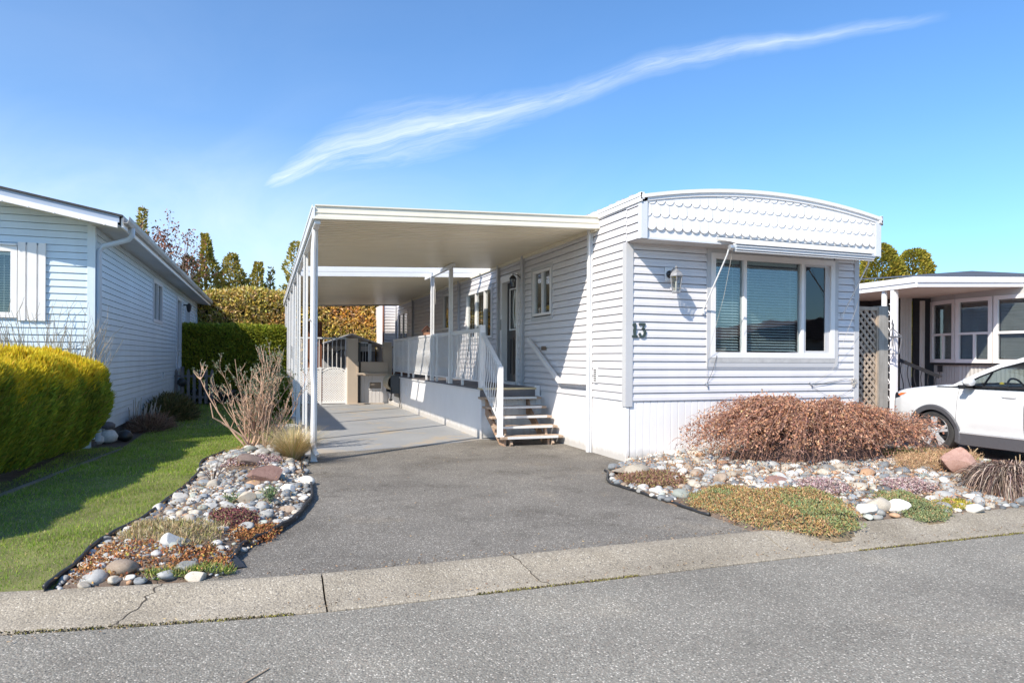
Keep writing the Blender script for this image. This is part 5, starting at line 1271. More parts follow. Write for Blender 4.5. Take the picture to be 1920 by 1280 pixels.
def corebox(x0, x1, y0, y1, z0, z1, nx=14, ny=14, nz=8, f=2.0, amp=.12, seed=1):
    """lumpy closed dark core so nothing shows through"""
    b = MB(); import itertools
    def g(u, v, w):
        p = np.array([[x0+(x1-x0)*u, y0+(y1-y0)*v, z0+(z1-z0)*w]]); k = 1+amp*lump(p, f, seed)[0]
        c = np.array([(x0+x1)/2, (y0+y1)/2, (z0+z1)/2]); q = p[0]+(np.array([x1-x0, y1-y0, z1-z0])*.5*amp*lump(p, f, seed)[0]*np.sign(p[0]-c)*.5)
        return tuple(q)
    for (a, bb, fn, flip) in ((nx, ny, lambda u, v: g(u, v, 1), 0), (nx, nz, lambda u, v: g(u, 0, v), 0), (nx, nz, lambda u, v: g(u, 1, v), 1), (ny, nz, lambda u, v: g(0, u, v), 1), (ny, nz, lambda u, v: g(1, u, v), 0)):
        for i in range(a):
            for j in range(bb):
                q = (fn(i/a, j/bb), fn((i+1)/a, j/bb), fn((i+1)/a, (j+1)/bb), fn(i/a, (j+1)/bb)); b.add(q, [(0, 1, 2, 3) if not flip else (3, 2, 1, 0)])
    return b
def hedge(name, label, x0, x1, y0, y1, z0, z1, n, L, W, colf, up=.8, rad=.25, f=2.5, amp=.12, core=(.03, .045, .012), faces=('x1', 'y0', 'top'), taper=0.0, group=None, topj=.0, lumpseed=3, updir=0.0):
    t = thing(name, label, 'hedge', ((x0+x1)/2, (y0+y1)/2, z0), group); gold = name == 'golden_hedge'
    ax, ay, az_ = (x1-x0), (y1-y0), (z1-z0); ar = {'x1': ay*az_, 'x0': ay*az_, 'y0': ax*az_, 'y1': ax*az_, 'top': ax*ay}; tot = sum(ar[k] for k in faces); Ps, Ns = [], []
    for k in faces:
        m = int(n*ar[k]/tot); u, v = nr.random(m), nr.random(m); o = np.ones(m)
        if k[0] == 'x': P = np.stack([o*(x1 if k == 'x1' else x0), y0+ay*u, z0+az_*v], 1); N = np.tile([1. if k == 'x1' else -1., 0, 0], (m, 1))
        elif k[0] == 'y': P = np.stack([x0+ax*u, o*(y1 if k == 'y1' else y0), z0+az_*v], 1); N = np.tile([0, 1. if k == 'y1' else -1., 0], (m, 1))
        else: P = np.stack([x0+ax*u, y0+ay*v, o*z1], 1); N = np.tile([0, 0, 1.], (m, 1))
        Ps.append(P); Ns.append(N)
    P, N = np.concatenate(Ps), np.concatenate(Ns)
    # round the shoulders
    c = np.array([(x0+x1)/2, (y0+y1)/2, (z0+z1)/2]); hh = np.array([ax, ay, az_])/2
    q = P-c; inner = np.clip(q, -(hh-rad), hh-rad); inner[:, 2] = np.where(q[:, 2] < 0, q[:, 2], inner[:, 2]); dlt = q-inner; ln = np.linalg.norm(dlt, axis=1, keepdims=True)
    N2 = np.where(ln > 1e-6, dlt/np.maximum(ln, 1e-6), N); q = inner+N2*np.minimum(ln, rad); P = c+q
    if taper: P[:, 0] -= np.sign(q[:, 0])*taper*np.clip((z0+az_*.55-P[:, 2])/(az_*.55), 0, 1)**1.3; P[:, 1] -= np.sign(q[:, 1])*taper*np.clip((z0+az_*.5-P[:, 2])/(az_*.5), 0, 1)**1.5*.8*(ln[:, 0] > 0)
    lm = lump(P*np.array([1, 1, .45]), f, lumpseed); P = P+N2*(lm*amp)[:, None]-N2*nr.random((len(P), 1))**1.5*.10
    if topj: P[:, 2] += np.where(P[:, 2] > z1-.35, lump(P, f*1.7, 9)*topj, 0)
    D = (N2 if gold else N2*.35)+np.array([0, 0, up])+nr.normal(size=P.shape)*(.45 if gold else .8)
    if gold:
        m = 24000; Q = np.column_stack([nr.uniform(x0+.05, x1-.10, m), nr.uniform(y0+.05, y1-.08, m), nr.uniform(z1-.42, z1+.03, m)]); Q[:, 0] -= .25*np.clip((Q[:, 2]-z1+.3)/.3, 0, 1)*(Q[:, 0] > x1-.35); Q[:, 2] += .07*lump(Q*np.array([1, 1, 0]), 9, 55)+.05*lump(Q*np.array([1, 1, 0]), 17, 56); P = np.concatenate([P, Q]); N2 = np.concatenate([N2, np.tile([0, 0, 1.], (m, 1))]); D = np.concatenate([D, nr.normal(size=(m, 3))*.4+np.array([0, 0, 1.2])]); lm = np.concatenate([lm, np.zeros(m)])
    C_ = colf(P, N2, lm); V, F, Cc = leaves(P, D, L*(.6+.8*nr.random(len(P))), W*(.7+.6*nr.random(len(P))), C_)
    tilt_ = lambda V: V+np.column_stack([V[:, 0]*0, V[:, 0]*0, (.06-.13*sm((V[:, 0]-x0)/(x1-x0)))*np.clip((V[:, 2]-.5)/.85, 0, 1.1)])
    if gold: V = tilt_(V)
    npmesh('foliage', V, F, M_gold if gold else M_leaf, t, Cc)
    ins = rad*.45+.05
    cb_ = corebox(x0+ins+taper, x1-ins-taper*.6, y0+ins, y1-ins, z0, z1-ins-(.30 if gold else 0), f=f, amp=.05); cm = mat(name+'_core', core, .9, .2, 10); cb_.v = [tuple(q) for q in (tilt_(np.array(cb_.v)) if gold else cb_.v)]; cb_.build('inner_branches', cm, t)  # closed filler box, its dark colour stands in for the hedge's inner shade
    return t
# golden hedge, close on the left
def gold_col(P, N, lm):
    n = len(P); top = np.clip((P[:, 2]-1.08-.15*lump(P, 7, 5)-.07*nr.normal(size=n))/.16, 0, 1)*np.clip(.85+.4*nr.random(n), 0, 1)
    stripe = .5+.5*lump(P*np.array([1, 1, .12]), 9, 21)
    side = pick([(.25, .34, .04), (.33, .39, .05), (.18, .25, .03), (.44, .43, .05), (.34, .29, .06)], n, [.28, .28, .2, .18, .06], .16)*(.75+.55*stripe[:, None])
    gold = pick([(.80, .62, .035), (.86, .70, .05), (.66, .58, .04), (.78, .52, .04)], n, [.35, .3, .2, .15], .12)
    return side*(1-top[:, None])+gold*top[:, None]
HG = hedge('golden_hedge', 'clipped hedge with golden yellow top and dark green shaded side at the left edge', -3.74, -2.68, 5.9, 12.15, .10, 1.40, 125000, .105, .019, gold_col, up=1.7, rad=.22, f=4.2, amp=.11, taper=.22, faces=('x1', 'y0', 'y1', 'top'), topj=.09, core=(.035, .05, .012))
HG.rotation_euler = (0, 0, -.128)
b = MB(); b.bar((-3.05, 5.3, .02), (-2.15, 12.2, .02), .06, .02); 
struct(b.build('lawn_edge_strip', mat('edge_board', (.20, .18, .15), .9, .2), None), 'narrow grey edging strip between golden hedge and lawn', 'edging')
struct(MB().add([(-4.6, 5.5, .016), (-3.07, 5.3, .016), (-2.17, 12.2, .016), (-2.2, 14.4, .016), (-2.2, 22, .016), (-2.62, 22, .016), (-2.62, 12.4, .016), (-3.9, 12.4, .016)], [tuple(range(8))]).build('hedge_soil', M_soil), 'dark soil under the golden hedge and along the blue house', 'soil')
# low green hedge behind the picket fence
def green_col(P, N, lm): return pick([(.25, .29, .03), (.33, .36, .035), (.42, .42, .055), (.17, .21, .025)], len(P), [.35, .3, .2, .15], .2)
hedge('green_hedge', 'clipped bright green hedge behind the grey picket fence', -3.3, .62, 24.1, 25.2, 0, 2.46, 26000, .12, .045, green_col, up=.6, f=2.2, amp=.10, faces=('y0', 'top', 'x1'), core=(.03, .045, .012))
def tall_col(P, N, lm):
    n = len(P); k = .5+.5*lump(P, 1.5, 31); right = np.clip((P[:, 0]+.5)/3, 0, 1)*.5
    a = pick([(.60, .47, .10), (.70, .53, .18), (.46, .41, .09), (.76, .58, .30)], n, [.3, .25, .25, .2], .25); o = pick([(.74, .36, .07), (.78, .46, .12), (.70, .44, .24), (.62, .44, .12)], n, None, .25)
    w = (np.clip((k-.42)*3, 0, 1)*(.08+right*1.4+.12*(P[:, 2] > 2.6)))[:, None]; return a*(1-w)+o*w
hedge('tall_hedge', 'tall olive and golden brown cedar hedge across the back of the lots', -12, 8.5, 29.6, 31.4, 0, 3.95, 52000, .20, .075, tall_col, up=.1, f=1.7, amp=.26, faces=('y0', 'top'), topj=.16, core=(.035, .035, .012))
def shrub(name, label, c, r, h, n, L, W, cols, p=None, up=.5, matl=None, stems=10, group=None, core=True, cat='shrub', droop=0.0):
    t = thing(name, label, cat, c, group); c = np.array(c)
    u = nr.normal(size=(n, 3)); u[:, 2] = abs(u[:, 2]); u = unit(u); rr = (nr.random(n)**.35)[:, None]
    P = c+u*rr*np.array([r[0], r[1], h]); P += u*(lump(P, 5/max(r), 7)*.12*max(r))[:, None]
    D = u+np.array([0, 0, up])+nr.normal(size=P.shape)*.4
    V, F, Cc = leaves(P, D, L*(.5+nr.random(n)), W*(.6+.7*nr.random(n)), pick(cols, n, p, .18)); npmesh('foliage', V, F, matl or M_leaf, t, Cc)
    b = MB()
    for k in range(stems):
        a = rnd.uniform(0, 6.28); q = rnd.uniform(.2, .9); b.tube([tuple(c), tuple(c+np.array([math.cos(a)*r[0]*q*.5, math.sin(a)*r[1]*q*.5, h*.5])), tuple(c+np.array([math.cos(a)*r[0]*q, math.sin(a)*r[1]*q, h*.9]))], [.012, .009, .004], 5)
    b.build('stems', M_twig, t); return t
shrub('low_shrub', 'small yellow green shrub beside the white carport posts', (.30, 18.6, 0), (.42, .9), 1.15, 5000, .10, .04, [(.16, .22, .03), (.24, .28, .04), (.10, .15, .03)])
shrub('spreading_juniper', 'dark brownish green spreading juniper at the foot of the blue wall', (-2.15, 17.6, 0), (.55, 1.3), .50, 5000, .16, .02, [(.10, .10, .03), (.15, .12, .045), (.07, .08, .025), (.20, .16, .06)], up=.2)
shrub('dead_perennials', 'brown heap of dead garden stems beside the blue wall', (-2.2, 15.2, 0), (.40, .7), .26, 4000, .14, .010, [(.24, .14, .09), (.16, .09, .06), (.32, .21, .15)], matl=M_dry, up=.3)
t = thing('pale_stalks', 'bunch of upright pale cut stalks rising from the dead perennials', 'dead plant', (-2.3, 15.6, 0)); b = MB()
for k in range(26):
    x, y = -2.45+rnd.uniform(-.1, .25), 15.9+rnd.uniform(-.9, .7); b.tube([(x, y, 0), (x+rnd.uniform(-.03, .12), y+rnd.uniform(-.05, .05), rnd.uniform(.35, .62))], [.010, .007], 5)
b.build('stalks', mat('pale_stalk', (.45, .40, .35), .8, .15), t)
shrub('garden_bed_plants', 'dark low plants with pale flowers in front of the picket fence', (-1.5, 23.0, 0), (.9, .35), .55, 1600, .09, .045, [(.04, .05, .03), (.10, .10, .09), (.45, .44, .46)], [.6, .25, .15])
GO = thing('garden_ornament', 'small grey and white garden figure lying at the end of the golden hedge', 'ornament', (-2.35, 13.3, 0))
b = MB(); b.lathe((-2.50, 13.1, .02), [(.05, 0), (.13, .04), (.15, .12), (.10, .2), (.03, .24)], 14, caps=True); b.lathe((-2.62, 12.95, .02), [(.05, 0), (.09, .04), (.09, .12), (.03, .16)], 12); b.build('body', mat('ornament_white', (.60, .60, .58), .6, .15, 20), GO, smooth='all')
b = MB(); b.lathe((-2.50, 13.1, .25), [(.04, 0), (.10, .03), (.11, .08), (.06, .12), (.01, .13)], 12); b.build('head', mat('ornament_grey', (.12, .11, .12), .6, .2, 20), GO, smooth='all')
b = MB(); b.lathe((-2.28, 13.25, .02), [(.03, 0), (.11, .03), (.13, .10), (.09, .17), (.02, .20)], 14); b.build('dark_ball', M_black, GO, smooth='all')

# ---------------------------------------------------------------- lawn grass
def in_lawn(n, x0, x1, y0, y1):
    P = np.column_stack([nr.uniform(x0, x1, n), nr.uniform(y0, y1, n)]); return P[insideN(P, lawnpoly) & ~((P[:, 0] < -2.15) & (P[:, 1] > 12.4))]
G_ = [in_lawn(95000, -4.6, .5, 5.0, 9.5), in_lawn(60000, -2.8, .6, 9.5, 15), in_lawn(22000, -2.6, .6, 15, 24)]
Gs = [1., 1.35, 2.0]; parts = []
for P2, s_ in zip(G_, Gs):
    n = len(P2); P = np.column_stack([P2, np.full(n, .005)]); k = lump(P, 2.2, 41)+.5*lump(P, 7, 42)
    c = pick([(.19, .31, .03), (.27, .40, .045), (.37, .44, .08), (.52, .45, .21)], n, [.36, .34, .20, .10], .22)*(1+.18*k[:, None])
    D = nr.normal(size=(n, 3))*.42+np.array([0, 0, 1.]); tuft = np.clip(1+.35*lump(P, 5, 43), .5, 1.6)
    parts.append(blades(P, D, .042*s_**.5*tuft*(.6+.8*nr.random(n)), .0055*s_, c, .2))
V, F, Cc = joinq(parts); g_o = npmesh('lawn_grass', V, F, M_leaf, None, Cc); tag(g_o, 'short green grass of the lawn left of the driveway', 'grass', kind='stuff')
b = MB()

# ---------------------------------------------------------------- trees
def conifer(name, label, x, y, h, r, cols, p=None, n=2600, L=.34, W=.13, base=.3, ragged=.38, group=None, seed=1, pw=.95):
    t = thing(name, label, 'tree', (x, y, 0), group)
    b = MB(); b.tube([(x, y, -.05), (x, y, h*.5), (x, y, h*.97)], [.11, .08, .02], 8); b.build('trunk', M_bark, t)
    tt = nr.random(n)**.8; z = base+(h-base)*tt; a = nr.random(n)*6.283
    prof = (1-tt)**pw*r+.05; lm = 1+ragged*lump(np.column_stack([np.cos(a)*1.2, np.sin(a)*1.2, z*1.9]), 2.3, seed)+ragged*.7*np.sin(z*5.5+seed+2*np.sin(a+seed))
    rr = prof*lm*(.55+.45*nr.random(n)**.4)
    P = np.column_stack([x+np.cos(a)*rr+.12*r*np.sin(z*.9+seed*2), y+np.sin(a)*rr, z]); N = np.column_stack([np.cos(a), np.sin(a), np.full(n, .35)])
    D = N+nr.normal(size=P.shape)*.35+np.array([0, 0, .35]); V, F, Cc = leaves(P, D, L*(.6+.7*nr.random(n))*(1-.55*tt), W*(.7+.6*nr.random(n))*(1-.35*tt), pick(cols, n, p, .2))
    npmesh('crown', V, F, M_leaf, t, Cc); return t
olive = [(.40, .35, .07), (.52, .43, .10), (.28, .27, .05), (.58, .46, .13)]
dark = [(.10, .12, .03), (.14, .15, .04), (.22, .20, .05)]
gT = 'conifers rising behind the tall hedge'
conifer('conifer', 'dark pointed conifer top just above the blue house roof', -5.25, 34, 8.0, .85, olive, n=1500, seed=3, group=gT)
conifer('conifer', 'dark green conifer partly behind the roof flue pipe', -3.45, 34.5, 6.0, .95, dark, n=2200, seed=4, group=gT, pw=.5)
conifer('conifer', 'tallest slim pointed conifer right of the flue pipe', -2.62, 34, 7.0, 1.0, olive, n=3400, seed=5, group=gT)
conifer('conifer', 'broad yellowish conifer in the gap between the two houses', -1.40, 34, 6.15, 1.0, [(.46, .38, .09), (.36, .32, .07), (.52, .42, .12)], n=3400, seed=6, group=gT, pw=.6)
conifer('conifer', 'smaller conifer right of the broad yellowish one', -.42, 34, 5.85, .68, olive, n=2200, seed=7, group=gT, pw=.6)
conifer('conifer', 'thin sparse conifer nearest the carport roof', .14, 34, 5.6, .30, dark+[(.16, .15, .04)], n=480, seed=8, group=gT, ragged=.5)
conifer('conifer', 'conifer peeping over the left edge of the carport roof', 1.35, 34, 6.9, .8, olive, n=2200, seed=9, group=gT, pw=.5)
conifer('cypress', 'rounded golden green cypress just right of the pale house roof', 38.0, 34, 9.0, 2.3, [(.36, .32, .05), (.46, .38, .06), (.26, .25, .04)], n=9000, L=.5, W=.2, seed=11, group='cypresses behind the right hand house', pw=.38, ragged=.10)
conifer('cypress', 'second golden green cypress sloping down to the dark porch roof', 41.2, 34.4, 8.9, 2.5, [(.36, .32, .05), (.46, .38, .06), (.26, .25, .04)], n=9000, L=.5, W=.2, seed=12, group='cypresses behind the right hand house', pw=.40, ragged=.10)
def limb(b, p, d, L, r, depth, tips, spread=.55, kids=3, up=.15):
    d = d.normalized(); pts = [p]; q = p; dd = d
    for k in range(4): dd = (dd+Vector((rnd.gauss(0, .10), rnd.gauss(0, .10), rnd.gauss(0, .08)+up*.25))).normalized(); q = q+dd*(L/4); pts.append(q)
    b.tube(pts, [r*(1-.11*k) for k in range(5)], 6 if r > .02 else 4, False)
    if depth == 0: tips.append((pts[-1], dd)); tips.append((pts[2], dd)); return
    for _ in range(kids):
        i = rnd.choice((2, 3, 4)); nd = (dd+Vector((rnd.gauss(0, spread), rnd.gauss(0, spread), rnd.gauss(0, spread*.6)+up))).normalized(); limb(b, pts[i], nd, L*rnd.uniform(.55, .8), r*.55, depth-1, tips, spread, kids, up)
RT = thing('bare_tree', 'nearly bare tree with sparse reddish brown leaves behind the blue house', 'tree', (-4.2, 33, 0))
b = MB(); tips = []; b.tube([(-4.2, 33, 0), (-4.15, 33, 2), (-4.2, 33, 3.4)], [.16, .12, .09], 8)
for k in range(6): limb(b, Vector((-4.2, 33, 3.3)), Vector((rnd.uniform(-.75, .75), rnd.uniform(-.5, .5), 1)), 1.7, .045, 3, tips, .42, 3, .25)
b.build('trunk', mat('pinkish_bark', (.24, .17, .14), .9, .2), RT)
T = np.array([tuple(p) for p, d in tips]); T = np.repeat(T, 8, 0)+nr.normal(size=(len(T)*8, 3))*.10; T = T[nr.random(len(T)) < np.where(T[:, 0] < -3.7, .9, .35)]
V, F, Cc = leaves(T, nr.normal(size=T.shape)+np.array([0, 0, -.5]), .13, .075, pick([(.25, .10, .07), (.32, .13, .08), (.18, .08, .06), (.36, .20, .13)], len(T), None, .2)); npmesh('crown', V, F, M_dry, RT, Cc)
print('tips', len(tips))
# bare shrub with grey green buds in the left bed
BB = thing('budding_shrub', 'tall leafless shrub of pale tan stems with grey green buds beside the lawn', 'shrub', (-.14, 11.3, .02))
b = MB(); buds = []
for k in range(46):
    a = rnd.uniform(0, 6.283); lean = rnd.uniform(.05, .62)**.9; L_ = rnd.uniform(.85, 1.68)*(1-.22*lean); p = Vector((-.14+rnd.uniform(-.14, .14), 11.3+rnd.uniform(-.12, .12), .03)); d = Vector((math.cos(a)*lean*1.1, math.sin(a)*lean*.8, 1)).normalized()
    pts = [p]; q = p
    for i in range(9):
        d = (d+Vector((rnd.gauss(0, .085), rnd.gauss(0, .085), .045))).normalized(); q = q+d*L_/9; pts.append(q)
    r0 = rnd.uniform(.007, .018); b.tube(pts, [r0*(1-.07*i) for i in range(10)], 6)
    for _ in range(9):
        i = rnd.randint(2, 9); nd = (d+Vector((rnd.gauss(0, .6), rnd.gauss(0, .6), rnd.uniform(0, .5)))).normalized(); l2 = rnd.uniform(.10, .34); q = pts[i]; sp = [q]
        for j in range(4): nd = (nd+Vector((rnd.gauss(0, .16), rnd.gauss(0, .16), .1))).normalized(); q = q+nd*l2/4; sp.append(q)
        b.tube(sp, [r0*.5*(1-.13*j) for j in range(5)], 5); buds += [sp[-1], sp[-2], sp[2]]
        if rnd.random() < .5:
            nd2 = (nd+Vector((rnd.gauss(0, .5), rnd.gauss(0, .5), .3))).normalized(); b.tube([sp[2], sp[2]+nd2*.07, sp[2]+nd2*.13], [r0*.35, r0*.3, r0*.2], 4); buds.append(sp[2]+nd2*.13)
b.tube([(-.2, 11.2, .02), (-.34, 11.1, .28), (-.62, 11.05, .50), (-.74, 11.0, .58), (-.78, 11.0, .80)], [.022, .018, .014, .010, .008], 6)
b.build('stems', mat('tan_stem', (.52, .34, .235), .8, .22, 25), BB)
T = np.array([tuple(p) for p in buds]); T = np.repeat(T, 4, 0)+nr.normal(size=(len(T)*4, 3))*.012
T = T[nr.random(len(T)) < .25+.6*(T[:, 2] > .9)]; V, F, Cc = leaves(T, nr.normal(size=T.shape)+np.array([0, 0, .6]), .035, .016, pick([(.24, .28, .19), (.32, .34, .25), (.16, .20, .12)], len(T))); npmesh('buds', V, F, M_leaf, BB, Cc)
# twiggy shrub behind the golden hedge
TS = thing('twiggy_shrub', 'bare grey twiggy shrub standing behind the golden hedge', 'shrub', (-3.05, 11.9, 0)); b = MB()
for k in range(110):
    x = rnd.uniform(-3.85, -2.40); p = Vector((-3.1+(x+3.1)*.4, 12.05+rnd.uniform(-.12, .12), .3)); d = Vector(((x+3.1)*.5, rnd.uniform(-.15, .1), 1)).normalized(); L_ = rnd.uniform(1.45, 2.0)-.25*abs(x+3.1); pts = [p]; q = p
    for i in range(8): d = (d+Vector((rnd.gauss(0, .07), rnd.gauss(0, .05), .03))).normalized(); q = q+d*L_/8; pts.append(q)
    b.tube(pts, [.008*(1-.08*i) for i in range(9)], 5)
    for _ in range(3):
        i = rnd.randint(4, 8); nd = (d+Vector((rnd.gauss(0, .45), rnd.gauss(0, .3), .2))).normalized(); b.tube([pts[i], pts[i]+nd*.09, pts[i]+nd*.18+Z*.02], [.004, .003, .002], 4)
b.build('twigs', mat('grey_twig', (.30, .27, .22), .8, .25, 20), TS)
# pot and blonde grass tuft
PT = thing('planter_pot', 'large round grey planter pot behind the carport front post', 'planter', (.33, 11.75, .01))
b = MB(); b.lathe((.33, 11.75, .01), [(.17, 0), (.185, .02), (.225, .26), (.23, .30), (.262, .305), (.265, .355), (.245, .358), (.235, .33), (.22, .30)], 32, caps=False); b.build('pot', M_pot, PT, smooth=True)
b = MB(); b.lathe((.33, 11.75, .29), [(.0, 0), (.225, 0)], 24, caps=False); b.build('soil', M_soil, PT)
def tuft(name, label, c, n, h, r, cols, w=.0045, lean=.55, cat='ornamental grass', droop=.35, base=.05, ml=None):
    t = thing(name, label, cat, c); c = np.array(c); a = nr.random(n)*6.283; l_ = nr.random(n)**.7*lean; V, F, Cs = [], [], []
    cc = pick(cols, n); L = h*(.55+.6*nr.random(n)); seg = 5; b0 = c+np.column_stack([np.cos(a)*base*nr.random(n), np.sin(a)*base*nr.random(n), np.zeros(n)])
    side = np.column_stack([-np.sin(a), np.cos(a), np.zeros(n)])*w*.5
    for s_ in range(seg+1):
        u = s_/seg; rad = (l_*u+droop*l_*u*u)*L*(r/h)*1.3; zz = L*(u-.45*l_*u*u); P = b0+np.column_stack([np.cos(a)*rad, np.sin(a)*rad, zz]); k = (1-u*.85); V.append(P-side*k); V.append(P+side*k)
    V = np.stack(V, 1).reshape(-1, 3); k = 2*(seg+1); F = np.concatenate([np.arange(n)[:, None]*k+np.array([2*s_, 2*s_+1, 2*s_+3, 2*s_+2]) for s_ in range(seg)]); npmesh('blades', V, F, ml or M_dry, t, np.tile(cc, (seg, 1))); return t
tuft('blonde_grass_tuft', 'blonde dried ornamental grass tuft at the foot of the carport front post', (.36, 10.05, .02), 2300, .56, .50, [(.72, .53, .28), (.54, .41, .20), (.74, .60, .38), (.40, .38, .14)], lean=.85)
def darktuft(name, label, c, n, h, r, **k): return tuft(name, label, c, n, h, r, [(.10, .065, .05), (.18, .12, .09), (.34, .26, .20), (.05, .035, .03)], w=.010, lean=1.25, droop=.75, cat='dead plant', base=.22, **k)
WC = thing('withered_grass_clump', 'dark withered strap leaf clump at the right end of the rock bed', 'dead plant', (7.75, 5.2, .04)); n = 2600
a = nr.random(n)*6.283; ro = .42*nr.random(n)**.6; st_ = np.column_stack([7.75+np.cos(a)*ro*.75, 5.22+np.sin(a)*ro*.55, .05+.16*(1-(ro/.5)**2)+.03*nr.random(n)]); a2 = a+nr.normal(size=n)*.7; L_ = .18+.26*nr.random(n); hh_ = .05+.16*nr.random(n); V = []; sd_ = np.column_stack([-np.sin(a2), np.cos(a2), .4*nr.normal(size=n)])*.0045
for s_ in range(7):
    u = s_/6; P = st_+np.column_stack([np.cos(a2)*L_*u, np.sin(a2)*L_*u, hh_*4*u*(1-u)-(st_[:, 2]-.03)*u*u]); P[:, 2] = np.maximum(P[:, 2], .015); P += nr.normal(size=P.shape)*.006*u; k_ = 1-.7*u; V += [P-sd_*k_, P+sd_*k_]
V = np.stack(V, 1).reshape(-1, 3); F = np.concatenate([np.arange(n)[:, None]*14+np.array([2*s_, 2*s_+1, 2*s_+3, 2*s_+2]) for s_ in range(6)]); npmesh('blades', V, F, M_dry, WC, np.tile(pick([(.12, .08, .065), (.20, .14, .11), (.42, .33, .26), (.06, .04, .035)], n, [.35, .25, .2, .2]), (6, 1)))

# ---------------------------------------------------------------- weeping maple mound with dead leaves
MM = thing('weeping_maple', 'low wide mound of tangled twigs and curled brown leaves in front of the picture window', 'shrub', (7.25, 7.6, .12))
C0 = Vector((7.25, 7.62, .12))
def mound(a):      # reach of the skirt in direction a, and height
    return 2.0+.18*math.sin(2*a+.4)+.12*math.sin(5*a), .95+.08*math.sin(3*a)
b = MB()
b.tube([(7.25, 7.62, .05), (7.22, 7.60, .35), (7.28, 7.64, .62)], [.06, .05, .035], 8)
twp = []
for k in range(620):
    a = rnd.uniform(0, 6.283); R_, _ = mound(a); R_ *= rnd.uniform(.45, 1.06)*(1.12 if rnd.random() < .07 else 1)*(1+.06*max(0, math.cos(a))); ex, ey = math.cos(a)*R_, math.sin(a)*R_*.58; hh = rnd.uniform(.70, 1.0)*(1-.26*max(0, ex/2.2)); pts = []
    end = rnd.uniform(.08, .50) if rnd.random() < .7 else rnd.uniform(.4, .7)
    for i in range(13):
        u = i/12; z = .15+(hh-.15)*math.sin(min(1, u*1.9)*math.pi/2)-(hh-end)*max(0, (u-.42)/.58)**1.7*(.80+.2*u); z = max(z, .14)
        pts.append(Vector((C0.x+ex*u**.8+rnd.gauss(0, .018)*(i > 2), C0.y+ey*u**.8+rnd.gauss(0, .018)*(i > 2), z+rnd.gauss(0, .012))))
    r0 = rnd.uniform(.003, .0065); b.tube(pts, [r0*(1.25-.07*i) for i in range(13)], 4, False); twp.append(pts)
    for _ in range(4):
        i = rnd.randint(5, 12); q = pts[i]; nd = Vector((ex, ey, 0)).normalized()*.5+Vector((rnd.gauss(0, .6), rnd.gauss(0, .6), rnd.uniform(-.5, .5))); l2 = rnd.uniform(.06, .22); b.tube([q, q+nd.normalized()*l2*.5+Z*.01, q+nd.normalized()*l2-Z*l2*.4], [r0*.7, r0*.5, r0*.35], 3, False)
b.build('twigs', mat('purple_brown_twig', (.33, .18, .135), .75, .3, 14), MM)
n = 46000; idx = nr.integers(0, len(twp), n); TW = np.array([[tuple(p) for p in t_] for t_ in twp]); u = 3.2+8.6*nr.random(n)**.9; i0 = np.minimum(u.astype(int), 11); f_ = (u-i0)[:, None]
P = TW[idx, i0]*(1-f_)+TW[idx, i0+1]*f_; P += nr.normal(size=P.shape)*np.array([.035, .035, .022]); dn = P-np.array(C0)
keep = (nr.random(n) < (.25+.65*(P[:, 2] > .34))*np.clip(1.0+.75*lump(P, 7, 15), .12, 1)); P = P[keep]; n = len(P)
V, F, Cc = leaves(P, nr.normal(size=(n, 3))+np.array([0, 0, -.7]), .045*(.5+nr.random(n)), .020*(.5+nr.random(n)), pick([(.40, .195, .115), (.47, .255, .155), (.30, .145, .095), (.56, .36, .24), (.21, .10, .08)], n, [.3, .27, .2, .13, .1], .15), bend=.9); npmesh('curled_leaves', V, F, M_dry, MM, Cc)
b = MB(); b.lathe((7.25, 7.62, .12), [(1.15, 0), (1.05, .22), (.8, .42), (.4, .55), (.02, .6)], 24); b.v = [(x, 7.62+(y-7.62)*.55, z) for x, y, z in b.v]; b.build('inner_tangle', mat('tangle_brown', (.15, .085, .065), .95, .5, 25, 1.0, 60), MM)

# ---------------------------------------------------------------- plastic lawn edging
def fz_at(fz, x, y): return float(fz(np.array([[x, y]]))[0])
def smoothline(pts, k=6):
    P = [Vector((*p, 0)) for p in pts]; out = []
    for i in range(len(P)-1):
        p0, p1, p2, p3 = P[max(i-1, 0)], P[i], P[i+1], P[min(i+2, len(P)-1)]
        for j in range(k):
            t = j/k; out.append(.5*((2*p1)+(p2-p0)*t+(2*p0-5*p1+4*p2-p3)*t*t+(3*p1-p0-3*p2+p3)*t**3))
    out.append(P[-1]); return out
def edging(name, label, pts, h=.045):
    L_ = smoothline(pts); t = thing(name, label, 'lawn edging', tuple(L_[0]))
    b = MB(); b.tube([p+Z*(h+.006*math.sin(i*.9)+.004*math.sin(i*2.3)) for i, p in enumerate(L_)], .014, 8); b.build('bead', M_edging, t, smooth='all')
    b = MB()
    for p, q in zip(L_[:-1], L_[1:]): b.bar(p+Z*(h/2-.01), q+Z*(h/2-.01), .006, h+.03)
    b.build('strip', M_edging, t); return t
edging('garden_edging', 'black plastic edging between lawn and the left rock bed', [(-1.30, 5.00), (-1.25, 5.6), (-1.22, 6.2), (-1.06, 6.8), (-.91, 7.9), (-.79, 9.3), (-.83, 10.3), (-.6, 11.3)], .05)
edging('garden_edging', 'black plastic edging along the driveway side of the left rock bed', [(.52, 10.2), (.45, 9.6), (.44, 8.9), (.485, 8.3), (.475, 7.9), (.45, 7.4), (.38, 7.05), (.28, 6.6), (.19, 6.35), (.02, 5.98), (-.10, 5.80), (-.18, 5.62), (-.20, 5.45), (-.24, 5.30)], .05)
b = MB(); b.add([(-.24, 5.36, .06), (-.20, 5.34, .05), (-.13, 5.18, .012), (-.30, 5.14, .012), (-.31, 5.25, .045)], [(0, 1, 2, 3, 4)]); b.build('torn_end', M_edging, None).parent = None
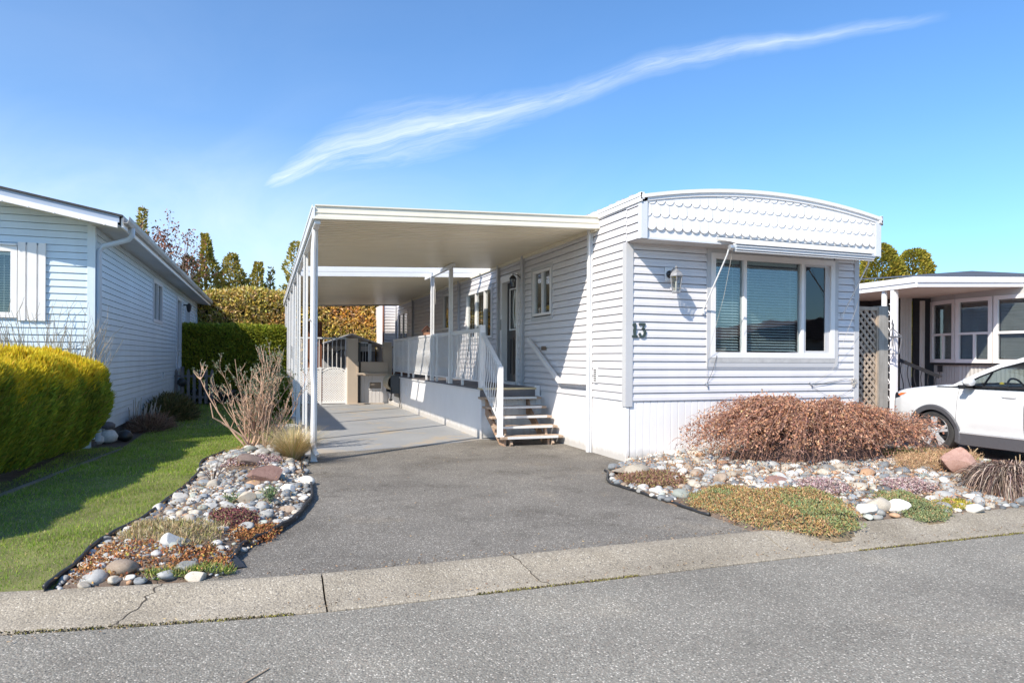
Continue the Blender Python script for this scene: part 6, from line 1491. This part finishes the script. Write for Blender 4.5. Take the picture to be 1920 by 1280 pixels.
bpy.data.objects['torn_end'].parent = bpy.data.objects['garden_edging.001']; bpy.data.objects['torn_end'].location = -bpy.data.objects['garden_edging.001'].location
edging('garden_edging', 'thin black edging round the left end of the right rock bed', [(4.20, 8.05), (4.17, 7.9), (3.95, 7.5), (3.86, 7.25), (3.87, 6.95), (3.90, 6.64), (3.93, 6.05), (3.97, 5.47)], .02)

# ---------------------------------------------------------------- river stones
import bmesh
def ico(sub):
    bm = bmesh.new(); bmesh.ops.create_icosphere(bm, subdivisions=sub, radius=1); V = np.array([v.co[:] for v in bm.verts]); F = np.array([[v.index for v in f.verts] for f in bm.faces]); bm.free(); return V, F
IV4, IF4 = ico(4); IV3, IF3 = ico(3); IV2, IF2 = ico(2); IV1, IF1 = ico(1)
def stoneshape(V, seed, ang=.0):
    r = np.random.default_rng(seed); s = np.array([1, r.uniform(.62, .88), r.uniform(.42, .62)]); k = 1+.10*lump(V, 1.5, seed)+.035*lump(V, 3.6, seed+50)
    W_ = V*k[:, None]
    if ang: 
        for _ in range(int(ang)):
            d = r.normal(size=3); d /= np.linalg.norm(d); h = r.uniform(.55, .85) if ang < 5 else r.uniform(.30, .58); q = W_@d; W_ = W_-np.outer(np.maximum(q-h, 0), d)
    return W_*s
def stone_mat(name, c1, c2, sp=.35):
    m = bpy.data.materials.new(name); m.use_nodes = True; t = m.node_tree; g = NG(t); p = t.nodes['Principled BSDF']
    pos = g.n('ShaderNodeNewGeometry').outputs['Position']; oi = g.n('ShaderNodeObjectInfo').outputs['Random']
    off = g.n('ShaderNodeCombineXYZ', i_0=g.m('MULTIPLY', oi, 37.), i_1=g.m('MULTIPLY', oi, 11.), i_2=0.); pp = g.vm('ADD', pos, off)
    c = g.mix(g.ramp(g.noise(pp, 16, 5, .65, 1.2), [(.35, 0.), (.68, 1.)]), (*c1, 1), (*c2, 1))
    vein = g.ramp(g.noise(pp, 28, 3, .5, 2.5), [(.485, 0.), (.5, 1.), (.515, 0.)]); c = g.mix(g.m('MULTIPLY', vein, sp), c, (.72, .70, .67, 1))
    c = g.mix(1.0, c, g.ramp(oi, [(0., .72), (1., 1.22)]), 'MULTIPLY'); c = g.mix(1.0, c, g.ramp(g.noise(pp, 150, 2, .5), [(.3, .86), (.7, 1.1)]), 'MULTIPLY')
    g.put(p.inputs['Base Color'], c); p.inputs['Roughness'].default_value = .7; p.inputs['Specular IOR Level'].default_value = .3
    b = g.n('ShaderNodeBump', i_Height=g.noise(pp, 60, 4)); b.inputs['Strength'].default_value = .25; b.inputs['Distance'].default_value = .006; g.put(p.inputs['Normal'], b); return m
SK_ = [('pale grey', (.40, .39, .37), (.50, .485, .455), .18), ('blue grey', (.19, .205, .215), (.28, .29, .295), .16), ('mid grey', (.27, .265, .245), (.36, .35, .325), .19), ('beige', (.46, .40, .315), (.56, .49, .40), .15),
       ('cream white', (.60, .56, .50), (.70, .67, .61), .09), ('tan brown', (.27, .20, .145), (.36, .28, .21), .09), ('dark grey', (.12, .125, .13), (.19, .195, .20), .07), ('rust orange', (.42, .24, .13), (.50, .32, .20), .015), ('greenish grey', (.30, .32, .275), (.385, .405, .36), .05)]
SM = [stone_mat('stone_'+k[0].replace(' ', '_'), k[1], k[2], .5 if k[0] in ('blue grey', 'mid grey', 'dark grey') else .25) for k in SK_]
M_pebble = mat('pebble_mix', (.4, .4, .38), .7, .16, 40, attr=True)
def throw(poly, fz, radii, tries, avoid=(), ex=()):
    P = []; R_ = []; xs_ = [p[0] for p in poly]; ys_ = [p[1] for p in poly]
    A = np.zeros((0, 2)); AR_ = np.zeros(0)
    for (x, y, r) in ex: A = np.vstack([A, [x, y]]); AR_ = np.append(AR_, r)
    m0 = len(A)
    for r0, r1, tr in radii:
        c = np.column_stack([nr.uniform(min(xs_), max(xs_), tr), nr.uniform(min(ys_), max(ys_), tr)]); c = c[insideN(c, poly)]
        for av, pr in avoid:
            k = insideN(c, av); c = c[~(k & (nr.random(len(c)) < pr))]
        for q in c:
            r = nr.uniform(r0, r1)
            d = np.hypot(A[:, 0]-q[0], A[:, 1]-q[1]) if len(A) else np.array([9])
            if len(d) == 0 or (d > (AR_+r)*.80).all(): A = np.vstack([A, q]); AR_ = np.append(AR_, r)
    return A[m0:], AR_[m0:]
matA = [(3.97, 5.85), (4.26, 6.15), (4.55, 6.13), (4.76, 5.92), (4.72, 5.71), (4.89, 5.67), (5.36, 5.65), (5.38, 5.4), (5.27, 5.12), (5.17, 4.88), (4.95, 4.66), (4.62, 4.50), (4.50, 4.56), (4.3, 4.70), (4.06, 4.84), (4.0, 5.2)]
matB = [(5.83, 5.26), (6.24, 5.39), (6.32, 5.21), (6.24, 4.88), (5.95, 4.62), (5.72, 4.62), (5.65, 4.84), (5.72, 5.09)]
pink1 = [(5.33, 5.84), (5.75, 5.99), (5.85, 5.75), (5.71, 5.49), (5.42, 5.45), (5.29, 5.58)]; pink2 = [(6.35, 5.68), (6.76, 5.7), (6.83, 5.5), (6.68, 5.3), (6.38, 5.30), (6.25, 5.47)]
brown = [(3.92, 7.13), (4.11, 7.40), (4.46, 7.21), (4.60, 6.91), (4.49, 6.61), (4.33, 6.50), (4.12, 6.66), (3.95, 6.81)]
drygr = [(-1.11, 6.10), (-1.02, 6.6), (-.81, 6.24), (-.4, 6.05), (-.31, 5.85), (-.37, 5.59), (-.6, 5.45), (-.9, 5.79)]
maroon = [(-.45, 6.43), (-.3, 6.55), (-.05, 6.45), (-.05, 6.19), (-.28, 6.02), (-.41, 6.14)]
or1 = [(-1.22, 5.6), (-1.17, 6.0), (-.91, 5.72), (-.71, 5.5), (-.55, 5.45), (-.5, 5.15), (-.88, 5.05), (-1.22, 5.10)]; or2 = [(-.28, 6.02), (-.02, 6.22), (.14, 6.20), (.02, 5.85), (-.14, 5.68), (-.27, 5.78)]; or3 = [(-.6, 5.46), (-.37, 5.58), (-.22, 5.47), (-.27, 5.10), (-.54, 5.08), (-.62, 5.27)]
pinkL = [(-.55, 9.3), (-.39, 9.83), (-.06, 10.0), (.2, 9.6), (.0, 9.15)]
exL = [(-.27, 9.15, .24), (-.05, 8.15, .24), (-.14, 11.3, .18), (.36, 10.05, .12), (.33, 11.75, .26)]
exR = [(4.24, 7.42, .28), (8.0, 5.98, .42), (7.55, 5.05, .16)]
LP, LR = throw(LB[:-1]+[LB[-1]], lz, [(.070, .098, 110), (.052, .072, 260), (.035, .050, 1000), (.022, .033, 2600), (.015, .021, 3000)], 0, avoid=[(drygr, .93), (maroon, .7), (or2, .45), (or3, .1), (or1, .1), (pinkL, .6)], ex=exL)
RP, RR_ = throw(RB, rz, [(.085, .11, 120), (.06, .082, 600), (.042, .058, 2600), (.026, .040, 5200), (.016, .024, 4200)], 0, avoid=[(matA, 1.0), ([(3.8, 4.7), (5.2, 4.7), (5.2, 5.5), (4.2, 6.2), (3.8, 6.0)], 1.0), (matB, .98), (pink1, .9), (pink2, .9), (brown, .92)], ex=exR)
# drop what lies unseen under the mound
k = ~(((RP[:, 0]-7.25)/1.35)**2+((RP[:, 1]-7.75)/.62)**2 < 1); RP, RR_ = RP[k], RR_[k]
probs = np.array([k[3] for k in SK_]); probs /= probs.sum()
allP = [('left', p[0], p[1], r) for p, r in zip(LP, LR)]+[('right', p[0], p[1], r) for p, r in zip(RP, RR_)]
scr = np.array([r/math.hypot(x, y) for _, x, y, r in allP]); order = np.argsort(-scr)
rank = np.empty(len(order), int); rank[order] = np.arange(len(order))
smesh = []
for k in range(14):
    o_ = npmesh('river_stone', stoneshape(IV3, 100+k, 4 if k % 3 else 1), IF3, SM[0], smooth=True); smesh.append(o_.data); bpy.data.objects.remove(o_)
rest = {'left': [[], [], [], 0], 'right': [[], [], [], 0]}
nstone = 296
for i, (side_, x, y, r) in enumerate(allP):
    fz = lz if side_ == 'left' else rz; z = fz_at(fz, x, y)+r*rnd.uniform(-.08, .24); ci = int(nr.choice(len(SK_), p=probs)); rot = (rnd.gauss(0, .18), rnd.gauss(0, .18), rnd.uniform(0, 6.28)); sc_ = r*rnd.uniform(1.02, 1.22)
    if rank[i] < nstone:
        o_ = bpy.data.objects.new('river_stone', smesh[rnd.randrange(14)]); COL.objects.link(o_); o_.location = (x, y, z); o_.rotation_euler = rot; o_.scale = (sc_,)*3
        o_.material_slots[0].link = 'OBJECT'; o_.material_slots[0].material = SM[ci]
        bedn = 'the narrow bed beside the lawn' if side_ == 'left' else 'the wide bed before the white house'
        big = 'large' if r > .07 else 'small'
        if side_ == 'left': zone = 'at the kerb end' if y < 5.9 else 'in the middle stretch' if y < 8.2 else 'at the shrub end'; bedn = 'of the narrow bed'
        else: zone = ('near the kerb' if y < 5.9 else 'halfway back' if y < 7.1 else 'close to the white skirting')+(', left part' if x < 5.3 else ', middle part' if x < 7 else ', right part'); bedn = 'of the wide bed'
        tag(o_, '%s %s river stone %s %s' % (big, SK_[ci][0], zone, bedn), 'stone', '%s river stones %s %s' % (SK_[ci][0], zone, bedn))
    else:
        V_ = (IV2 if r > .03 else IV1); F_ = IF2 if r > .03 else IF1; s3 = stoneshape(V_, rnd.randrange(400))*sc_
        M_ = np.array(Matrix.Rotation(rot[2], 3, 'Z') @ Matrix.Rotation(rot[0], 3, 'X')); s3 = s3@M_.T+np.array([x, y, z]); e = rest[side_]; e[0].append(s3); e[1].append(F_+e[3]); e[3] += len(V_)
        cc = (np.array(SK_[ci][1])+(np.array(SK_[ci][2])-np.array(SK_[ci][1]))*rnd.random())*rnd.uniform(.8, 1.15); e[2].append(np.tile(cc, (len(F_), 1)))
for side_, nm in (('left', 'smaller pebbles filling the narrow bed beside the lawn'), ('right', 'smaller pebbles filling the wide bed before the white house')):
    e = rest[side_]; tag(npmesh('pebbles', np.concatenate(e[0]), np.concatenate(e[1]), M_pebble, None, np.concatenate(e[2]), smooth=True), nm, 'pebbles', kind='stuff')
print('stones', len(allP))
def boulder(name, label, c, s, rot, seed, m, cuts=7, cat='boulder', point=0):
    V = stoneshape(IV4, seed, cuts); V = V/np.array([np.abs(V[:, 0]).max(), np.abs(V[:, 1]).max(), np.abs(V[:, 2]).max()]); V[:, :2] *= (1-point*np.clip(V[:, 2:3], -.5, 1)); V = V*np.array(s); V += .025*min(s)*lump(V/np.array(s), 5, seed)[:, None]
    M_ = np.array(Matrix.Rotation(rot, 3, 'Z')); o_ = npmesh(name, V@M_.T, IF4, m, smooth=True); o_.location = c; o_.data.set_sharp_from_angle(angle=math.radians(20 if cuts > 4 else 40)); return tag(o_, label, cat)
M_b1 = stone_mat('boulder_brown', (.17, .12, .10), (.25, .185, .155), .1); M_b2 = stone_mat('boulder_red', (.24, .135, .11), (.33, .20, .165), .15); M_b3 = stone_mat('boulder_pink', (.36, .20, .155), (.47, .29, .23), .2); M_b4 = stone_mat('boulder_tan', (.36, .30, .23), (.44, .38, .30), .1)
boulder('boulder', 'dark brown boulder at the foot of the leafless shrub', (-.24, 9.35, .12), (.22, .14, .13), .1, 7, M_b1)
boulder('boulder', 'reddish brown angular boulder in the middle of the narrow bed', (.0, 8.15, .13), (.20, .145, .14), -.35, 19, M_b2, 9)
boulder('boulder', 'small tan brown angular rock among grey stones of the narrow bed', (-.14, 6.95, .12), (.115, .09, .10), .3, 23, M_b4, 8)
boulder('boulder', 'white speckled rock standing in the dry grass of the narrow bed', (-.64, 5.52, .14), (.085, .07, .075), .3, 31, SM[0], 3)
boulder('boulder', 'pink red pointed boulder near the brick driveway', (7.95, 5.98, .20), (.30, .22, .235), -.3, 43, M_b3, 10, point=.55)
boulder('boulder', 'flat tan slab rock at the house corner end of the wide bed', (4.35, 7.72, .06), (.40, .20, .06), .1, 51, M_b4, 6)
boulder('boulder', 'pale long rock lying on the tan slab by the house corner', (4.30, 7.38, .11), (.17, .12, .085), .15, 57, SM[3], 3)
boulder('boulder', 'brown red flat rock half sunk between mat and pink sedum', (5.12, 5.52, .10), (.13, .12, .08), .5, 61, M_b1, 9)
boulder('boulder', 'purplish brown rounded rock behind the ground cover mat', (5.30, 6.08, .12), (.16, .13, .11), .2, 67, M_b2, 3)
boulder('boulder', 'flat pale rock at the edge of the brick driveway', (8.75, 6.45, .08), (.18, .14, .08), .2, 71, SM[3], 3)
for k, (x, y, r, m, l) in enumerate([(5.34, 4.92, .10, SM[4], 'leftmost of the three big cream rocks by the kerb'), (5.55, 5.00, .115, SM[3], 'middle one of the three big pale rocks by the kerb'), (5.70, 4.90, .10, SM[4], 'rightmost of the three big pale rocks by the kerb')]):
    boulder('boulder', l, (x, y, .09), (r*1.25, r*.85, r*.75), .2-.3*k, 80+k, m, 3)

# ---------------------------------------------------------------- ground cover
def cover(name, label, poly, fz, n, L, W, cols, p=None, h=.03, up=.6, cat='ground cover', m=None, hump=.0, rough=.02):
    xs_ = [q[0] for q in poly]; ys_ = [q[1] for q in poly]; P2 = np.column_stack([nr.uniform(min(xs_), max(xs_), n*2), nr.uniform(min(ys_), max(ys_), n*2)])
    P2 = P2+np.column_stack([lump(np.column_stack([P2, P2[:, 0]*0]), 9, 5), lump(np.column_stack([P2, P2[:, 0]*0]), 9, 6)])*0; w = P2+nr.normal(size=P2.shape)*.03+.05*np.column_stack([lump(np.column_stack([P2, P2[:, 0]*0]), 11, 5), lump(np.column_stack([P2, P2[:, 0]*0]), 11, 6)])
    P2 = P2[insideN(w, poly)][:n]
    d = np.min([dsegN(P2, poly[i], poly[(i+1) % len(poly)]) for i in range(len(poly))], axis=0)
    z = np.where(insideN(P2, RB) if fz is rz else insideN(P2, LB), fz(P2), .0)+hump*sm(d/.22)+np.abs(lump(np.column_stack([P2, P2[:, 0]]), 12, 8))*rough+nr.random(len(P2))*h
    P = np.column_stack([P2, z]); D = nr.normal(size=P.shape)+np.array([0, 0, up]); lm = lump(P, 4, 77)
    cc = pick(cols, len(P), p, .16)
    if isinstance(up, float) and len(cols) > 4:
        gsel = (lm > .30); alt = pick(cols[-3:], len(P), None, .16); cc = np.where(gsel[:, None] & (nr.random(len(P)) < .7)[:, None], alt, cc)
    V, F, Cc = leaves(P, D, L*(.5+nr.random(len(P))), W*(.6+.8*nr.random(len(P))), cc); t = thing(name, label, cat, (sum(xs_)/len(xs_), sum(ys_)/len(ys_), .05))
    npmesh('leaves', V, F, m or M_dry, t, Cc)
    if hump:
        g_ = []; st = .05; gx = np.arange(min(xs_)-.05, max(xs_)+.1, st); gy = np.arange(min(ys_)-.05, max(ys_)+.1, st); A_, B_ = np.meshgrid(gx, gy); Q = np.column_stack([A_.ravel(), B_.ravel()]); ins = insideN(Q, poly)
        d = np.min([dsegN(Q, poly[i], poly[(i+1) % len(poly)]) for i in range(len(poly))], axis=0); zz = np.where(insideN(Q, RB) if fz is rz else insideN(Q, LB), fz(Q), .0)+hump*sm(d/.22)*np.where(ins, 1, 0)-.004-np.where(ins, 0, .04); w_ = len(gx)
        F2 = [(j*w_+i, j*w_+i+1, (j+1)*w_+i+1, (j+1)*w_+i) for j in range(len(gy)-1) for i in range(w_-1) if ins[j*w_+i] or ins[(j+1)*w_+i+1]]
        npmesh('stems', np.column_stack([Q, zz]), F2, mat('mat_stems', (.20, .15, .09), .95, .35, 30, .8, 80), t, smooth=True)
    return t
thy = [(.42, .25, .10), (.50, .33, .17), (.34, .20, .11), (.26, .16, .09), (.26, .25, .09), (.27, .30, .14), (.19, .24, .11)]
cover('creeping_mat', 'large brown and green creeping mat spilling over the kerb', matA, rz, 22000, .026, .011, thy, [.26, .2, .16, .1, .1, .1, .08], hump=.07, up=.6)
cover('creeping_mat', 'smaller green creeping mat right of the three pale rocks', matB, rz, 9000, .024, .011, [(.36, .24, .12), (.40, .28, .15), (.22, .24, .09), (.26, .29, .14), (.21, .25, .12), (.17, .21, .10)], hump=.06, up=.6)
pk = [(.36, .24, .24), (.44, .33, .31), (.28, .17, .17), (.50, .42, .38)]
cover('pink_sedum', 'pink sedum patch just above the large creeping mat', pink1, rz, 3600, .022, .018, pk, h=.05, hump=.03); cover('pink_sedum', 'pink sedum patch nearer the pointed red boulder', pink2, rz, 3600, .022, .018, pk, h=.05, hump=.03)
cover('brown_sedum', 'dull reddish brown low plants at the left tip of the wide bed', brown, rz, 6000, .035, .010, [(.24, .12, .09), (.32, .19, .14), (.17, .09, .07), (.30, .25, .10)], h=.05, hump=.02)
cover('dry_grass_patch', 'patch of short straw coloured grass in the narrow bed', drygr, lz, 3000, .05, .005, [(.42, .31, .17), (.34, .25, .12), (.26, .25, .08), (.50, .40, .25)], h=.02, up=1.8, hump=.02)
cover('maroon_sedum', 'small maroon sedum patch among the left bed stones', maroon, lz, 1800, .022, .014, [(.17, .06, .07), (.24, .09, .09), (.22, .17, .09)], h=.04, hump=.015)
org = [(.36, .15, .06), (.42, .21, .08), (.24, .09, .045), (.36, .29, .08), (.30, .12, .05)]
cover('orange_sedum', 'orange sedum in the near left corner of the narrow bed', or1, lz, 1400, .020, .016, org[:4], [.4, .25, .25, .1], h=.03, cat='sedum'); cover('orange_sedum', 'bright orange sedum strip beside the black edging', or2, lz, 1500, .020, .016, org[:4], [.45, .3, .2, .05], h=.04, cat='sedum'); cover('orange_sedum', 'orange sedum between stones near the torn edging end', or3, lz, 1000, .020, .016, org[:4], [.45, .25, .25, .05], h=.03, cat='sedum')
cover('pink_sedum', 'pale pink sedum at the foot of the leafless shrub', pinkL, lz, 2600, .022, .018, pk, h=.04)
cover('leaf_litter', 'fallen rusty leaf litter scattered between the wide bed stones', RB, rz, 9000, .028, .014, [(.42, .22, .11), (.32, .17, .09), (.50, .30, .16)], h=.05, up=.3, cat='leaf litter')
cover('leaf_litter', 'fallen rusty leaf litter scattered between the narrow bed stones', LB, lz, 2600, .022, .012, [(.42, .22, .11), (.50, .30, .10), (.30, .17, .09)], h=.05, up=.3, cat='leaf litter')
for o_ in list(bpy.data.objects):
    if o_.name.startswith('leaf_litter'): o_['kind'] = 'stuff'
cover('kerb_weeds', 'small green weeds at the kerb end of the narrow bed', [(-.75, 5.02), (-.2, 5.02), (-.2, 5.12), (-.75, 5.12)], lz, 900, .05, .006, [(.14, .22, .04), (.24, .28, .06), (.34, .30, .12)], h=.01, up=1.6)
cover('moss_patch', 'yellow moss patch between stones near the withered clump', [(6.39, 5.03), (6.69, 5.08), (6.72, 4.84), (6.40, 4.78), (6.24, 4.86)], rz, 2200, .018, .012, [(.42, .36, .04), (.34, .26, .08), (.26, .25, .04)], h=.02)
cover('grass_tufts', 'fresh green grass tufts behind the brown mound beside the brick driveway', [(8.0, 7.3), (8.5, 7.6), (9.4, 7.5), (9.6, 6.9), (9.2, 6.7), (8.5, 6.9)], rz, 3500, .07, .006, [(.15, .26, .04), (.24, .30, .06), (.36, .29, .13)], h=.02, up=1.8)
cover('dead_groundcover', 'low tangle of tan dead stems between mound and pointed boulder', [(7.2, 6.2), (7.8, 6.75), (8.8, 6.9), (8.9, 6.4), (8.3, 6.15), (7.5, 6.05)], rz, 7000, .05, .006, [(.44, .27, .15), (.36, .21, .12), (.52, .36, .20)], h=.14, up=.8)
b = MB(); t = thing('cut_stalks', 'row of short tan cut stalks behind the pointed boulder', 'dead plant', (8.6, 6.5, .1))
for k in range(46):
    x, y = rnd.uniform(7.9, 9.4), rnd.uniform(6.2, 6.9); b.tube([(x, y, .03), (x+rnd.gauss(0, .02), y, rnd.uniform(.14, .30))], .006, 5)
b.tube([(8.9, 6.5, .1), (8.86, 6.5, .28), (8.80, 6.5, .36)], .007, 5); b.tube([(8.87, 6.5, .25), (8.98, 6.5, .32)], .006, 5); b.build('stalks', mat('tan_stalk', (.48, .34, .19), .8, .2), t)
for nm, lab, c, n_, h_ in (('spurge_plant', 'upright blue green spurge plant among the narrow bed stones', (.03, 6.92, .08), 260, .17), ('spurge_plant', 'smaller spurge sprig left of the upright one', (-.31, 6.98, .08), 130, .12)):
    t = thing(nm, lab, 'plant', c); b = MB(); Ps = []
    for k in range(7):
        a = rnd.uniform(0, 6.28); e = Vector(c)+Vector((math.cos(a)*.06, math.sin(a)*.06, h_*rnd.uniform(.7, 1))); b.tube([c, e], [.004, .003], 5); Ps += [Vector(c).lerp(e, rnd.uniform(.3, 1)) for _ in range(n_//7)]
    b.build('stem', M_twig, t); T = np.array([tuple(p) for p in Ps]); V, F, Cc = leaves(T, nr.normal(size=T.shape)+np.array([0, 0, .5]), .045, .010, pick([(.22, .30, .13), (.30, .36, .18), (.17, .24, .12)], len(T))); npmesh('leaves', V, F, M_leaf, t, Cc)
t = thing('dark_twig_plant', 'small dark spiky twig plant beside the brown boulder', 'dead plant', (-.56, 8.35, .05)); b = MB()
for k in range(22):
    a = rnd.uniform(0, 6.28); b.tube([(-.56, 8.35, .05), (-.56+math.cos(a)*.06, 8.35+math.sin(a)*.06, .16), (-.56+math.cos(a)*.14, 8.35+math.sin(a)*.14, rnd.uniform(.2, .38))], [.005, .004, .002], 4)
b.build('twigs', mat('dark_twig', (.13, .09, .08), .8, .2), t)
# twig and litter on the street
b = MB(); b.tube([(-.22, 3.38, -.062), (-.12, 3.46, -.058), (.02, 3.62, -.060)], [.004, .005, .004], 6); tag(b.build('fallen_twig', mat('tan_twig2', (.46, .33, .22), .8, .15)), 'tan fallen twig lying on the street near the kerb', 'twig')
# moss in the joint between kerb and street
n = 9000; x = nr.uniform(-4, 12, n); y = 4.312+.11*np.maximum(0., .5-x)**1.35-.02*np.maximum(0, x-4)+nr.normal(size=n)*.010; kk = (lump(np.column_stack([x, x*0, x*0]), 3, 3) > .0); P = np.column_stack([x, y, np.full(n, -.066)])[kk]; V, F, Cc = leaves(P, nr.normal(size=P.shape)+np.array([0, 0, .8]), .014, .010, pick([(.17, .145, .06), (.14, .11, .07), (.26, .24, .05), (.10, .08, .05)], len(P))); tag(npmesh('joint_moss', V, F, M_dry, None, Cc), 'thin line of moss and dirt along the kerb joint', 'moss', kind='stuff')
OH = thing('opposite_house', 'low brown roofed house across the street mirrored in the front window', 'house', (32, -19, 0))
b = MB(); b.box(26, 40, -24, -17, -.1, 2.7); b.build('wall', mat('opposite_wall', (.36, .33, .30), .7, .1), OH)
b = MB(); f_ = Fr((0, -16.5, 0), X, Y); b.prism([(25.4, 2.7), (40.6, 2.7), (33, 4.1)], f_, -8, 0); b.build('roof', mat('opposite_roof', (.13, .085, .07), .9, .2), OH)
for x in (28, 31.5, 36): b = MB(); b.box(x, x+1.6, -16.99, -16.96, 1.0, 2.1); b.build('window', M_dark, OH)
conifer('conifer', 'tall conifer across the street mirrored in the left pane of the front window', 21.5, -17, 7.5, 1.5, dark, n=3000, L=.5, W=.2, seed=21)
n = 700; P2 = np.column_stack([nr.uniform(-.3, 9.5, n), 4.86+np.abs(nr.normal(size=n))*.10]); P2 = np.vstack([P2, np.column_stack([nr.uniform(-2, 10, 500), 4.36+np.abs(nr.normal(size=500))*.07]), np.column_stack([nr.uniform(.4, 4.2, 260), nr.uniform(5, 11, 260)])])
P2 = P2[~insideN(P2, RB)&~insideN(P2, LB)]; P = np.column_stack([P2, np.where(P2[:, 1] < 4.83, -.048, .004)]); V, F, Cc = leaves(P, nr.normal(size=P.shape)*np.array([1, 1, .25]), .016*(.5+1.3*nr.random(len(P))), .008, pick([(.32, .20, .11), (.20, .13, .08), (.46, .34, .20), (.10, .08, .06)], len(P)), bend=.2)
tag(npmesh('ground_debris', V, F, M_dry, None, Cc), 'scattered bits of dry leaf and grit along the kerb and driveway', 'debris', kind='stuff')
print('done')
